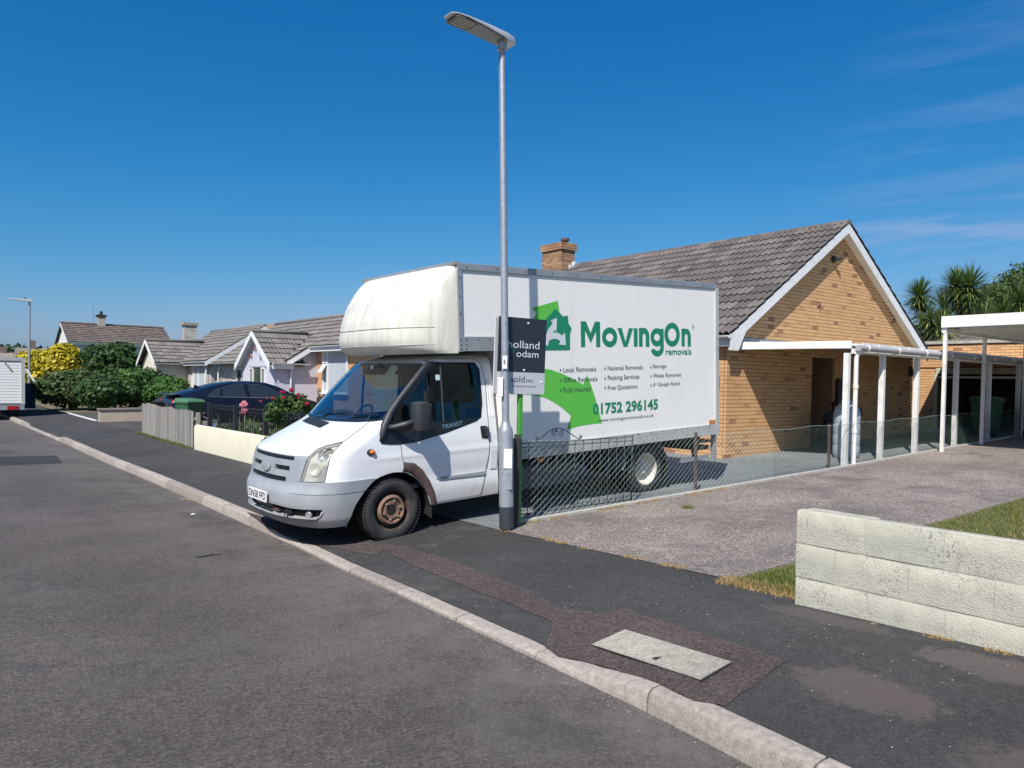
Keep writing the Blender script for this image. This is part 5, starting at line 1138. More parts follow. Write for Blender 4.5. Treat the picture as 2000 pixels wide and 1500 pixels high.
for i in range(21):
    y0 = HY0-.22+i*.44; mb = MB(); r = .115; n = 6; vs = []
    for y in (y0+.008, y0+.435):
        for k in range(n+1):
            t = pi*k/n; vs.append((RX+r*cos(t), y, RZ-.02+.085*sin(t)+(.006 if y > y0+.2 else 0)))
    mb.add(vs, [(k, k+1, n+2+k, n+1+k) for k in range(n)]+[tuple(range(n+1))[::-1], tuple(range(n+1, 2*n+2))]); mb.build('ridge_tile', tile_o, A, smooth=40)
# barge boards, soffit, gutter
def rake(x0, z0, x1, z1, y0, y1, h, m, nm, cut=0):
    mb = MB(); a = Vector((x0, 0, z0)); b = Vector((x1, 0, z1)); dn = Vector((0, 0, -h))
    mb.prism([(x0, y0, z0), (x1, y0, z1), (x1, y0, z1-h), (x0, y0, z0-h)], (0, y1-y0, 0)); return mb.build(nm, m, A)
yb = HY0-.20
rake(11.70, EZ-.035, RX, RZ-.015, yb, yb+.02, .215, white_up, 'barge_board'); rake(20.35, EZ-.035, RX+.002, RZ-.015, yb, yb+.02, .215, white_up, 'barge_board')
rake(11.9, EZ-.05, RX, RZ-.165, yb+.021, HY0+.0, .02, cream_up, 'soffit'); rake(20.2, EZ-.05, RX+.002, RZ-.165, yb+.021, HY0, .02, cream_up, 'soffit')
mb = MB(); mb.prism([(11.70, yb-.004, EZ-.0), (11.70, yb-.004, EZ-.30), (11.98, yb-.004, EZ-.30), (12.22, yb-.004, EZ+.09)], (0, .022, 0)); mb.build('box_end', white_up, A)
mb = MB(); mb.box(11.73, 11.76, yb+.02, HY1+.1, EZ-.22, EZ-.02); mb.box(11.76, HX0, yb+.02, HY1+.1, EZ-.22, EZ-.2); mb.build('fascia', white_up, A)
def gutter(parent, p, q, r=.055, m=None):
    p, q = Vector(p), Vector(q); d = (q-p).normalized(); x = d.cross(Vector((0, 0, 1))).normalized(); mb = MB(); vs = []
    for c in (p, q):
        for k in range(9):
            t = pi+pi*k/8; vs.append(c+x*cos(t)*r+Vector((0, 0, sin(t)*r)))
    for c in (p, q):
        for k in range(9):
            t = pi+pi*k/8; vs.append(c+x*cos(t)*(r-.006)+Vector((0, 0, sin(t)*(r-.006))))
    mb.add(vs, [(k, k+1, 10+k, 9+k) for k in range(8)]+[(18+k, 27+k, 28+k, 19+k) for k in range(8)]+[tuple(range(9)), tuple(range(9, 18))[::-1], (0, 9, 27, 18), (8, 26, 35, 17)]); return mb.build('gutter', m or white_up, parent, smooth=40)
gutter(A, (11.66, yb-.02, EZ-.03), (11.66, HY1+.1, EZ-.03))
# chimney at the far end of the ridge
ch = bpy.data.objects.new('chimney', None); COL.objects.link(ch); ch.parent = A; ch.location = Vector((15.75, 17.2, 3.2))-worldloc(A)
CX0, CX1, CY0, CY1 = 15.48, 16.05, 16.82, 17.72
mb = MB(); mb.box(CX0+.02, CX1-.02, CY0+.02, CY1-.02, -1.4, 4.16); mb.box(CX0-.03, CX1+.03, CY0-.03, CY1+.03, 4.06, 4.27); mb.build('stack', mortar_b, ch)
bm1 = tintmat('chimney_brick', [(0, (.24, .13, .075)), (.4, (.36, .21, .115)), (.7, (.44, .28, .15)), (1, (.22, .12, .085))], .9, .5, 120, attr=False, nscale=40, nmix=.3)
for (o_, u_, n_, l_) in (((CX0, CY0, 3.085), (1, 0, 0), (0, -1, 0), CX1-CX0), ((CX0, CY0, 3.085), (0, 1, 0), (-1, 0, 0), CY1-CY0)):
    bricks(ch, o_, u_, n_, l_, .96, lambda a, z: True, mo=bm1, limit=130)
for (o_, u_, n_, l_) in (((CX0-.045, CY0-.045, 4.06), (1, 0, 0), (0, -1, 0), CX1-CX0+.09), ((CX0-.045, CY0-.045, 4.06), (0, 1, 0), (-1, 0, 0), CY1-CY0+.09)):
    bricks(ch, o_, u_, n_, l_, .226, lambda a, z: True, mo=bm1, limit=60)
mb = MB(); mb.lathe((15.78, 17.0, 4.25), (0, 0, 1), [(0, .10), (.10, .085), (.12, .13), (.19, .14), (.20, .05), (.2, 0)], 14); mb.build('chimney_pot', mat('terracotta_cowl', (.13, .08, .07), .8), ch, smooth=40)
mb = MB(); mb.box(15.9, 16.0, 16.70, 16.80, 3.50, 3.72); mb.box(15.75, 15.85, 16.72, 16.78, 3.50, 3.60); mb.build('lead_flashing', white_print, ch)
# camera on the gable
cz_ = Vector((15.72, HY0-.01, 2.78)); mb = MB(); mb.lathe(cz_, (0, -1, 0), [(0, .07), (.05, .07), (.06, .05), (.06, 0)], 14); mb.tube([cz_+Vector((0, -.05, 0)), cz_+Vector((.06, -.10, .0)), cz_+Vector((.13, -.13, .02))], .032, 8); tag(mb.build('security_light', black_pl, None, smooth=40, loc=cz_), 'small black lamp fixed under the peak of the brick gable', 'wall lamp')
cz_ = Vector((19.75, HY0-.01, .37)); mb = MB(); mb.box(cz_.x-.09, cz_.x+.09, cz_.y-.10, cz_.y, cz_.z-.08, cz_.z+.08); mb.box(cz_.x-.03, cz_.x+.03, cz_.y-.05, cz_.y, cz_.z+.08, cz_.z+.16); tag(mb.build('floodlight', black_pl, None, loc=cz_), 'small black floodlight on the shaded brick wall under the side canopy', 'wall lamp')
stain = mat('wall_stain', (.26, .15, .09), .9, var=.3, scale=30)
# wall plug rust mark: a small bracket remnant
mb = MB(); mb.tube([(15.12, HY0-.012, 1.70), (15.16, HY0-.03, 1.78), (15.22, HY0-.03, 1.76), (15.24, HY0-.012, 1.62)], .012, 5); mb.build('wall_bracket', stain, A)
# ---- side canopy (lean-to)
cn = thing('side_canopy', (15.5, 6.9, -1.35), 'white posted lean-to canopy along the side of the brick bungalow', 'canopy')
ZC = .70
mb = MB(); mb.slab((12.12, HY0-.01, .655), (.55, -1.99, 0), (.035, .01, 0), (0, 0, .135)); mb.build('front_fascia', white_up, cn, bevel=.012)
clear_r = glassmat('canopy_sheet', (.30, .32, .33), .8)
canopy_op = mat('canopy_sheet_grey', (.42, .43, .43), .45, var=.1)
xe = 22.6
mb = MB(); mb.hexa([(12.68, 6.33, .70), (xe, 6.33, .70), (xe, HY0-.01, .80), (12.14, HY0-.01, .80), (12.68, 6.33, .716), (xe, 6.33, .716), (xe, HY0-.01, .816), (12.14, HY0-.01, .816)]); mb.build('roof_sheet', canopy_op, cn)
for i in range(16):
    x = 12.95+i*.615; mb = MB(); mb.hexa([(x, 6.27, .72), (x+.05, 6.27, .72), (x+.05, HY0-.02, .822), (x, HY0-.02, .822), (x, 6.27, .75), (x+.05, 6.27, .75), (x+.05, HY0-.02, .85), (x, HY0-.02, .85)]); mb.build('glazing_bar', white_up, cn)
    if i < 15: mb = MB(); mb.box(x+.06, x+.605, 6.255, 6.28, .715, .765+.0); mb.build('sheet_edge', white_up, cn)
ga = mat('grey_gutter', (.36, .35, .36), .5, var=.06)
mb = MB(); mb.tube([(12.72, 6.20, .665), (xe, 6.20, .665)], .055, 10); mb.build('gutter', ga, cn, smooth=40)
for i in range(9):
    x = 13.0+i*1.2; mb = MB(); mb.tube([(x, 6.20, .665), (x+.05, 6.20, .665)], .064, 10); mb.build('gutter_bracket', white_up, cn, smooth=40)
mb = MB(); mb.box(12.72, xe, 6.285, 6.33, .57, .66); mb.build('edge_beam', white_post, cn)
for x in (12.60, 13.93, 15.40, 17.35, 19.25, 21.2):
    mb = MB(); mb.box(x-.045, x+.045, 6.29, 6.38, yard(x, 6.3)-.05, .575); mb.build('post', white_post, cn, bevel=.005)
mb = MB(); mb.tube([(12.80, 6.22, .62), (12.80, 6.27, .5), (12.80, 6.27, -1.36)], .040, 10); dp = mb.build('downpipe', white_up, cn, smooth=40)
for z in (.60, -.0, -.78): mb = MB(); mb.tube([(12.80, 6.27, z-.035), (12.80, 6.27, z+.035)], .049, 10); mb.build('pipe_collar', cream_up if z == 0 else white_up, dp, smooth=40)
mb = MB(); mb.slab((12.15, HY0-.03, .80), (6.6, 0, 0), (0, .02, 0), (0, .0, .10)); mb.build('flashing', alu, cn)
# ---- garage at the end of the drive
G = thing('garage', (24.5, 8, -1.1), 'flat roofed brick garage with a dark open front at the end of the drive', 'garage')
mb = MB(); mb.box(22.06, 22.3, 4.3, 5.0, -1.4, .55); mb.box(22.06, 22.3, 8.55, 9.6, -1.4, .55); mb.box(22.06, 22.3, 4.3, 9.6, .55, 1.2); mb.box(22.3, 27.5, 9.4, 9.6, -1.4, 1.2); mb.box(22.3, 27.5, 4.3, 4.5, -1.4, 1.2); mb.box(27.3, 27.5, 4.5, 9.4, -1.4, 1.2); mb.build('wall', mortar_b, G)
bricks(G, (22.0, 4.3, .56), (0, 1, 0), (-1, 0, 0), 5.3, .60, lambda a, z: True, limit=200)
bricks(G, (22.0, 8.58, -1.2), (0, 1, 0), (-1, 0, 0), 1.0, 1.72, lambda a, z: True, limit=100)
mb = MB(); mb.box(21.95, 22.3, 4.2, 9.7, 1.20, 1.28); mb.build('coping', mat('weathered_coping', (.36, .33, .28), .9, var=.2), G)
mb = MB(); mb.box(22.3, 27.4, 4.4, 9.5, 1.1, 1.18); mb.build('flat_roof', roof_base, G)
mb = MB(); mb.box(21.98, 22.04, 5.0, 8.55, .38, .54); mb.box(21.98, 22.04, 8.5, 8.58, -1.2, .38); mb.build('door_frame', mat('cream_frame', (.50, .46, .32), .6), G)
mb = MB(); mb.box(22.05, 22.12, 5.0, 8.5, .26, .32); mb.build('door_track', cream_up, G)
mb = MB(); mb.box(24.6, 24.66, 6.9, 7.05, -1.1, .2); mb.build('leaning_board', mat('grey_blue_board', (.35, .40, .48), .6), G)
for (y, h, c) in ((6.0, .9, (.15, .07, .04)), (7.6, 1.3, (.05, .05, .06)), (5.6, 1.2, (.12, .10, .09))):
    mb = MB(); mb.box(25.0, 25.6, y, y+.5, -1.15, -1.15+h); mb.build('stored_cupboard', mat('stored_%d' % int(y*10), c, .7), G, bevel=.02)
# ---- neighbour's carport on the right
cp = thing('carport', (18.5, 4.9, -1.3), 'white flat roofed carport on thin posts at the right edge', 'carport')
mb = MB(); mb.box(15.98, 16.02, 2.9, 6.14, 1.20, 1.425); mb.build('fascia', white_up, cp, bevel=.004)
mb = MB(); mb.box(16.02, 21.8, 6.06, 6.14, 1.10, 1.19); mb.build('side_beam', white_post, cp)
mb = MB(); mb.box(16.02, 21.8, 2.9, 2.98, 1.10, 1.19); mb.build('side_beam', white_post, cp)
for i in range(8):
    x = 16.7+i*.7; mb = MB(); mb.box(x, x+.05, 2.98, 6.06, 1.13, 1.24); mb.build('rafter', white_post, cp)
mb = MB()
ys_ = fr(2.98, 6.1, 42); vs = []
for i, y in enumerate(ys_): vs += [(16.03, y, 1.27+.022*(i % 2)), (21.8, y, 1.27+.022*(i % 2))]
mb.add(vs, [(2*i, 2*i+1, 2*i+3, 2*i+2) for i in range(len(ys_)-1)]); mb.build('roof_sheet', mat('roof_sheet_cream', (.55, .53, .47), .6, var=.1), cp)
for x in (16.06, 18.15, 20.75):
    for y in (6.08, 2.94):
        mb = MB(); mb.box(x-.035, x+.035, y-.03, y+.03, yard(x, y)-.05, 1.10 if x > 17 else 1.20); mb.build('post', white_post, cp)
# house behind the garage
Hb = thing('bungalow', (31, 12, -1), 'grey tiled bungalow roof showing behind the garage and spiky palms', 'house')
mb = MB(); mb.box(29.5, 35, 6, 17.5, -1.3, 1.15); mb.build('wall', mortar_b, Hb)
mb = MB(); mb.prism([(29.2, 5.8, 1.15), (35.3, 5.8, 1.15), (32.2, 5.8, 2.5)], (0, 12, 0)); mb.build('roof', roof_base, Hb)
mb2 = Vector((3.0, 0, 1.35)); tiles(Hb, (29.15, 5.7, 1.17), (0, 1, 0), mb2, 12, mb2.length, lambda a, b: True, limit=110, seen=lambda x, y: True, g=.34)
# ============================================================ BUNGALOWS BEYOND
lilac = mat('lilac_render', (.52, .515, .585), .85, var=.03, scale=3, bump=.1)
cream2 = mat('cream_render_far', (.62, .58, .48), .85, var=.04, scale=2)
stonec = tintmat('pale_stone_block', [(0, (.38, .36, .33)), (.5, (.46, .44, .40)), (1, (.52, .50, .46))], .9, .4, 40, attr=False, nscale=12, nmix=.15)
stonea = tintmat('pale_stone_blocks', [(0, (.38, .36, .33)), (.5, (.46, .44, .40)), (1, (.52, .50, .46))], .9, .4, 40, attr=True, nscale=12, nmix=.15)
blue_soffit = mat('white_verge_board', (.72, .73, .74), .5, var=.03)
def roofslab(parent, pts, th=.06, m=None, nm='roof'):
    p = [Vector(q) for q in pts]; n = len(p); d = Vector((0, 0, -th)); mb = MB()
    mb.add(p+[q+d for q in p], [tuple(range(n)), tuple(range(n, 2*n))[::-1]]+[(i, n+i, n+(i+1) % n, (i+1) % n) for i in range(n)]); return mb.build(nm, m or roof_base, parent)
def win(parent, o, u, n, w, h, cols, m_gl, sill=True, nm='window', rows=None, frame=.055):
    """o = lower left corner; frames as parts, panes as their children"""
    o, u, n = Vector(o), Vector(u), Vector(n); up = Vector((0, 0, 1)); mb = MB()
    mb.slab(o, u*w, n*.06, up*frame); mb.slab(o+up*(h-frame), u*w, n*.06, up*frame); edges_ = [0]+cols+[1]
    for c in edges_: x = max(0, min(w-frame, c*w-frame/2)); mb.slab(o+u*x+up*frame, u*frame, n*.06, up*(h-2*frame))
    for (a, b, r) in (rows or []): mb.slab(o+u*(a*w)+up*(r*h), u*((b-a)*w), n*.055, up*frame)
    f = mb.build(nm, white_up, parent)
    for a, b in zip(edges_, edges_[1:]):
        g = MB(); g.slab(o+u*(a*w+.02)+up*.03+n*.01, u*((b-a)*w-.04), n*.012, up*(h-.06)); g.build('pane', m_gl, f)
    if sill: s_ = MB(); s_.slab(o-u*.05-up*.04, u*(w+.1), n*.14, up*.04); s_.build('sill', white_up, f)
    return f
# ---- lilac bungalow
B = thing('bungalow', (12, 31, -1.6), 'lilac rendered bungalow with a pointed white porch gable and terracotta fish ornaments', 'house')
PX, PY0, PY1 = 9.95, 25.75, 28.95; pz, pr = .50, 1.66; py = (PY0+PY1)/2
mb = MB(); mb.box(PX, 11.85, PY0, PY1, -1.75, pz); mb.prism([(PX, PY0, pz), (PX, PY1, pz), (PX, py, pr-.12)], (1.9, 0, 0)); mb.build('porch_wall', lilac, B)
BX = 11.58; ME, MZ, RBX, RBZ, BY1 = 11.25, 1.13, 13.3, 2.42, 34.2
mb = MB(); mb.box(BX, 15.9, 21.4, BY1-.25, -1.75, MZ-.05); mb.box(10.75, BX, PY1, BY1-.25, -1.75, .55); mb.prism([(BX, PY0, .6), (10.8, PY0, .6), (BX, PY0, MZ)], (0, BY1-.25-PY0, 0)); mb.prism([(BX, 21.4, MZ-.05), (15.9, 21.4, .75), (13.3, 21.4, RBZ-.12)], (0, BY1-.25-21.4, 0)); mb.build('wall', cream2, B)
mb = MB(); mb.prism([(10.7, PY0-.006, -1.75), (BX-.01, PY0-.006, -1.75), (BX-.01, PY0-.006, 1.10), (10.7, PY0-.006, .56)], (0, .004, 0)); mb.build('side_wall', lilac, B)
u_ = Vector((RBX-ME, 0, RBZ-MZ)); tt = u_.normalized(); k_ = tt.z/tt.x; x_l = 10.35; z_l = MZ-(ME-10.35)*k_
roofslab(B, [(ME, 21.2, MZ), (ME, PY0-.2, MZ), (RBX, PY0-.2, RBZ), (RBX, 21.2, RBZ)])
roofslab(B, [(x_l, PY0-.2, z_l), (x_l, BY1, z_l), (RBX, BY1, RBZ), (RBX, PY0-.2, RBZ)])
roofslab(B, [(RBX, 21.2, RBZ), (RBX, BY1, RBZ), (16.25, BY1, .56), (16.25, 21.2, .56)])
def kB(a, b):
    y = 21.2+a; x = 10.35+b*tt.x
    if y < PY0-.2 and x < ME-.05: return False
    if PY0-.15 < y < PY1+.15:
        zm = z_l+(x-10.35)*k_; zp = pr-abs(y-py)*(pr-pz)/1.75
        if zp > zm+.03: return False
    return True
tiles(B, (10.33, 21.2, z_l+.01), (0, 1, 0), u_, 13.0, (RBX-10.35)/tt.x, kB, mo=tile_b, ma=tile_b2, limit=300, g=.34, seen=lambda x, y: x < 672, wave=.018, lap=.035)
# porch roof
for sgn in (-1, 1):
    e = Vector((9.72, py+sgn*1.80, pz-.06)); r = Vector((9.72, py, pr)); xe_ = 10.35+(pr-z_l)/k_
    roofslab(B, [e, (11.0, e.y, e.z), (xe_, py, pr), r])
    sv = r-e; ul = Vector((1, 0, 0))
    def kp_(a, b, e=e, sv=sv, sgn=sgn):
        x = 9.72+a; z = e.z+b*sv.normalized().z; zm = z_l+(x-10.35)*k_ if x > 10.35 else -9
        return z > zm-.05 and z < pr-.02
    tiles(B, e+Vector((0, 0, .01)) if sgn < 0 else e+Vector((0, 0, .01)), (1, 0, 0), sv, 4.3, sv.length+.05, kp_, mo=tile_b, ma=tile_b2, limit=170 if sgn < 0 else 0, g=.34, wave=.018, lap=.035)
    mb = MB(); mb.prism([e+Vector((-.03, 0, .02)), r+Vector((-.03, 0, .02)), r+Vector((-.03, 0, -.17)), e+Vector((-.03, 0, -.22))], (.03, 0, 0)); mb.build('barge_board', blue_soffit, B)
    mb = MB(); mb.prism([e+Vector((0, 0, -.06)), r+Vector((0, 0, -.09)), r+Vector((0, 0, -.11)), e+Vector((0, 0, -.08))], (.24, 0, 0)); mb.build('soffit', blue_soffit, B)
mb = MB(); mb.tube([(9.7, py, pr+.03), (11.9, py, pr+.03)], .07, 6); mb.build('ridge_tiles', tile_b, B, smooth=True)
mb = MB(); mb.tube([(RBX, 21.2, RBZ+.04), (RBX, BY1, RBZ+.04)], .09, 6); mb.build('ridge_tiles', tile_b, B, smooth=True)
mb = MB()
for i in range(12):
    t0, t1 = i/12, (i+1)/12; P0 = Vector((10.9+(xe_-10.9)*t0, py-1.75*(1-t0), pz+(pr-pz)*t0+.03)); P1 = Vector((10.9+(xe_-10.9)*t1, py-1.75*(1-t1), pz+(pr-pz)*t1+.03)); mb.beam(P0, P1, .12, .01)
mb.build('valley_gutter', black_pl, B)
gutter(B, (9.8, PY0-.26, pz-.02), (10.9+.3, PY0-.26, pz-.02)); gutter(B, (ME-.06, 21.2, MZ-.02), (ME-.06, PY0-.15, MZ-.02)); gutter(B, (10.28, PY1+.2, z_l), (10.28, 34.2, z_l))
mb = MB(); mb.prism([(10.35, PY0-.21, z_l-.02), (ME, PY0-.21, MZ-.02), (ME, PY0-.21, MZ-.2), (10.35, PY0-.21, z_l-.2)], (0, .02, 0)); mb.box(ME-.02, ME+.01, 21.2, PY0-.2, MZ-.2, MZ-.03); mb.box(9.8, 10.6, PY0-.215, PY0-.19, pz-.22, pz-.05); mb.build('fascia', blue_soffit, B)
mb = MB(); mb.box(ME+.01, BX, 21.2, PY0-.2, MZ-.2, MZ-.18); mb.build('soffit', blue_soffit, B)
downpipe(B, 10.55, PY0-.07, -1.6, pz-.05); downpipe(B, 10.55, 33.85, -1.6, z_l-.05)
# porch windows and bits
N_ = Vector((-1, 0, 0)); U_ = Vector((0, -1, 0))
win(B, (PX-.0, py+.75, -1.55), U_, N_, .36, 1.88, [], glass_dark, False, rows=[(0, 1, .66)]); win(B, (PX, py-.47, -1.55), U_, N_, .36, 1.88, [], glass_dark, False, rows=[(0, 1, .66)])
mb = MB(); mb.box(PX-.01, PX+.01, py-.45, py+.37, -1.55, .33); mb.build('door_panel', mat('greenish_door_glass', (.05, .065, .05), .15, var=.3, scale=2), B)
mb = MB(); mb.box(PX-.05, PX, py-.87, py+.80, .34, .40); mb.build('lintel', mat('grey_lintel', (.35, .35, .40), .8), B)
terr = mat('terracotta_ornament', (.30, .12, .08), .7, var=.4, scale=20)
for (dy, z, s, m_) in ((.12, 1.03, .12, terr), (.55, .78, .13, terr), (-.40, .70, .11, mat('grey_ornament', (.20, .20, .23), .6))):
    mb = MB(); c = Vector((PX-.04, py+dy, z)); vs = []
    mb.lathe(c-Vector((0, 0, s)), (0, .35, 1), [(0, .0), (s*.5, s*.34), (s, s*.42), (s*1.5, s*.26), (s*1.8, s*.10), (s*2.1, s*.3), (s*2.2, 0)], 8)
    for i, v in enumerate(mb.v): mb.v[i] = (c.x+(v[0]-c.x)*.5, v[1], v[2])
    mb.build('fish_ornament', m_, B, smooth=True)
mb = MB(); mb.box(PX-.02, PX, PY1-.45, PY1-.25, -.95, -.78); mb.build('number_plaque', mat('plaque_slate', (.15, .15, .17), .5), B)
# brick front with window behind the windscreen
bricks(B, (BX-.01, PY0-.01, -1.6), (0, -1, 0), (-1, 0, 0), .62, 2.55, lambda a, z: True, limit=110); bricks(B, (BX-.01, 23.2, -1.6), (0, -1, 0), (-1, 0, 0), 1.8, 2.55, lambda a, z: True, limit=60)
bricks(B, (BX-.01, PY0-.63, -1.6), (0, -1, 0), (-1, 0, 0), 1.92, 1.02, lambda a, z: True, limit=60)
win(B, (BX-.02, PY0-.60, -.55), U_, N_, 1.95, 1.5, [.2], curtain, True, rows=[(0, .2, .72)])
mb = MB(); P0 = Vector((BX-.10, PY0-.66, .47)); mb.slab(P0, (0, -.36, 0), (-.20, 0, -.28), (.02, 0, .02)); mb.build('top_hung_sash', white_up, B)
mb = MB(); c = Vector((BX-.025, PY0-.24, -.55)); mb.lathe(c, (-1, 0, 0), [(0, .11), (.02, .11), (.03, .08), (.03, 0)], 14); mb.build('wall_plaque', mat('slate_plaque', (.12, .11, .11), .6), B)
win(B, (10.74, 31.9, -1.1), U_, N_, 1.6, 1.45, [.4], glass_dark, True)
bricks(B, (10.72, 33.9, -1.7), (0, -1, 0), (-1, 0, 0), 1.3, 2.2, lambda a, z: True, mo=stonec, ma=stonea, limit=40, bl=.45, bh=.15, name='stone_block')
# ---- cream bungalow
D_ = thing('bungalow', (12.5, 40, -1.6), 'cream bungalow with pale stone cladding, side gable and tall stone chimney', 'house')
DY0, DY1 = 36.3, 44.2; dx0 = 10.98; DE, DZ, DRX, DRZ = 10.65, .68, 13.44, 2.47
mb = MB(); mb.box(dx0, 15.9, DY0, DY1, -1.8, .72); mb.prism([(dx0, DY0, .72), (15.9, DY0, .72), (DRX, DY0, DRZ-.14)], (0, DY1-DY0, 0)); mb.box(9.55, dx0, 40.1, 43.2, -1.8, .62); mb.prism([(9.55, 40.1, .62), (9.55, 43.2, .62), (9.55, 41.65, 1.60)], (2.0, 0, 0)); mb.build('wall', cream2, D_)
uD = Vector((DRX-DE, 0, DRZ-DZ)); tD = uD.normalized(); kD_ = tD.z/tD.x
roofslab(D_, [(DE, DY0-.3, DZ-.01), (DE, DY1+.2, DZ-.01), (DRX, DY1+.2, DRZ), (DRX, DY0-.3, DRZ)]); roofslab(D_, [(DRX, DY0-.3, DRZ), (DRX, DY1+.2, DRZ), (16.2, DY1+.2, .66), (16.2, DY0-.3, .66)])
dz0, dzr, dym = .60, 1.78, 41.65
def kDm(a, b):
    y = DY0-.3+a; x = DE+b*tD.x; zm = DZ+(x-DE)*kD_
    return not (39.7 < y < 43.6 and dzr-abs(y-dym)*(dzr-dz0)/1.9 > zm+.03)
tiles(D_, (DE-.03, DY0-.3, DZ+.01), (0, 1, 0), uD, 8.4, uD.length, kDm, mo=tile_b, ma=tile_b2, limit=220, g=.34, wave=.018, lap=.04)
for sgn in (-1, 1):
    e = Vector((9.3, dym+sgn*1.9, dz0)); r = Vector((9.3, dym, dzr)); xe_ = DE+(dzr-DZ)/kD_
    roofslab(D_, [e, (DE-.1, e.y, e.z), (xe_, dym, dzr), r]); sv = r-e
    tiles(D_, e+Vector((0, 0, .01)), (1, 0, 0), sv, 4.0, sv.length+.05, lambda a, b, sv=sv, e=e: e.z+b*sv.normalized().z > DZ+(9.3+a-DE)*kD_-.05 and e.z+b*sv.normalized().z < dzr-.02, mo=tile_b, ma=tile_b2, limit=80 if sgn < 0 else 0, g=.34, wave=.018, lap=.04)
    mb = MB(); mb.prism([e+Vector((-.03, 0, .02)), r+Vector((-.03, 0, .02)), r+Vector((-.03, 0, -.16)), e+Vector((-.03, 0, -.2))], (.03, 0, 0)); mb.build('barge_board', blue_soffit, D_)
    xr = DE if sgn < 0 else 16.2
    mb = MB(); mb.prism([(xr, DY0-.33, DZ), (DRX, DY0-.33, DRZ), (DRX, DY0-.33, DRZ-.22), (xr, DY0-.33, DZ-.22)], (0, .03, 0)); mb.build('barge_board', blue_soffit, D_)
mb = MB(); mb.tube([(DRX, DY0-.3, DRZ+.05), (DRX, DY1+.2, DRZ+.05)], .09, 6); mb.build('ridge_tiles', tile_b, D_, smooth=True)
mb = MB(); mb.tube([(9.3, dym, dzr+.03), (12.2, dym, dzr+.03)], .08, 6); mb.build('ridge_tiles', tile_b, D_, smooth=True)
mb = MB()
for i in range(10):
    t0, t1 = i/10, (i+1)/10; mb.beam((DE+(xe_-DE)*t0, dym-1.9*(1-t0), dz0+(dzr-dz0)*t0+.05), (DE+(xe_-DE)*t1, dym-1.9*(1-t1), dz0+(dzr-dz0)*t1+.05), .12, .01)
mb.build('valley_gutter', black_pl, D_)
gutter(D_, (9.35, 39.7, dz0-.02), (10.6, 39.7, dz0-.02)); gutter(D_, (DE-.07, DY0-.3, DZ-.02), (DE-.07, 39.8, DZ-.02)); downpipe(D_, 10.80, DY0+.15, -1.6, .6)
mb = MB(); mb.box(DE-.02, DE+.02, DY0-.3, 39.8, .48, .67); mb.build('fascia', blue_soffit, D_)
bricks(D_, (10.95, 40.05, -1.7), (0, -1, 0), (-1, 0, 0), .45, 2.2, lambda a, z: True, mo=stonec, ma=stonea, limit=40, bl=.45, bh=.15, name='stone_block')
bricks(D_, (10.95, DY0+.66, -1.7), (0, -1, 0), (-1, 0, 0), .66, 2.2, lambda a, z: True, mo=stonec, ma=stonea, limit=40, bl=.45, bh=.15, name='stone_block'); bricks(D_, (10.95, 38.9, -1.7), (0, -1, 0), (-1, 0, 0), 1.9, .8, lambda a, z: True, mo=stonec, ma=stonea, limit=40, bl=.45, bh=.15, name='stone_block')
bricks(D_, (10.98, DY0-.03, -1.7), (1, 0, 0), (0, -1, 0), .6, 2.2, lambda a, z: True, mo=stonec, ma=stonea, limit=40, bl=.45, bh=.15, name='stone_block')
win(D_, (10.94, 38.9, -.9), U_, N_, 1.9, 1.4, [.45], curtain, True); win(D_, (9.54, 42.1, -1.3), U_, N_, 1.0, 1.4, [], glass_dark, False)
mb = MB(); mb.box(12.3, 12.95, 45.6, 46.1, -1.5, 2.92); ck = mb.build('chimney', stonea, D_)
bricks(ck, (12.27, 45.57, 1.1), (1, 0, 0), (0, -1, 0), .71, 1.82, lambda a, z: True, mo=stonec, ma=stonea, limit=60, bl=.25, bh=.13, name='stone_block')
mb = MB(); mb.box(12.2, 13.05, 45.5, 46.2, 2.92, 3.08); mb.build('chimney_cap', mat('stone_cap', (.30, .26, .21), .9), ck)
mb = MB(); mb.lathe((9.5, 43.4, .75), (-.4, -.8, .2), [(0, .0), (.02, .18), (.07, .27), (.08, .27)], 16); dsh = mb.build('satellite_dish', black_pl, D_, smooth=True)
# ---- house end-on at the bend
E_ = thing('house', (13, 71, -1.6), 'white house with a long brown tiled roof and dormer windows at the bend', 'house')
brown_t = tintmat('brown_roof_tile', [(0, (.115, .092, .082)), (.5, (.15, .122, .108)), (1, (.19, .15, .13))], .9, .5, 20, attr=False, nscale=8, nmix=.2, spots=((.30, .16, .06), 2.5, .66))
brown_a = tintmat('brown_roof_tiles', [(0, (.115, .092, .082)), (.5, (.15, .122, .108)), (1, (.19, .15, .13))], .9, .5, 20, attr=True, nscale=8, nmix=.2, spots=((.30, .16, .06), 2.5, .66))
EX0, EX1 = 9.25, 17.0; ez, er, ey0, eyr = 2.45, 4.05, 66.2, 69.6
mb = MB(); mb.box(EX0+.2, EX1-.2, 66.5, 73, -1.8, 2.45); mb.prism([(EX0+.2, 66.5, 2.4), (EX0+.2, 73, 2.4), (EX0+.2, 69.6, 3.95)], (7.3, 0, 0)); mb.build('wall', mat('white_render', (.62, .62, .60), .8, var=.04), E_)
roofslab(E_, [(EX0, ey0, ez), (EX1, ey0, ez), (EX1, eyr, er), (EX0, eyr, er)]); roofslab(E_, [(EX0, eyr, er), (EX1, eyr, er), (EX1, 73.2, 2.3), (EX0, 73.2, 2.3)])
sE = Vector((0, eyr-ey0, er-ez)); tiles(E_, (EX0, ey0, ez+.01), (1, 0, 0), sE, EX1-EX0, sE.length, lambda a, b: True, mo=brown_t, ma=brown_a, limit=280, g=.36, wave=.03, lap=.05)
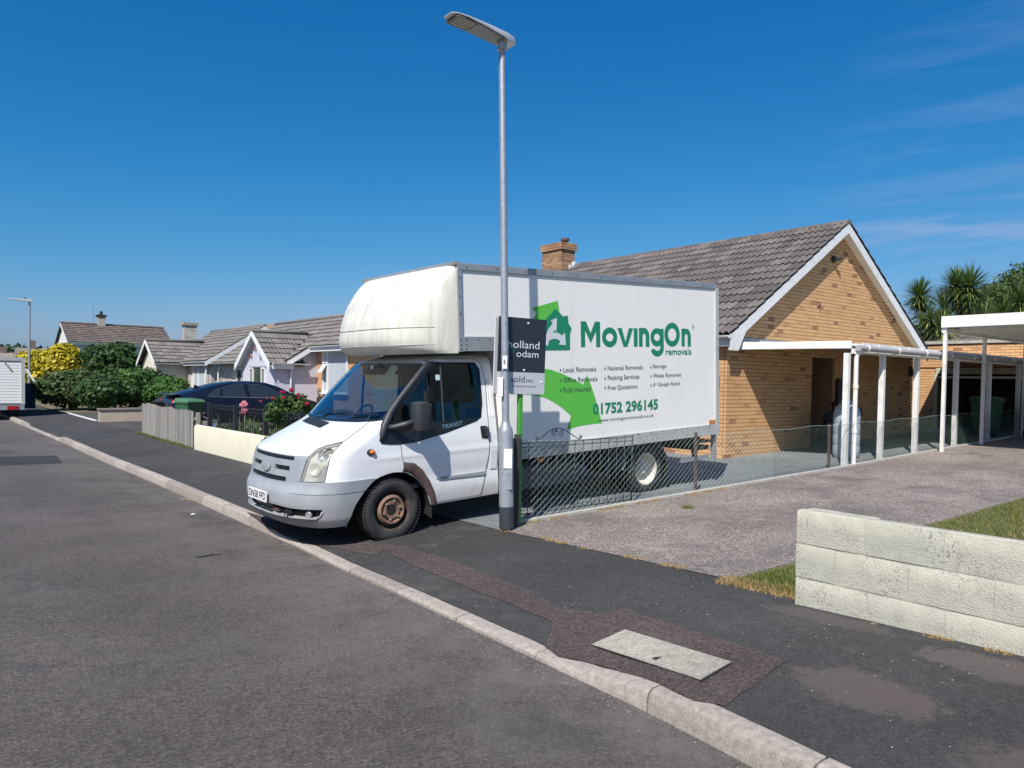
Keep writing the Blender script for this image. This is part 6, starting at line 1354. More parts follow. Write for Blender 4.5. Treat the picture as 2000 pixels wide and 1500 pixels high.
mb = MB(); mb.tube([(EX0, eyr, er+.04), (EX1, eyr, er+.04)], .11, 6); mb.build('ridge_tiles', brown_a, E_)
mb = MB(); mb.prism([(EX0-.02, ey0, ez), (EX0-.02, eyr, er), (EX0-.02, eyr, er-.2), (EX0-.02, ey0, ez-.2)], (.03, 0, 0)); mb.box(EX0, EX1, ey0-.03, ey0, ez-.22, ez-.02); mb.build('fascia', blue_soffit, E_)
gutter(E_, (EX0, ey0-.08, ez), (EX1, ey0-.08, ez), .07)
win(E_, (EX0+1.0, 66.48, .9), (1, 0, 0), (0, -1, 0), 3.2, 1.25, [.22, .62], glass_dark, True, frame=.09); win(E_, (EX0+1.0, 66.48, -1.2), (1, 0, 0), (0, -1, 0), 2.6, 1.25, [.5], glass_dark, True, frame=.09)
mb = MB(); mb.box(11.9, 12.45, 69.3, 69.9, 3.6, 4.75); ck = mb.build('chimney', stonea, E_); mb = MB(); mb.box(11.82, 12.53, 69.22, 69.98, 4.75, 4.9); mb.lathe((12.17, 69.6, 4.9), (0, 0, 1), [(0, .14), (.3, .11), (.3, 0)], 10); mb.build('chimney_cap', dark_metal, ck)
mb = MB(); mb.tube([(11.6, 69.6, 4.0), (11.6, 69.6, 5.65)], .03, 5); mb.tube([(11.6, 69.6, 5.6), (12.0, 69.2, 5.5)], .02, 4); mb.build('aerial', alu, E_)
# low far roofs on the skyline
for (x, y, D, w, nm, c) in ((10, 700, 120, 9, 'pale far bungalow roof above the lorry at the left edge', (.25, .20, .17)), (68, 694, 95, 3.0, 'far house with a chimney behind the street lamp', (.20, .17, .15))):
    p = at(x, y, D); t_ = thing('house', (p.x, p.y, -1.6), nm, 'house'); mb = MB(); mb.box(p.x-w/2, p.x+w/2, p.y, p.y+6, -1.7, p.z); mb.build('wall', cream2, t_)
    mb = MB(); mb.prism([(p.x-w/2-.3, p.y-.4, p.z), (p.x-w/2-.3, p.y+6.4, p.z), (p.x-w/2-.3, p.y+3, p.z+1.0)], (w+.6, 0, 0)); mb.build('roof', mat('far_roof_%d' % x, c, .9, var=.15), t_)
    mb = MB(); mb.box(p.x-.4, p.x+.4, p.y+2.7, p.y+3.3, p.z+.5, p.z+2.0); mb.build('chimney', mat('far_stack_%d' % x, (.17, .13, .11), .9), t_)
# far roof with an orange ridge peeping over the lilac house
p = at(536, 634, 47); t_ = thing('bungalow', (p.x+3, p.y+3, -1.6), 'bungalow roof with an orange tiled end just showing above the lilac bungalow', 'house')
mb = MB(); mb.box(p.x+.3, p.x+6, p.y-.0, p.y+5, -1.6, p.z-1.3); mb.build('wall', cream2, t_); mb = MB(); mb.prism([(p.x-2.2, p.y-.2, p.z-1.5), (p.x+.3, p.y-.2, p.z+.1), (p.x+2.8, p.y-.2, p.z-1.5)], (0, 4, 0)); mb.build('roof', mat('orange_grey_tile', (.24, .15, .09), .9, var=.3), t_)
# ============================================================ STREET LAMP BESIDE THE TRUCK
base = at(989.5, 1031, 7.76); top = at(980.3, 84, 7.80); lean = (top-base)
pole = thing('street_lamp', base, 'tall galvanised street lamp beside the truck with a flat lantern and black base band', 'street lamp')
P_ = lambda t: base+lean*t
mb = MB(); mb.tube([P_(0), P_(.045)], .078, 24); mb.build('base_band', galv_dk, pole, smooth=40)
mb = MB(); mb.tube([P_(.0452), P_(.198), P_(.206), P_(.214), P_(.222)], [.0775, .0775, .072, .052, .042], 24); mb.build('base_tube', galv, pole, smooth=40)
mb = MB(); mb.tube([P_(.222), P_(.6), P_(1.0)], [.0395, .037, .034], 20); mb.build('pole', galv, pole, smooth=40)
cdir_ = Vector((-Fw0.x, -Fw0.y, 0)); sdv = Rt0
c = P_(.115)+cdir_*.0715-sdv*.0
mb = MB(); mb.slab(c-sdv*.0+Vector((0, 0, -.17)), sdv*.065, cdir_*.012, Vector((0, 0, .36))); mb.build('inspection_door', galv, pole, bevel=.006)
mb = MB(); mb.slab(P_(.148)+cdir_*.0865+Vector((0, 0, -.11))+sdv*.0-sdv*.022, sdv*.088, cdir_*.004, Vector((0, 0, .205))); mb.build('white_label', plate_m, pole)
lb = at(971.5, 775, 7.70); mb = MB(); mb.slab(lb, sdv*.058, cdir_*-.05, Vector((0, 0, .205))); mb.build('small_white_box', white_up, pole, bevel=.006)
lb = at(981, 720, 7.715); mb = MB(); mb.slab(lb, sdv*.050, cdir_*.002, Vector((0, 0, .135))); nl_ = mb.build('number_label', plate_m, pole)
o6 = lb+Vector((0, 0, 0)); put_text('number', '6', lambda u, v, d=0: o6+sdv*u+Vector((0, 0, v))+cdir_*(.003+d), .012, .034, .045, .10, plate_t, nl_, .001, bold=.01)
# lantern
hd = mat('lantern_grey', (.42, .44, .47), .45, metal=.2, var=.05); hu = mat('lantern_underside', (.20, .21, .22), .5)
T0 = P_(1.0); dx = Vector((-1, 0, .03)).normalized(); dy = Vector((0, 1, 0)); dz = dy.cross(dx)*-1
if dz.z < 0: dz = -dz
LP_ = lambda a, b, c: T0+dx*a+dy*b+dz*c
mb = MB(); st = [(-.13, .07, .0, .055), (-.10, .085, -.0, .075), (.0, .10, .01, .085), (.25, .115, .03, .082), (.50, .12, .045, .075), (.62, .105, .048, .068), (.68, .07, .05, .062)]
vs = []
for (a, w, z0, z1) in st:
    vs += [LP_(a, -w, z0), LP_(a, w, z0), LP_(a, w, z0+(z1-z0)*.5), LP_(a, w*.8, z1), LP_(a, -w*.8, z1), LP_(a, -w, z0+(z1-z0)*.5)]
fs = [(i*6+j, i*6+(j+1) % 6, (i+1)*6+(j+1) % 6, (i+1)*6+j) for i in range(len(st)-1) for j in range(6)]+[tuple(range(6)), tuple(range(36, 42))[::-1]]
mb.add(vs, fs); ln = mb.build('lantern', hd, pole, smooth=40, bevel=.004)
mb = MB(); mb.add([LP_(.02, -.095, .004), LP_(.38, -.11, .030), LP_(.38, .11, .030), LP_(.02, .095, .004)], [(0, 1, 2, 3)]); mb.build('gear_cover', hu, ln)
mb = MB(); mb.slab(LP_(.39, -.107, .027), dx*.24, dy*.214, dz*.008); mb.build('lamp_glass', mat('lamp_glass_grey', (.16, .16, .155), .2), ln)
mb = MB(); mb.box(0, 0, 0, 0, 0, 0); mb = MB()
for i in range(6):
    for j in range(4): mb.slab(LP_(.42+i*.032, -.075+j*.042, .0245), dx*.014, dy*.014, dz*.003)
tag(mb.build('led_lenses', plate_m, ln), kind='stuff')
mb = MB(); mb.lathe(LP_(.20, 0, .080), tuple(dz), [(0, .035), (.03, .035), (.04, .028), (.045, 0)], 14); mb.build('light_sensor', black_pl, ln, smooth=40)
mb = MB(); mb.tube([P_(.985), P_(1.0)+Vector((0, 0, .03))], .052, 14); mb.build('lantern_socket', hd, pole, smooth=40)
# dark post standing against the lamp
mb = MB(); q = at(1001, 1034, 7.88); mb.slab(Vector((q.x, q.y, -1.6)), sdv*.075, -cdir_*.07, Vector((0, 0, 1.0))); mb.slab(Vector((q.x, q.y, -.595)), sdv*.085, -cdir_*.08, Vector((0, 0, .02)))
tag(mb.build('marker_post', mat('black_marker', (.02, .022, .026), .45), None, loc=(q.x, q.y, -1.6), bevel=.006), 'short black square post standing right against the lamp base', 'post')
# ============================================================ ESTATE AGENT BOARD
sy = 6.14; g0 = at(1015, 1015, 8.2)
def onY(x, y, Y): r = Fw+EX*((x-1000)/FPX)-EU*((y-785)/FPX); return r*(Y/r.y)
pbm = mat('green_painted_timber', (.07, .33, .05), .6, var=.1); navy = mat('board_dark_slate', (.028, .032, .048), .35, var=.04); bw = mat('board_white', (.55, .57, .60), .4, var=.02)
a = onY(1017, 775, 6.17); b = onY(1013, 1016, 6.17)
sb = thing('estate_agent_board', (b.x, 6.17, -1.56), 'dark estate agent sold board on a green post behind the lamp', 'sign')
mb = MB(); pt = onY(1018, 640, 6.17); mb.beam((b.x, 6.175, b.z-.03), (pt.x, 6.175, pt.z), .045, .045, up=(0, 1, 0)); mb.build('post', pbm, sb)
c1 = onY(975.5, 617, sy); c2 = onY(1068, 625, sy); c3 = onY(970, 768.5, sy); c4 = onY(1062, 770.5, sy); W_ = (c2-c1); H_ = (c1-c3); 
def bf(u, v, d=0): return c3+(c4-c3)*u*(1-v)+(c2-c1)*u*v+H_*v+Vector((0, -d, 0))
vv = .285
mb = MB(); mb.hexa([bf(0, vv, 0), bf(1, vv, 0), bf(1, vv, -.008), bf(0, vv, -.008), bf(0, 1, 0), bf(1, 1, 0), bf(1, 1, -.008), bf(0, 1, -.008)]); up_ = mb.build('upper_board', navy, sb)
mb = MB(); mb.hexa([bf(0, 0, .004), bf(1, 0, .004), bf(1, 0, -.004), bf(0, 0, -.004), bf(0, vv, .004), bf(1, vv, .004), bf(1, vv, -.004), bf(0, vv, -.004)]); lo_ = mb.build('sold_slip', bw, sb)
mb = MB(); off = Vector((-.02, .06, .0)); mb.hexa([bf(.03, 0)+off, bf(.9, 0)+off, bf(.9, 0)+off*1.15, bf(.03, 0)+off*1.15, bf(.03, .99)+off, bf(.9, .99)+off, bf(.9, .99)+off*1.15, bf(.03, .99)+off*1.15]); mb.build('rear_board', bw, sb)
wt = mat('sign_white_letters', (.75, .77, .80), .4, var=.01); dgr = mat('sign_dark_green', (.02, .10, .08), .4); gt = mat('sign_grey_letters', (.10, .11, .13), .5)
def sx(px): return (px-972.5)/(1065.5-972.5)
put_text('lettering', 'holland', bf, sx(990), sx(1052), .60, .70, wt, up_, .004, bold=.0); put_text('lettering', '&', bf, sx(993), sx(1005), .53, .65, dgr, up_, .003, bold=.01)
put_text('lettering', 'odam', bf, sx(1007), sx(1051), .485, .575, wt, up_, .004, bold=.0); put_text('lettering', 'sold', bf, sx(997), sx(1025), .155, .235, gt, lo_, .006, bold=.0); put_text('lettering', '(stc)', bf, sx(1028), sx(1042), .15, .205, gt, lo_, .006)
put_text('lettering', 'more properties required', bf, sx(985), sx(1048), .085, .118, gt, lo_, .006)
for (u, v, par) in ((sx(1028), .935, up_), (sx(1023), .315, up_), (sx(1059), .16, lo_)):
    mb = MB(); mb.lathe(bf(u, v, .004), (0, -1, 0), [(0, .013), (.006, .011), (.008, 0)], 10); mb.build('screw_cap', plate_m, par)
# ============================================================ CHAIN LINK FENCE
cf = thing('chain_link_fence', (12, 6.25, -1.5), 'low green chain link fence on rusty posts between the two driveways', 'fence')
cl_near = mat('galvanised_wire', (.30, .40, .37), .5, var=.25, scale=40, dirt=(.16, .25, .21), dstr=.6, dscale=2)
FX0, FX1, FY = 5.14, 21.8, 6.245; fzt = lambda x: interp([(5.1, -.665), (7.0, -.69), (9, -.70), (12.5, -.65), (16, -.58), (22, -.50)], x)
fzb = lambda x: yard(x, FY)+.04
cell = .050; nx = int((FX1-FX0)/cell); near_, far_ = MB(), MB(); cl_far = mat('green_coated_wire', (.055, .10, .08), .55, var=.2, scale=30)
for i in range(nx+1):
    x0 = FX0+i*cell; zt_, zb_ = fzt(x0), fzb(x0); rows = int((zt_-zb_)/.040); mb = near_ if x0 < 10.2 else far_; sag = .012*sin(x0*3.1)
    pp = []
    for k in range(rows+1):
        s_ = 1 if (k+i) % 2 else -1; pp.append(Vector((x0+s_*cell/2+.010*sin(k*.5+x0*2), FY+sag+.004*s_, zb_+(zt_-zb_)*k/rows)))
    mb.tube(pp, .0019 if x0 < 10.2 else .0023, 3, caps=False)
tag(near_.build('wire_mesh', cl_near, cf), kind='stuff'); tag(far_.build('wire_mesh', cl_far, cf), kind='stuff')
mb = MB(); xs = fr(FX0, FX1, 60); mb.tube([(x, FY, fzt(x)+.012*sin(x*4)) for x in xs], .0028, 4); mb.build('top_wire', cl_near, cf)
pm = mat('rusty_angle_post', (.10, .07, .06), .85, var=.5, scale=30)
for x, zz in ((8.35, .03), (11.95, .02)):
    mb = MB(); zb_ = yard(x, FY)-.05; mb.hexa([(x-.02, FY+.01, zb_), (x+.02, FY+.01, zb_), (x+.02, FY+.04, zb_), (x-.02, FY+.04, zb_), (x-.045, FY+.01, fzt(x)+zz), (x-.005, FY+.01, fzt(x)+zz), (x-.005, FY+.04, fzt(x)+zz), (x-.045, FY+.04, fzt(x)+zz)]); mb.build('post', pm, cf)
mb = MB(); mb.box(5.10, 5.14, FY-.02, FY+.03, -1.6, -.63); mb.build('post', mat('green_end_post', (.03, .12, .07), .6), cf)
ed = thing('edging_strip', (10, 6.24, -1.52), 'thin pale concrete edging under the chain link fence', 'edging'); em = mat('pale_edging', (.42, .40, .36), .9, var=.2, scale=12, bump=.5)
x = 5.1
while x < 21.5:
    l = .9; mb = MB(); z0, z1 = yard(x, 6.24), yard(x+l, 6.24); mb.hexa([(x+.005, 6.20, z0-.03), (x+l, 6.20, z1-.03), (x+l, 6.28, z1-.03), (x+.005, 6.28, z0-.03), (x+.005, 6.20, z0+.035), (x+l, 6.20, z1+.035), (x+l, 6.28, z1+.035), (x+.005, 6.28, z0+.035)]); mb.build('edging_block', em, ed); x += l
# wrought iron gate folded back along the fence
gtm = mat('wrought_iron', (.025, .028, .032), .55, var=.3)
gate = thing('iron_gate', (6.0, 6.33, -1.5), 'ornate black wrought iron gate folded back behind the chain link fence', 'gate')
GY = 6.34; gx0, gx1 = 5.24, 7.12; gz = lambda x: yard(x, GY)
def tub(nm, pts, r, n=5): mb = MB(); mb.tube(pts, r, n); return mb.build(nm, gtm, gate, smooth=True)
zb_, zt_ = -1.50, -.70
for z in (zb_, zb_+.14, zt_, zt_-.05): tub('rail', [(gx0, GY, z), (gx1, GY, z+.01)], .008 if z in (zb_, zt_) else .005)
for x in (gx0, gx1): tub('stile', [(x, GY, -1.53), (x, GY, zt_+.03)], .010)
for i in range(1, 13):
    x = gx0+(gx1-gx0)*i/13; tub('bar', [(x, GY, zb_), (x, GY, zt_)], .0055)
def spiral(cx, cz, r, turns, dirn, a0, n=26):
    return [(cx+r*(1-k/n*.8)*cos(a0+dirn*turns*2*pi*k/n), GY-.004, cz+r*(1-k/n*.8)*sin(a0+dirn*turns*2*pi*k/n)) for k in range(n+1)]
mid_ = gx0+.58
tub('scroll', [(gx0+.27, GY, zt_+.01), (gx0+.33, GY, zt_+.05), (mid_-.12, GY, zt_+.13), (mid_-.05, GY, zt_+.155), (mid_, GY, zt_+.16)], .0055); tub('scroll', [(mid_, GY, zt_+.16), (mid_+.05, GY, zt_+.155), (mid_+.12, GY, zt_+.13), (mid_+.30, GY, zt_+.04), (mid_+.36, GY, zt_+.01)], .0055)
for (cx_, cz_, r_, d_) in ((mid_-.05, zt_+.10, .045, 1), (mid_+.05, zt_+.10, .045, -1), (gx0+.27, zt_+.04, .025, 1), (mid_+.37, zt_+.04, .025, -1), (mid_-.02, zt_+.13, .02, -1)):
    tub('scroll', spiral(cx_, cz_, r_, 1.5, d_, pi/2), .005)
for i in range(13):
    x = gx0+(gx1-gx0)*(i+.5)/13; d_ = 1 if i % 2 else -1
    tub('scroll', spiral(x, zb_+.07, .045, 1.3, d_, -pi/2 if d_ > 0 else pi/2, 16), .004, 4)
    if i % 2 == 0: tub('scroll', spiral(x, zt_-.14, .055, 1.4, d_, pi/2, 16), .004, 4)
tub('brace', [(gx1, GY, zb_+.14), (gx1+.25, GY+.12, zb_+.2)], .006)
# ============================================================ BARREL, BINS
bl = mat('blue_grey_plastic', (.34, .40, .46), .45, var=.06, dirt=(.18, .2, .2), dstr=.3, dscale=3)
bc = Vector((13.78, 6.90, yard(13.7, 6.9))); t_ = thing('water_butt', bc, 'tall blue grey ribbed water butt behind the canopy posts', 'water butt')
prof = [(0, .0), (.0, .205), (.03, .22)]
for k in range(4):
    z = .06+k*.205; prof += [(z, .237), (z+.08, .240), (z+.165, .238), (z+.175, .234), (z+.195, .234)]
prof += [(.90, .225), (.97, .19), (1.02, .14), (1.04, .11), (1.06, .10), (1.06, 0)]
mb = MB(); mb.lathe(bc, (0, 0, 1), prof, 28); mb.build('tank', bl, t_, smooth=40); mb = MB(); mb.lathe(bc+Vector((0, 0, 1.06)), (0, 0, 1), [(0, .11), (.03, .11), (.035, 0)], 20); mb.build('lid', bl, t_)
mb = MB(); mb.tube([bc+Vector((.10, -.12, 1.0)), bc+Vector((.16, -.19, .90)), bc+Vector((.15, -.20, .8))], .03, 8); mb.build('overflow_hose', black_pl, t_, smooth=True)
def bin_(base, ang, m, lidm, label, h=.95, w=.48, d=.55, cat='wheelie bin'):
    r = thing('wheelie_bin', base, label, cat); B_ = Vector(base)
    ca, sa = cos(ang), sin(ang); f = lambda x, y, z: B_+Vector((x*ca-y*sa, x*sa+y*ca, z))
    mb = MB(); mb.hexa([f(-w*.36, -d*.34, .03), f(w*.36, -d*.34, .03), f(w*.36, d*.36, .03), f(-w*.36, d*.36, .03), f(-w/2, -d/2, h*.88), f(w/2, -d/2, h*.88), f(w/2, d/2, h*.88), f(-w/2, d/2, h*.88)]); mb.build('body', m, r, bevel=.02)
    mb = MB(); mb.hexa([f(-w*.54, -d*.56, h*.86), f(w*.54, -d*.56, h*.86), f(w*.54, d*.54, h*.86), f(-w*.54, d*.54, h*.86), f(-w*.54, -d*.56, h*.90), f(w*.54, -d*.56, h*.90), f(w*.54, d*.54, h*.90), f(-w*.54, d*.54, h*.90)]); mb.build('rim', m, r, bevel=.01)
    mb = MB(); mb.hexa([f(-w*.55, -d*.6, h*.905), f(w*.55, -d*.6, h*.905), f(w*.55, d*.52, h*.905), f(-w*.55, d*.52, h*.905), f(-w*.42, -d*.45, h*.975), f(w*.42, -d*.45, h*.975), f(w*.45, d*.5, h*1.0), f(-w*.45, d*.5, h*1.0)]); mb.build('lid', lidm, r, bevel=.012)
    mb = MB(); mb.tube([f(-w*.4, d*.6, h*.93), f(w*.4, d*.6, h*.93)], .014, 6); mb.build('handle', lidm, r)
    for s_ in (-1, 1): mb = MB(); mb.lathe(f(s_*w*.42, d*.36, .10), (ca*s_, sa*s_, 0), [(0, .0), (0, .10), (.05, .10), (.05, 0)], 16); mb.build('wheel', rubber, r, smooth=40)
gb = mat('green_bin_plastic', (.035, .11, .055), .5, var=.1, dirt=(.12, .14, .12), dstr=.3, dscale=6); gb2 = mat('green_bin_lid', (.06, .16, .075), .5, var=.08); bb = mat('brown_bin_plastic', (.09, .05, .035), .6); kb = mat('black_bin_plastic', (.025, .027, .035), .45)
bin_((20.35, 6.72, yard(20.35, 6.72)), radians(90), gb, gb2, 'green wheelie bin beside the garage opening', .98, .55, .62)
bin_((20.75, 5.75, yard(20.75, 5.75)), radians(90), bb, bb, 'brown wheelie bin beside the green bin at the garage', .95, .45, .5)
q = at(370, 800, 19.6); bin_((q.x, q.y, PB(q.y)), radians(20), gb, gb2, 'green wheelie bin between the picket fence and the dark car, the one on the left', 1.02, .50, .55)
q = at(322, 800, 22.0); bin_((q.x, q.y, PB(q.y)), radians(-20), kb, kb, 'black wheelie bin standing behind the left part of the picket fence', .92, .55, .6)
# ============================================================ PERSON SITTING IN THE PORCH RECESS
skin = mat('skin', (.36, .21, .15), .6, var=.05); cloth = mat('dark_clothing', (.016, .019, .026), .9, var=.2); hairm = mat('dark_hair', (.012, .010, .009), .7)
pb_ = Vector((14.75, 7.85, yard(14.7, 7.9)))
per = thing('person', pb_, 'person in dark clothes crouching by the porch recess behind the water butt, head bent', 'person')
def skinned(name, verts, edges, radii, m, sub=2):
    me = bpy.data.meshes.new(name); me.from_pydata([tuple(Vector(v)+pb_-worldloc(per)) for v in verts], edges, []); me.materials.append(m)
    o = bpy.data.objects.new(name, me); COL.objects.link(o); o.parent = per
    sk = o.modifiers.new('skin', 'SKIN'); sv = me.skin_vertices[0].data if me.skin_vertices else None
    if sv is None:
        bm = bmesh.new(); bm.from_mesh(me); bm.verts.layers.skin.verify(); bm.to_mesh(me); bm.free(); sv = me.skin_vertices[0].data
    for i, r in enumerate(radii): sv[i].radius = (r, r) if not isinstance(r, tuple) else r
    sv[0].use_root = True; ss = o.modifiers.new('sub', 'SUBSURF'); ss.levels = sub; ss.render_levels = sub; return o
V = [(0,0,.30),(.0,-.03,.42),(.02,-.07,.58),(.04,-.10,.70),(.06,-.13,.77),(.10,-.16,.83),
 (-.10,0,.28),(-.13,-.30,.50),(-.12,-.22,.10),(-.12,-.30,.04),(.10,0,.28),(.16,-.32,.48),(.15,-.24,.10),(.15,-.34,.04),
 (-.15,-.11,.68),(-.22,-.26,.50),(-.12,-.42,.44),(.22,-.11,.68),(.30,-.26,.48),(.22,-.44,.42)]
Eg = [(0,1),(1,2),(2,3),(3,4),(4,5),(0,6),(6,7),(7,8),(8,9),(0,10),(10,11),(11,12),(12,13),(3,14),(14,15),(15,16),(3,17),(17,18),(18,19)]
Rd = [.14,.13,.14,.11,.055,.05,.095,.07,.05,.04,.095,.07,.05,.04,.07,.05,.035,.07,.05,.035]
skinned('body', V, Eg, Rd, cloth)
hc = pb_+Vector((.12, -.20, .90)); mb = MB(); mb.lathe(hc-Vector((0, 0, .11)), (0.1, -.25, 1), [(0, .0), (.01, .04), (.05, .068), (.11, .08), (.17, .075), (.21, .05), (.225, 0)], 16)
for i, v in enumerate(mb.v): mb.v[i] = (v[0], hc.y+(v[1]-hc.y)*1.15, v[2])
hd_ = mb.build('head', skin, per, smooth=True)
mb = MB(); mb.lathe(hc+Vector((.0, .015, -.05)), (0, .1, 1), [(0, .082), (.05, .094), (.11, .09), (.15, .065), (.17, 0)], 16)
for k in range(60):
    a = random.random()*6.28; r_ = random.uniform(.03, .09); p0 = hc+Vector((cos(a)*r_, .01+sin(a)*r_, .07+random.uniform(-.02, .03))); mb.tube([p0, p0+Vector((cos(a)*.05, sin(a)*.05, random.uniform(-.02, .03)))], .009, 4)
mb.build('hair', hairm, per, smooth=True)
mb = MB(); mb.tube([hc+Vector((.01, -.095, .0)), hc+Vector((.012, -.115, -.03)), hc+Vector((.012, -.098, -.035))], [.01, .014, .01], 6); mb.build('nose', skin, hd_)
for s_ in (-1, 1):
    mb = MB(); mb.lathe(hc+Vector((s_*.03+.01, -.088, .01)), (0, -1, 0), [(0, .011), (.004, .006), (.005, 0)], 8); mb.build('eye', hairm, hd_); mb = MB(); mb.lathe(hc+Vector((s_*.078, 0, -.01)), (s_, 0, 0), [(0, .02), (.012, .024), (.016, 0)], 8); mb.build('ear', skin, hd_)
for s_, wr in ((-1, Vector((-.10, -.45, .43))), (1, Vector((.20, -.47, .41)))):
    vs = [(wr.x, wr.y, wr.z), (wr.x, wr.y-.05, wr.z-.02), (wr.x, wr.y-.09, wr.z-.03)]; ed_ = [(0, 1), (1, 2)]; rd = [.025, (.035, .02), (.036, .016)]
    for k in range(4):
        x = wr.x+(k-1.5)*.019; n0 = len(vs); ln_ = [.05, .06, .055, .042][k]; vs += [(x, wr.y-.105, wr.z-.035), (x, wr.y-.105-ln_*.55, wr.z-.05), (x, wr.y-.105-ln_*.8, wr.z-.05-ln_*.5)]; ed_ += [(2, n0), (n0, n0+1), (n0+1, n0+2)]; rd += [.0095, .009, .007]
    n0 = len(vs); vs += [(wr.x-s_*.035, wr.y-.05, wr.z-.02), (wr.x-s_*.055, wr.y-.085, wr.z-.03)]; ed_ += [(1, n0), (n0, n0+1)]; rd += [.011, .009]
    skinned('hand', vs, ed_, rd, skin)
# ============================================================ DARK CAR
navy_p = mat('dark_navy_car_paint', (.006, .007, .014), .28, var=.05, coat=.25, spec=.35); car_gl = mat('car_window_glass', (.02, .026, .03), .03, spec=.9, var=.1)
q = at(352, 820, 20.6); CB = Vector((q.x-.15, q.y, yard(q.x+2, q.y)))
car = thing('parked_car', CB+Vector((2.4, .9, 0)), 'dark navy hatchback saloon parked on the drive behind the railing', 'car')
cp_ = lambda x, y, z: (CB.x+x, CB.y+y, CB.z+z)
LN, WD = 4.75, 1.84
zb = [(0,.50),(.06,.33),(.25,.24),(4.4,.22),(4.65,.30),(4.75,.45)]
zs = [(0,.80),(.1,.93),(.5,.99),(1.2,.985),(2.4,.96),(3.4,.93),(3.8,.88),(4.3,.78),(4.6,.66),(4.75,.55)]   # shoulder
zr = [(0,.86),(.12,1.04),(.35,1.12),(.8,1.24),(1.3,1.38),(1.8,1.455),(2.3,1.47),(2.7,1.44),(3.1,1.32),(3.55,1.10),(3.75,.985),(4.2,.88),(4.55,.74),(4.75,.60)]
def wid(x): return interp([(0,.70),(.15,.82),(.6,.90),(2,.92),(3.6,.91),(4.3,.84),(4.6,.70),(4.75,.52)], x)
ST = fr(0, LN, 60); mb = MB(); vs = []; K = 15
for x in ST:
    b, s_, r, w = interp(zb, x), interp(zs, x), interp(zr, x), wid(x); s_ = min(s_, r-.02); rw = w*interp([(0,.80),(.35,.78),(.8,.72),(1.6,.64),(2.6,.64),(3.2,.70),(3.75,.84),(4.75,.80)], x)
    half = [(0, b), (w*.9, b), (w*.97, b+.10), (w, (b+s_)/2), (w*.985, s_-.03), (w*.95, s_), (rw+(w*.95-rw)*.12, r-.06*(1 if r-s_ > .1 else .3)), (rw*.8, r-.012), (0, r)]
    ring_ = [( y, z) for y, z in half]+[(-y, z) for y, z in half[::-1][1:-1]]
    for (y, z) in ring_: vs.append(cp_(x, .92+y*-1, z))
K = 16; fs = [(i*K+j, i*K+(j+1) % K, (i+1)*K+(j+1) % K, (i+1)*K+j) for i in range(60) for j in range(K)]+[tuple(range(K)), tuple(range(60*K, 61*K))[::-1]]
mb.add(vs, fs); mb.build('body', navy_p, car, smooth=50)
def carside(poly, off):       # greenhouse polygons (x, z) on the near flank
    o = []
    for (x, z) in poly:
        b, s_, r, w = interp(zb, x), interp(zs, x), interp(zr, x), wid(x); rw = w*interp([(0,.80),(.35,.78),(.8,.72),(1.6,.64),(2.6,.64),(3.2,.70),(3.75,.84),(4.75,.80)], x); y1 = rw+(w*.95-rw)*.12
        t = max(0, min(1, (z-s_)/max(.02, r-.06-s_))); y = w*.95+(y1-w*.95)*t
        o.append(cp_(x, .92-y-off, z))
    return o
def sub(poly, n=6):
    o = []
    for a_, b_ in zip(poly, poly[1:]+poly[:1]):
        for i in range(n): o.append((a_[0]+(b_[0]-a_[0])*i/n, a_[1]+(b_[1]-a_[1])*i/n))
    return o
for nm, pl in (('side_window', [(.95,1.03),(1.25,1.01),(1.30,1.22),(1.15,1.17)]), ('side_window', [(1.33,1.01),(2.02,.99),(1.98,1.36),(1.75,1.355),(1.36,1.24)]), ('side_window', [(2.12,.99),(3.15,.97),(2.95,1.12),(2.65,1.27),(2.40,1.345),(2.10,1.36)])):
    p2 = sub(pl); r = delaunay_2d_cdt([Vector(p) for p in p2], [], [list(range(len(p2)))], 1, 1e-5); pp = [(v.x, v.y) for v in r[0]]
    mb = MB(); mb.add(carside(pp, .012), [tuple(f) for f in r[2]]); mb.build(nm, car_gl, car)
mb = MB(); mb.tube(carside(sub([(.90,1.02),(1.15,1.185),(1.36,1.26),(1.75,1.375),(2.1,1.38),(2.42,1.36),(2.68,1.285),(2.98,1.13),(3.2,.965),(2.1,.985),(1.3,1.0)], 4), .016), .007, 5, closed=True); mb.build('window_trim', chrome, car)
mb = MB(); mb.hexa([cp_(-.02, .10, .83), cp_(.30, .012, .83), cp_(.52, .035, .90), cp_(.05, .12, .93), cp_(-.02, .35, .83), cp_(.30, .35, .83), cp_(.52, .35, .90), cp_(.05, .35, .93)]); mb.build('tail_light', mat('red_tail_lamp', (.35, .01, .01), .2), car, bevel=.01)
mb = MB(); mb.hexa([cp_(-.02, 1.5, .83), cp_(.30, 1.5, .83), cp_(.52, 1.5, .90), cp_(.05, 1.5, .93), cp_(-.02, 1.74, .83), cp_(.30, 1.83, .83), cp_(.52, 1.80, .90), cp_(.05, 1.72, .93)]); mb.build('tail_light', MATS['red_tail_lamp'], car, bevel=.01)
mb = MB(); mb.hexa([cp_(-.04, .2, 1.03), cp_(.2, .2, 1.06), cp_(.2, 1.64, 1.06), cp_(-.04, 1.64, 1.03), cp_(-.06, .2, 1.055), cp_(.2, .2, 1.085), cp_(.2, 1.64, 1.085), cp_(-.06, 1.64, 1.055)]); mb.build('spoiler', navy_p, car)
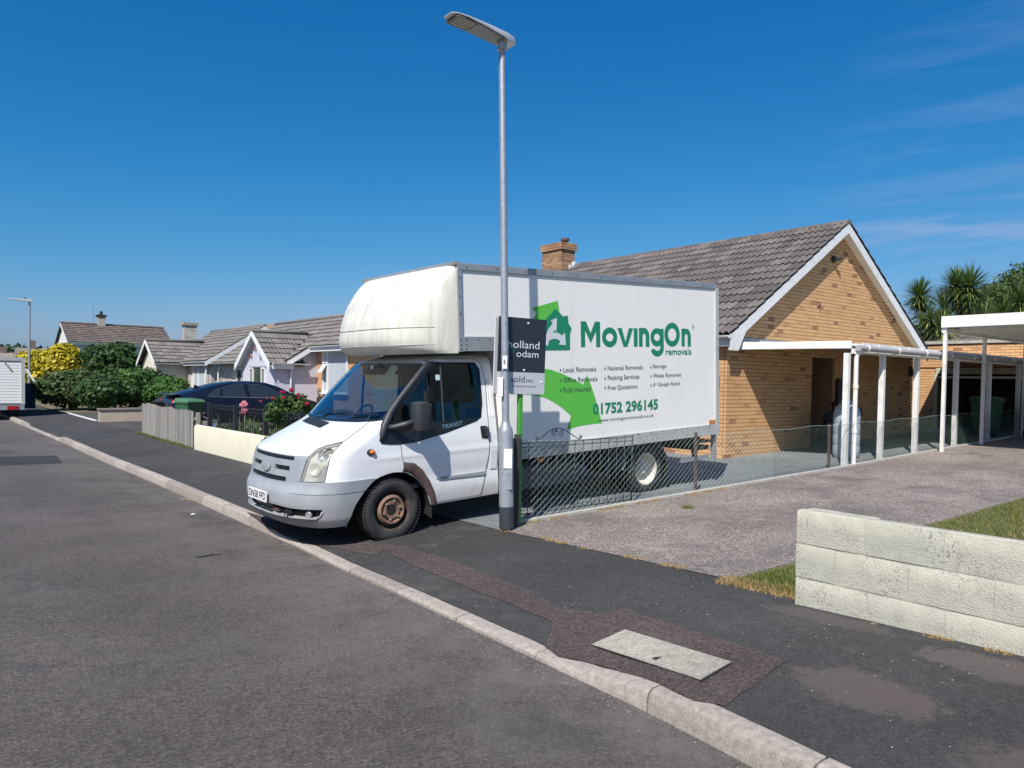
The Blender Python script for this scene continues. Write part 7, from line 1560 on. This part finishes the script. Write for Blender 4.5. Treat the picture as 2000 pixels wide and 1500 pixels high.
for x in (.95, 3.80):
    for y, s_ in ((.02, -1), (1.82, 1)):
        rt = bpy.data.objects.new('wheel', None); COL.objects.link(rt); rt.parent = car; c_ = Vector(cp_(x, y, .33)); rt.location = c_-worldloc(car)
        mb = MB(); mb.lathe(c_, (0, s_, 0), [(-.2, .22), (-.2, .31), (-.17, .33), (-.02, .33), (.0, .30), (.0, .23)], 28); mb.build('tyre', rubber, rt, smooth=40)
        mb = MB(); mb.lathe(c_, (0, s_, 0), [(-.01, .23), (-.03, .2), (-.03, .06), (-.01, .05), (-.01, 0)], 24); mb.build('rim', chrome, rt, smooth=40)
        for k in range(5): t = k*1.2566; mb = MB(); mb.beam(c_+Vector((cos(t)*.05, s_*-.012, sin(t)*.05)), c_+Vector((cos(t)*.21, s_*-.012, sin(t)*.21)), .03, .012, up=(0, 1, 0)); mb.build('spoke', alu, rt)
mb = MB(); mb.lathe(cp_(3.05, -.02, 1.0), (0, -1, 0), [(0, .0), (0, .07), (.12, .08), (.16, .05), (.16, 0)], 10); mb.build('door_mirror', navy_p, car, smooth=True)
mb = MB(); mb.prism([cp_(.75, .9, 1.22), cp_(.95, .9, 1.27), cp_(.78, .9, 1.34)], (0, .03, 0)); mb.build('aerial_fin', navy_p, car)
# ============================================================ PARKED LORRY, FAR LEFT
p = at(47.5, 798, 28.4); LX1 = p.x; LY = p.y; gz_ = roadz(2.5, LY); LX0 = LX1-2.15
lor = thing('box_van', ((LX0+LX1)/2, LY+3, gz_), 'white box van parked with its cab door open at the far left edge', 'van')
zt2 = at(47.5, 700, 28.4).z; zb2 = at(47.5, 790, 28.4).z
mb = MB(); mb.box(LX0, LX1, LY+.03, LY+4.2, zb2, zt2); mb.build('load_box', mat('grey_white_box', (.50, .51, .53), .5, var=.03), lor)
mb = MB(); mb.box(LX0, LX1+.02, LY-.03, LY+.03, zt2-.10, zt2+.03); mb.box(LX1-.10, LX1+.02, LY-.03, LY+.03, zb2, zt2-.1); mb.box(LX0, LX0+.1, LY-.03, LY+.03, zb2, zt2-.1); mb.build('rear_frame', alu_lt, lor)
sh = bpy.data.objects.new('roller_shutter', None); COL.objects.link(sh); sh.parent = lor; sh.location = Vector((LX0+1, LY, zb2))-worldloc(lor)
nS = 14
for i in range(nS):
    z = zb2+.06+(zt2-.16-zb2-.06)*i/nS; mb = MB(); mb.box(LX0+.1, LX1-.1, LY-.005+.004*(i % 2), LY+.02, z, z+(zt2-.22-zb2)/nS-.012); mb.build('shutter_slat', panel_white, sh)
mb = MB(); mb.beam((LX1-.62, LY-.04, zt2-.18), (LX1-.45, LY-.04, zt2-.42), .04, .06); mb.build('strap', alu, lor)
mb = MB(); mb.box(LX0, LX1, LY-.06, LY+.05, zb2-.20, zb2-.02); mb.build('rear_bar', alu, lor)
mb = MB(); mb.box(LX1-.55, LX1-.2, LY-.09, LY-.06, zb2-.19, zb2-.05); mb.build('tail_light', MATS['red_tail_lamp'], lor)
mb = MB(); mb.box(LX0+.6, LX0+1.15, LY-.09, LY-.06, zb2-.19, zb2-.06); mb.build('number_plate', mat('yellow_plate', (.6, .45, .03), .4), lor)
for x in (LX0+.05, LX1-.25):
    mb = MB(); mb.lathe((x, LY+1.0, gz_+.33), (1, 0, 0), [(0, 0), (0, .33), (.2, .33), (.2, 0)], 20); mb.build('wheel', rubber, lor, smooth=40); mb = MB(); mb.lathe((x, LY+4.8, gz_+.33), (1, 0, 0), [(0, 0), (0, .33), (.2, .33), (.2, 0)], 20); mb.build('wheel', rubber, lor, smooth=40)
mb = MB(); mb.hexa([(LX0+.1, LY+4.3, gz_+.35), (LX1-.1, LY+4.3, gz_+.35), (LX1-.1, LY+6.4, gz_+.35), (LX0+.1, LY+6.4, gz_+.35), (LX0+.15, LY+4.3, gz_+2.0), (LX1-.15, LY+4.3, gz_+2.0), (LX1-.15, LY+5.2, gz_+2.0), (LX0+.15, LY+5.2, gz_+2.0)]); mb.build('cab', white_paint, lor, bevel=.04)
mb = MB(); mb.box(LX0+.2, LX1-.2, LY+.3, LY+5, gz_+.4, gz_+.55); mb.build('chassis', dark_metal, lor)
# open cab door seen beyond the box
d0 = Vector((LX1+.02, LY+4.6, gz_)); dd = Vector((.80, -.25, 0)); 
zz0, zz1, zz2 = at(55, 796, 33).z, at(55, 748, 33).z, at(55, 722, 33).z
dr = bpy.data.objects.new('cab_door', None); COL.objects.link(dr); dr.parent = lor; dr.location = d0-worldloc(lor)
mb = MB(); mb.slab((d0.x, d0.y, zz0), dd, (.02, .06, 0), (0, 0, zz1-zz0)); mb.build('door_lining', mat('dark_blue_lining', (.03, .04, .06), .7), dr)
mb = MB(); mb.beam((d0.x, d0.y, zz1), (d0.x, d0.y, zz2), .07, .06, up=(0, 1, 0)); mb.beam((d0.x, d0.y, zz2), (d0.x+.5, d0.y-.16, zz2), .07, .06); mb.beam((d0.x+.5, d0.y-.16, zz2), (d0.x+.82, d0.y-.25, zz1), .07, .06, up=(0, 1, 0)); mb.beam((d0.x-.02, d0.y-.02, zz0), (d0.x-.02, d0.y-.02, zz2), .05, .06, up=(0, 1, 0)); mb.build('door_frame', white_paint, dr)
# ============================================================ SECOND STREET LAMP
b2 = Vector((4.8, 47, -1.66)); tp = at(57.5, 588, 39.6); l2 = thing('street_lamp', b2, 'distant slim street lamp above the yellow conifer at the left', 'street lamp')
mb = MB(); mb.tube([b2, b2+Vector((0, 0, 1.1))], .08, 10); mb.tube([b2+Vector((0, 0, 1.1)), tp], .055, 10); mb.build('pole', galv, l2, smooth=40)
mb = MB(); mb.hexa([(tp.x-1.0, tp.y-.12, tp.z+.02), (tp.x+.15, tp.y-.14, tp.z-.05), (tp.x+.15, tp.y+.14, tp.z-.05), (tp.x-1.0, tp.y+.12, tp.z+.02), (tp.x-.9, tp.y-.10, tp.z+.08), (tp.x+.12, tp.y-.1, tp.z+.12), (tp.x+.12, tp.y+.1, tp.z+.12), (tp.x-.9, tp.y+.1, tp.z+.08)]); ln2 = mb.build('lantern', hd, l2)
mb = MB(); mb.lathe((tp.x-.2, tp.y, tp.z+.1), (0, 0, 1), [(0, .06), (.08, .05), (.09, 0)], 8); mb.build('light_sensor', black_pl, ln2)
# ============================================================ VEGETATION
def leafmat(name, stops, rough=.55, trans=.25):
    m, t, b = nodes(name); a = mk(t, 'ShaderNodeAttribute', attribute_name='tint'); r = ramp(t, stops); t.links.new(a.outputs['Fac'], r.inputs[0])
    t.links.new(r.outputs[0], b.inputs['Base Color']); b.inputs['Roughness'].default_value = rough; b.inputs['Specular IOR Level'].default_value = .3
    tr = mk(t, 'ShaderNodeBsdfTranslucent'); t.links.new(r.outputs[0], tr.inputs[0]); x = mk(t, 'ShaderNodeMixShader'); x.inputs[0].default_value = trans
    out = t.nodes['Material Output']; t.links.new(b.outputs[0], x.inputs[1]); t.links.new(tr.outputs[0], x.inputs[2]); t.links.new(x.outputs[0], out.inputs[0]); return m
def npmesh(name, V, Fc, tint, m, parent, k):
    o0 = worldloc(parent) if parent else Vector((0, 0, 0)); me = bpy.data.meshes.new(name); V = V-np.array(o0); n = len(Fc)
    me.vertices.add(len(V)); me.vertices.foreach_set('co', V.astype(np.float32).ravel()); me.loops.add(n*k); me.loops.foreach_set('vertex_index', Fc.ravel().astype(np.int32))
    me.polygons.add(n); me.polygons.foreach_set('loop_start', np.arange(0, n*k, k, dtype=np.int32)); me.polygons.foreach_set('loop_total', np.full(n, k, dtype=np.int32))
    me.materials.append(m); me.update(calc_edges=True); a = me.attributes.new('tint', 'FLOAT', 'FACE'); a.data.foreach_set('value', tint.astype(np.float32))
    o = bpy.data.objects.new(name, me); COL.objects.link(o)
    if parent: o.parent = parent
    return o
def leaves(name, parent, blobs, n, size, m, seed=1, shell=.55, lump=.18, elong=1.6, up=.3, name2=None):
    """n small leaf faces scattered through the outer volume of overlapping lumps"""
    rs = np.random.RandomState(seed); w = np.array([b[3]*b[4]*b[5] for b in blobs])**.66; w /= w.sum(); idx = rs.choice(len(blobs), n, p=w); Bl = np.array(blobs)[idx]
    d = rs.normal(size=(n, 3)); d /= np.linalg.norm(d, axis=1)[:, None]
    ph = rs.uniform(0, 6.28, (6, 1)); fq = rs.uniform(2.0, 6.5, (6, 3)); nv = sum(np.sin((d*f*1.4).sum(1)+p+idx*1.7) for f, p in zip(fq, ph))/6
    r = (shell+(1-shell)*rs.uniform(0, 1, n)**.5)*(1+lump*nv*1.8)*(1+.10*(rs.uniform(0, 1, n) > .96)*rs.uniform(.3, 1.6, n)); P = Bl[:, :3]+d*r[:, None]*Bl[:, 3:6]
    gn = d+rs.normal(size=(n, 3))*.75+np.array([0, 0, up]); gn /= np.linalg.norm(gn, axis=1)[:, None]
    a = np.cross(gn, rs.normal(size=(n, 3))); a /= np.linalg.norm(a, axis=1)[:, None]; b = np.cross(gn, a); s = size*(.45+1.2*rs.uniform(0, 1, n)**2)[:, None]
    V = np.stack([P-a*s*elong*.5, P+b*s*.5-a*s*.05, P+a*s*elong*.5, P-b*s*.5+a*s*.1], 1).reshape(-1, 3); Fc = np.arange(n*4).reshape(n, 4)
    cl = .5+.5*np.sin(P[:, 0]*5.1+seed)*np.sin(P[:, 1]*4.3)*np.sin(P[:, 2]*6.1); tint = np.clip(rs.uniform(0, 1, n)*.7+cl*.3, .01, 1)
    return npmesh(name, V, Fc, tint, m, parent, 4)
def lumps(c, r, n, seed, k=.5):
    rs = random.Random(seed); out = [(c[0], c[1], c[2], r[0]*.86, r[1]*.86, r[2]*.86)]
    for i in range(n):
        a = rs.uniform(0, 6.28); e = rs.uniform(-.3, 1.2); s = rs.uniform(.28, .48)*k*2
        out.append((c[0]+cos(a)*cos(e)*r[0]*.66, c[1]+sin(a)*cos(e)*r[1]*.66, c[2]+sin(e)*r[2]*.66, r[0]*s, r[1]*s, r[2]*s))
    return out
yellow_l = leafmat('golden_conifer_leaf', [(0, (.16, .15, .01)), (.4, (.38, .32, .015)), (.75, (.58, .47, .03)), (1, (.30, .33, .03))], trans=.15)
dark_l = leafmat('dark_evergreen_leaf', [(0, (.025, .055, .018)), (.5, (.045, .10, .028)), (.9, (.085, .16, .045)), (1, (.13, .20, .06))])
mid_l = leafmat('mid_green_leaf', [(0, (.03, .075, .018)), (.5, (.06, .145, .03)), (.9, (.12, .23, .055)), (1, (.18, .27, .08))])
olive_l = leafmat('olive_leaf', [(0, (.038, .065, .022)), (.5, (.07, .115, .035)), (.93, (.12, .165, .05)), (1, (.42, .24, .06))])
bark = mat('brown_bark', (.10, .075, .055), .9, var=.4, scale=8, bump=.8, bscale=20)
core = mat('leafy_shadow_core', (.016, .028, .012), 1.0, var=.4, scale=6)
def shrub(name, label, cat, px, top, bot, D, w, depth, m, n, size, seed, gz=None, group=None, nl=9, elong=1.6, lump=.18):
    pt = at(px, top, D); g_ = gz if gz is not None else yard(pt.x, pt.y); h = (pt.z-g_); c = (pt.x, pt.y, g_+h*.5)
    t = thing(name, (pt.x, pt.y, g_), label, cat, group); bl = lumps(c, (w/2, depth/2, h/2), nl, seed); leaves('foliage', t, bl, n, size, m, seed, elong=elong, lump=lump)
    mb = MB(); 
    for k in range(4): a = k*1.6+seed; mb.tube([(pt.x, pt.y, g_-.05), (pt.x+cos(a)*w*.08, pt.y+sin(a)*w*.08, g_+h*.35), (pt.x+cos(a)*w*.2, pt.y+sin(a)*w*.2, g_+h*.7)], [.05, .035, .015], 6)
    mb.build('stem', bark, t)
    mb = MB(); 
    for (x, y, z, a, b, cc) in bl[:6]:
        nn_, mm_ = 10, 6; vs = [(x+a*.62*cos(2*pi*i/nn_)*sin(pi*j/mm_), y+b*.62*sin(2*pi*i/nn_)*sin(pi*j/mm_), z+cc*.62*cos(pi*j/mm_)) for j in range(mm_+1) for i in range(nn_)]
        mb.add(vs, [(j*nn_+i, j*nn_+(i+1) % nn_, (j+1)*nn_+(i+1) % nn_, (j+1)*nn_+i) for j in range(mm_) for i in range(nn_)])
    mb.build('inner_twigs', core, t); return t  # solid near-black lumps whose colour stands in for shade deep among the leaves
shrub('conifer', 'bright golden yellow conifer behind the box van', 'conifer', 108, 674, 790, 44, 4.0, 3.6, yellow_l, 15000, .15, 11, gz=-1.66, nl=14, lump=.10)
shrub('tree', 'tall rounded dark green tree in front of the white house', 'tree', 223, 664, 790, 42, 3.5, 3.2, dark_l, 14000, .13, 12, gz=-1.66)
shrub('shrub', 'low dark hedge bush with orange tinged tips at the pavement edge', 'shrub', 140, 720, 803, 33.5, 3.5, 3.0, olive_l, 15000, .10, 13, gz=-1.66, nl=12)
shrub('shrub', 'large green bush directly left of the cream bungalow drive', 'shrub', 265, 712, 790, 35.5, 3.0, 2.6, mid_l, 12000, .10, 14, gz=-1.66)
shrub('shrub', 'smaller green bush between the large bush and the dark car', 'shrub', 328, 733, 790, 33.5, 2.0, 2.2, mid_l, 9000, .09, 15, gz=-1.66)
shrub('shrub', 'deep green bush filling the gap between the hedge bush and large bush', 'shrub', 203, 730, 803, 33, 2.6, 2.4, dark_l, 11000, .10, 16, gz=-1.66)
# distant wooded skyline
far_l = leafmat('far_leaf', [(0, (.03, .055, .025)), (.5, (.05, .08, .035)), (1, (.075, .11, .05))])
o_ = thing('treeline', (-60, 150, -1.6), 'dark distant band of trees on the skyline at the far left', 'trees'); o_['kind'] = 'stuff'
bl = [(*at(x, y+14, D)[:], 9*s, 9*s, 2.4*s) for (x, y, D, s) in ((-120, 688, 150, 1.3), (-60, 686, 150, 1), (0, 690, 145, .8), (25, 680, 150, .85), (45, 688, 150, .6), (75, 694, 170, 1), (100, 692, 180, 1.2), (170, 690, 180, 1.2), (260, 695, 190, 1.3), (330, 695, 190, 1.3))]
leaves('foliage', o_, bl, 14000, .8, far_l, 31)
# ---- cordylines behind the garage
cord = leafmat('cordyline_blade', [(0, (.05, .09, .03)), (.45, (.10, .17, .05)), (.8, (.18, .25, .075)), (1, (.50, .47, .14))], rough=.4, trans=.2)
ctr = mat('cordyline_trunk', (.17, .13, .10), .9, var=.4, scale=14, bump=.8)
def rosette(c, L0, n, rs, V, Fc, T, down=.0, w0=.035, yel=0):
    for i in range(n):
        z = rs.uniform(-.55, 1)+down; a = rs.uniform(0, 2*pi); r_ = sqrt(max(0, 1-min(1, z*z))); d = np.array([cos(a)*r_, sin(a)*r_, z]); d /= np.linalg.norm(d); L_ = L0*rs.uniform(.75, 1.12)
        s = np.cross(d, [0, 0, 1.]); s /= (np.linalg.norm(s)+1e-6); w = w0*rs.uniform(.8, 1.2); sag = .10*L_*(1-abs(d[2])*.6)
        p0 = c+d*.04; p1 = c+d*L_*.35; p2 = c+d*L_*.72-np.array([0, 0, sag*.4]); p3 = c+d*L_-np.array([0, 0, sag*1.3]); b = len(V)
        V += [p0-s*w*.3, p0+s*w*.3, p1-s*w*.5, p1+s*w*.5, p2-s*w*.4, p2+s*w*.4, p3-s*w*.04, p3+s*w*.04]
        tv = rs.uniform(.05, .8) if rs.rand() > (.18 if z < 0 else .05)+yel else rs.uniform(.85, 1)
        for k in range(3): Fc.append((b+2*k, b+2*k+1, b+2*k+3, b+2*k+2)); T.append(tv)
def cordyline(label, gx_, D, heads, seed):
    rs = np.random.RandomState(seed); g = at(gx_, 700, D); t = thing('cordyline', (g.x, g.y, -1.2), label, 'cordyline palm', 'cordyline palms behind the garage')
    V, Fc, T = [], [], []; mb = MB(); jn = Vector((g.x, g.y, .6))
    mb.tube([(g.x, g.y, -1.3), (g.x+.05, g.y, -.2), jn], [.14, .12, .10], 8)
    for (x, y, Ln, n, yel) in heads:
        Ln *= 1.12; n = int(n*1.3); c = at(x, y, D+rs.uniform(-.4, .4)); m_ = (jn+c)/2+Vector((rs.uniform(-.1, .1), rs.uniform(-.1, .1), 0)); mb.tube([jn, m_, c], [.09, .075, .06], 8)
        rosette(np.array(c), Ln, n, rs, V, Fc, T, yel=yel); rosette(np.array(c)-np.array([0, 0, .18]), Ln*.9, n//3, rs, V, Fc, T, down=-.5, yel=yel)
    npmesh('blades', np.array(V), np.array(Fc), np.array(T), cord, t, 4); mb.build('trunk', ctr, t, smooth=40)
cordyline('leftmost spiky palm with a rounded head on a leaning pale trunk', 1812, 30, [(1796, 578, .78, 330, .0), (1802, 612, .80, 150, 0)], 1)
cordyline('largest spiky palm with the broad full crown in the middle', 1880, 29.5, [(1868, 560, .85, 330, .0), (1893, 562, 1.0, 300, .0), (1882, 592, .85, 220, .12)], 2)
cordyline('low spiky palm just above the garage coping, yellowish tips', 1835, 28.6, [(1838, 640, .85, 260, .16), (1900, 652, .75, 170, .16), (1815, 625, .7, 120, 0)], 3)
cordyline('shorter spiky palm behind the middle of the group', 1845, 31.5, [(1845, 604, .95, 240, .0), (1925, 622, .9, 160, .05)], 4)
cordyline('rightmost spiky palm at the picture edge', 1988, 30, [(1992, 590, .95, 230, .08), (1960, 612, .9, 180, .0)], 5)
# tree behind them
q = at(1950, 600, 37); t_ = thing('tree', (q.x, q.y, -1.2), 'broad dark green tree behind the spiky palms at the right edge', 'tree')
bl = [(*at(x, y, D)[:], r, r, r*.8) for (x, y, D, r) in ((1925, 585, 37, .95), (1950, 575, 37, .9), (1985, 560, 37, 1.0), (1998, 543, 37.5, .9), (1970, 600, 37, 1.1), (1930, 615, 37, 1.1), (1905, 600, 37, .7), (2030, 560, 37, 1.4), (2080, 570, 38, 1.8), (1960, 630, 37, 1.3), (2020, 620, 37, 1.6))]
leaves('foliage', t_, bl, 17000, .11, olive_l, 51, shell=.4, lump=.3); mb = MB(); mb.tube([(q.x, q.y, -1.3), (q.x, q.y, 1.2)], [.22, .16], 8)
for b_ in bl[::2]: mb.tube([(q.x, q.y, 1.2), ((q.x+b_[0])/2, (q.y+b_[1])/2, (1.2+b_[2])/2+.2), b_[:3]], [.12, .07, .03], 6)
mb.build('trunk', bark, t_)
# ---- rose bush and garden plants behind the railing
rose_l = leafmat('rose_leaf', [(0, (.035, .075, .02)), (.5, (.06, .12, .035)), (1, (.12, .19, .06))]); petal = mat('crimson_petals', (.40, .02, .06), .6, var=.25, scale=30); pink = mat('pink_petals', (.70, .25, .33), .6, var=.2, scale=30)
RD = 13.4; c = at(563, 806, RD); g_ = yard(c.x, c.y); t_ = thing('rose_bush', (c.x, c.y, g_), 'bushy rose with crimson flowers beside the van mirror', 'rose bush')
bl = [(c.x, c.y, c.z, .28, .28, .2)]+[(*at(x, y, RD+random.uniform(-.15, .15))[:], r, r, r*.8) for (x, y, r) in ((540, 800, .2), (585, 795, .22), (560, 785, .2), (555, 815, .25), (590, 812, .2), (530, 812, .15), (575, 780, .13), (603, 806, .13), (590, 775, .08), (545, 785, .12))]
leaves('foliage', t_, bl, 3800, .045, rose_l, 61, shell=.3, lump=.25)
mb = MB()
for k in range(12): a = random.uniform(0, 6.28); tip = at(random.uniform(525, 605), random.uniform(770, 800), RD); mb.tube([(c.x, c.y, g_), ((c.x+tip.x)/2+.05*cos(a), (c.y+tip.y)/2, (g_+tip.z)/2+.1), tip], [.012, .009, .004], 5)
mb.build('stem', mat('green_stem', (.06, .09, .03), .7), t_)
def bloom(par, p, r, m, nm='flower'):
    mb = MB()
    for k in range(16):
        z = 1-2*(k+.5)/16; a = k*2.4; rr = sqrt(1-z*z); d = Vector((cos(a)*rr, sin(a)*rr, z)); cpt = p+d*r*.8; s_ = d.cross(Vector((0, 0, 1))).normalized()*r*.5; u__ = s_.cross(d).normalized()*r*.9+d*r*.25
        mb.add([cpt-s_-u__*.5, cpt+s_-u__*.5, cpt+s_*.8+u__*.5, cpt-s_*.8+u__*.5], [(0, 1, 2, 3)])
    mb.build(nm, m, par, fixn=False)
for (x, y, r) in ((569, 762, .060), (549, 766, .042), (555, 766, .035), (533, 778, .048), (509, 784, .040), (522, 779, .025), (554, 777, .042), (582, 771, .042), (583, 777, .035), (599, 789, .055), (528, 803, .040), (541, 797, .025), (590, 773, .025)): bloom(t_, at(x, y, RD-.25), r*.72, petal)
q = at(475, 795, 15.2); g_ = yard(q.x, q.y); t_ = thing('flower', (q.x, q.y, g_), 'tall pink flower head rising above the railing', 'flower'); mb = MB(); mb.tube([(q.x, q.y, g_), q], .010, 5); mb.build('stem', MATS['green_stem'], t_)
for k in range(12): bloom(t_, at(475+random.uniform(-5, 6), 795+random.uniform(-8, 12), 15.15), .05, pink)
strap = leafmat('strap_leaf', [(0, (.045, .10, .03)), (.5, (.09, .17, .05)), (1, (.22, .28, .10))], trans=.3)
names = ['first clump of green strap leaves from the picket fence', 'clump of strap leaves under the pink flower', 'strap leaf clump between the railing posts', 'taller strap leaf clump left of the rose', 'strap leaf clump nearest the van bonnet', 'pale strap leaf clump close to the picket end', 'thin strap leaf clump beneath the rose', 'small tuft by the end post of the railing']
for k, (x, D) in enumerate(((412, 16.8), (474, 15.2), (452, 15.8), (500, 14.3), (545, 13.2), (398, 17.0), (525, 13.8), (430, 16.0))):
    q = at(x, 815, D); q.x = max(q.x, 5.35)+.55; g_ = yard(q.x, q.y); V, Fc, T = [], [], []; rs = np.random.RandomState(70+k); t_ = thing('garden_plant', (q.x, q.y, g_), names[k], 'plant', 'garden plants behind the railing')
    for j in range(5): rosette(np.array([q.x+rs.uniform(-.35, .35), q.y+rs.uniform(-.35, .35), g_+.05]), rs.uniform(.5, .85), 30, rs, V, Fc, T, down=.75, w0=.03)
    npmesh('leaves', np.array(V), np.array(Fc), np.array(T), strap, t_, 4)
# low ground cover along the bed
gc = leafmat('ground_cover_leaf', [(0, (.04, .07, .02)), (.6, (.09, .13, .04)), (.9, (.30, .28, .16)), (1, (.5, .45, .35))])
V, Fc, T = [], [], []; rs = np.random.RandomState(5); n = 9000
Pg = np.stack([rs.uniform(5.2, 8.5, n), rs.uniform(10, 17.2, n), np.zeros(n)], 1); Pg[:, 2] = np.array([yard(a, b) for a, b in Pg[:, :2]])+rs.uniform(0, .6, n)**1.3
a_ = rs.normal(size=(n, 3)); a_ /= np.linalg.norm(a_, axis=1)[:, None]; b_ = np.cross(a_, rs.normal(size=(n, 3))); b_ /= np.linalg.norm(b_, axis=1)[:, None]
V = np.stack([Pg-a_*.03, Pg+b_*.02, Pg+a_*.03, Pg-b_*.02], 1).reshape(-1, 3)
tag(npmesh('ground_cover', V, np.arange(n*4).reshape(n, 4), rs.uniform(.01, 1, n), gc, None, 4), 'mixed low flowering ground cover filling the bed behind the railing', 'ground cover', kind='stuff')
# grass
def grass(name, label, region_, n, h, m, seed):
    rs = np.random.RandomState(seed); P = []
    x0, x1, y0, y1, f = region_
    while len(P) < n:
        x, y = rs.uniform(x0, x1), rs.uniform(y0, y1)
        if f(x, y): P.append((x, y, yard(x, y)))
    P = np.array(P); d = rs.normal(size=(n, 3))*np.array([.45, .45, 0])+np.array([0, 0, 1.]); L_ = h*rs.uniform(.5, 1.3, n)[:, None]; a = rs.uniform(0, 2*pi, n); s = np.stack([np.cos(a), np.sin(a), 0*a], 1)*.0035
    V = np.stack([P-s, P+s, P+d*L_], 1).reshape(-1, 3); tag(npmesh(name, V, np.arange(n*3).reshape(n, 3), rs.uniform(.01, 1, n), m, None, 3), label, 'grass', kind='stuff')
gm = leafmat('lawn_blade', [(0, (.06, .10, .018)), (.55, (.12, .17, .03)), (.8, (.22, .22, .06)), (1, (.42, .33, .13))], trans=.3); dry = leafmat('dry_grass_blade', [(0, (.30, .20, .08)), (.6, (.48, .33, .15)), (.9, (.55, .42, .22)), (1, (.15, .18, .05))], trans=.3)
nse = lambda x, y: sin(x*3.1+y*1.7)*sin(y*4.3-x)*.5+sin(x*9+y*7)*.2
grass('lawn', 'short green lawn behind the block wall', (4.95, 12.5, -.6, 3.22, lambda x, y: nse(x, y) > -.68 and y < 3.2 and y > 3.0-(x-4.9)*.75), 80000, .032, gm, 81)
grass('lawn_edge', 'green grass tuft beside the end of the block wall', (4.72, 5.3, 2.62, 3.2, lambda x, y: y < 3.22-.1*(x-4.7)), 5000, .04, gm, 82)
grass('dry_grass', 'dry straw coloured grass at the pavement edge by the wall end', (4.66, 4.86, 2.62, 3.3, lambda x, y: True), 1500, .04, dry, 83)
grass('edge_weeds', 'dry weeds along the joint between pavement and driveway', (4.78, 4.86, 3.3, 6.1, lambda x, y: nse(x*2, y*2) > .15), 900, .02, dry, 84)
grass('wall_weeds', 'dry weeds at the foot of the block wall', (4.53, 4.583, .2, 2.2, lambda x, y: nse(x, y*3) > .12), 420, .015, dry, 85)
grass('fence_weeds', 'green moss and weeds at the foot of the picket fence', (4.74, 4.87, 17.3, 22.3, lambda x, y: nse(x, y*2) > -.25), 2600, .05, gm, 86)
grass('tufts', 'small weed tuft on the neighbouring driveway', (7.2, 7.32, 5.5, 5.62, lambda x, y: True), 160, .05, gm, 87)
grass('house_weeds', 'dry grass along the base of the edging strip', (5.2, 9, 6.16, 6.2, lambda x, y: nse(x*2, y) > .0), 1300, .03, dry, 88)

# ============================================================ lift everything so that the pavement lies near z = 0
for o in list(SC.objects):
    if o.parent is None and o.type in ('MESH', 'EMPTY'): o.location.z += EYE
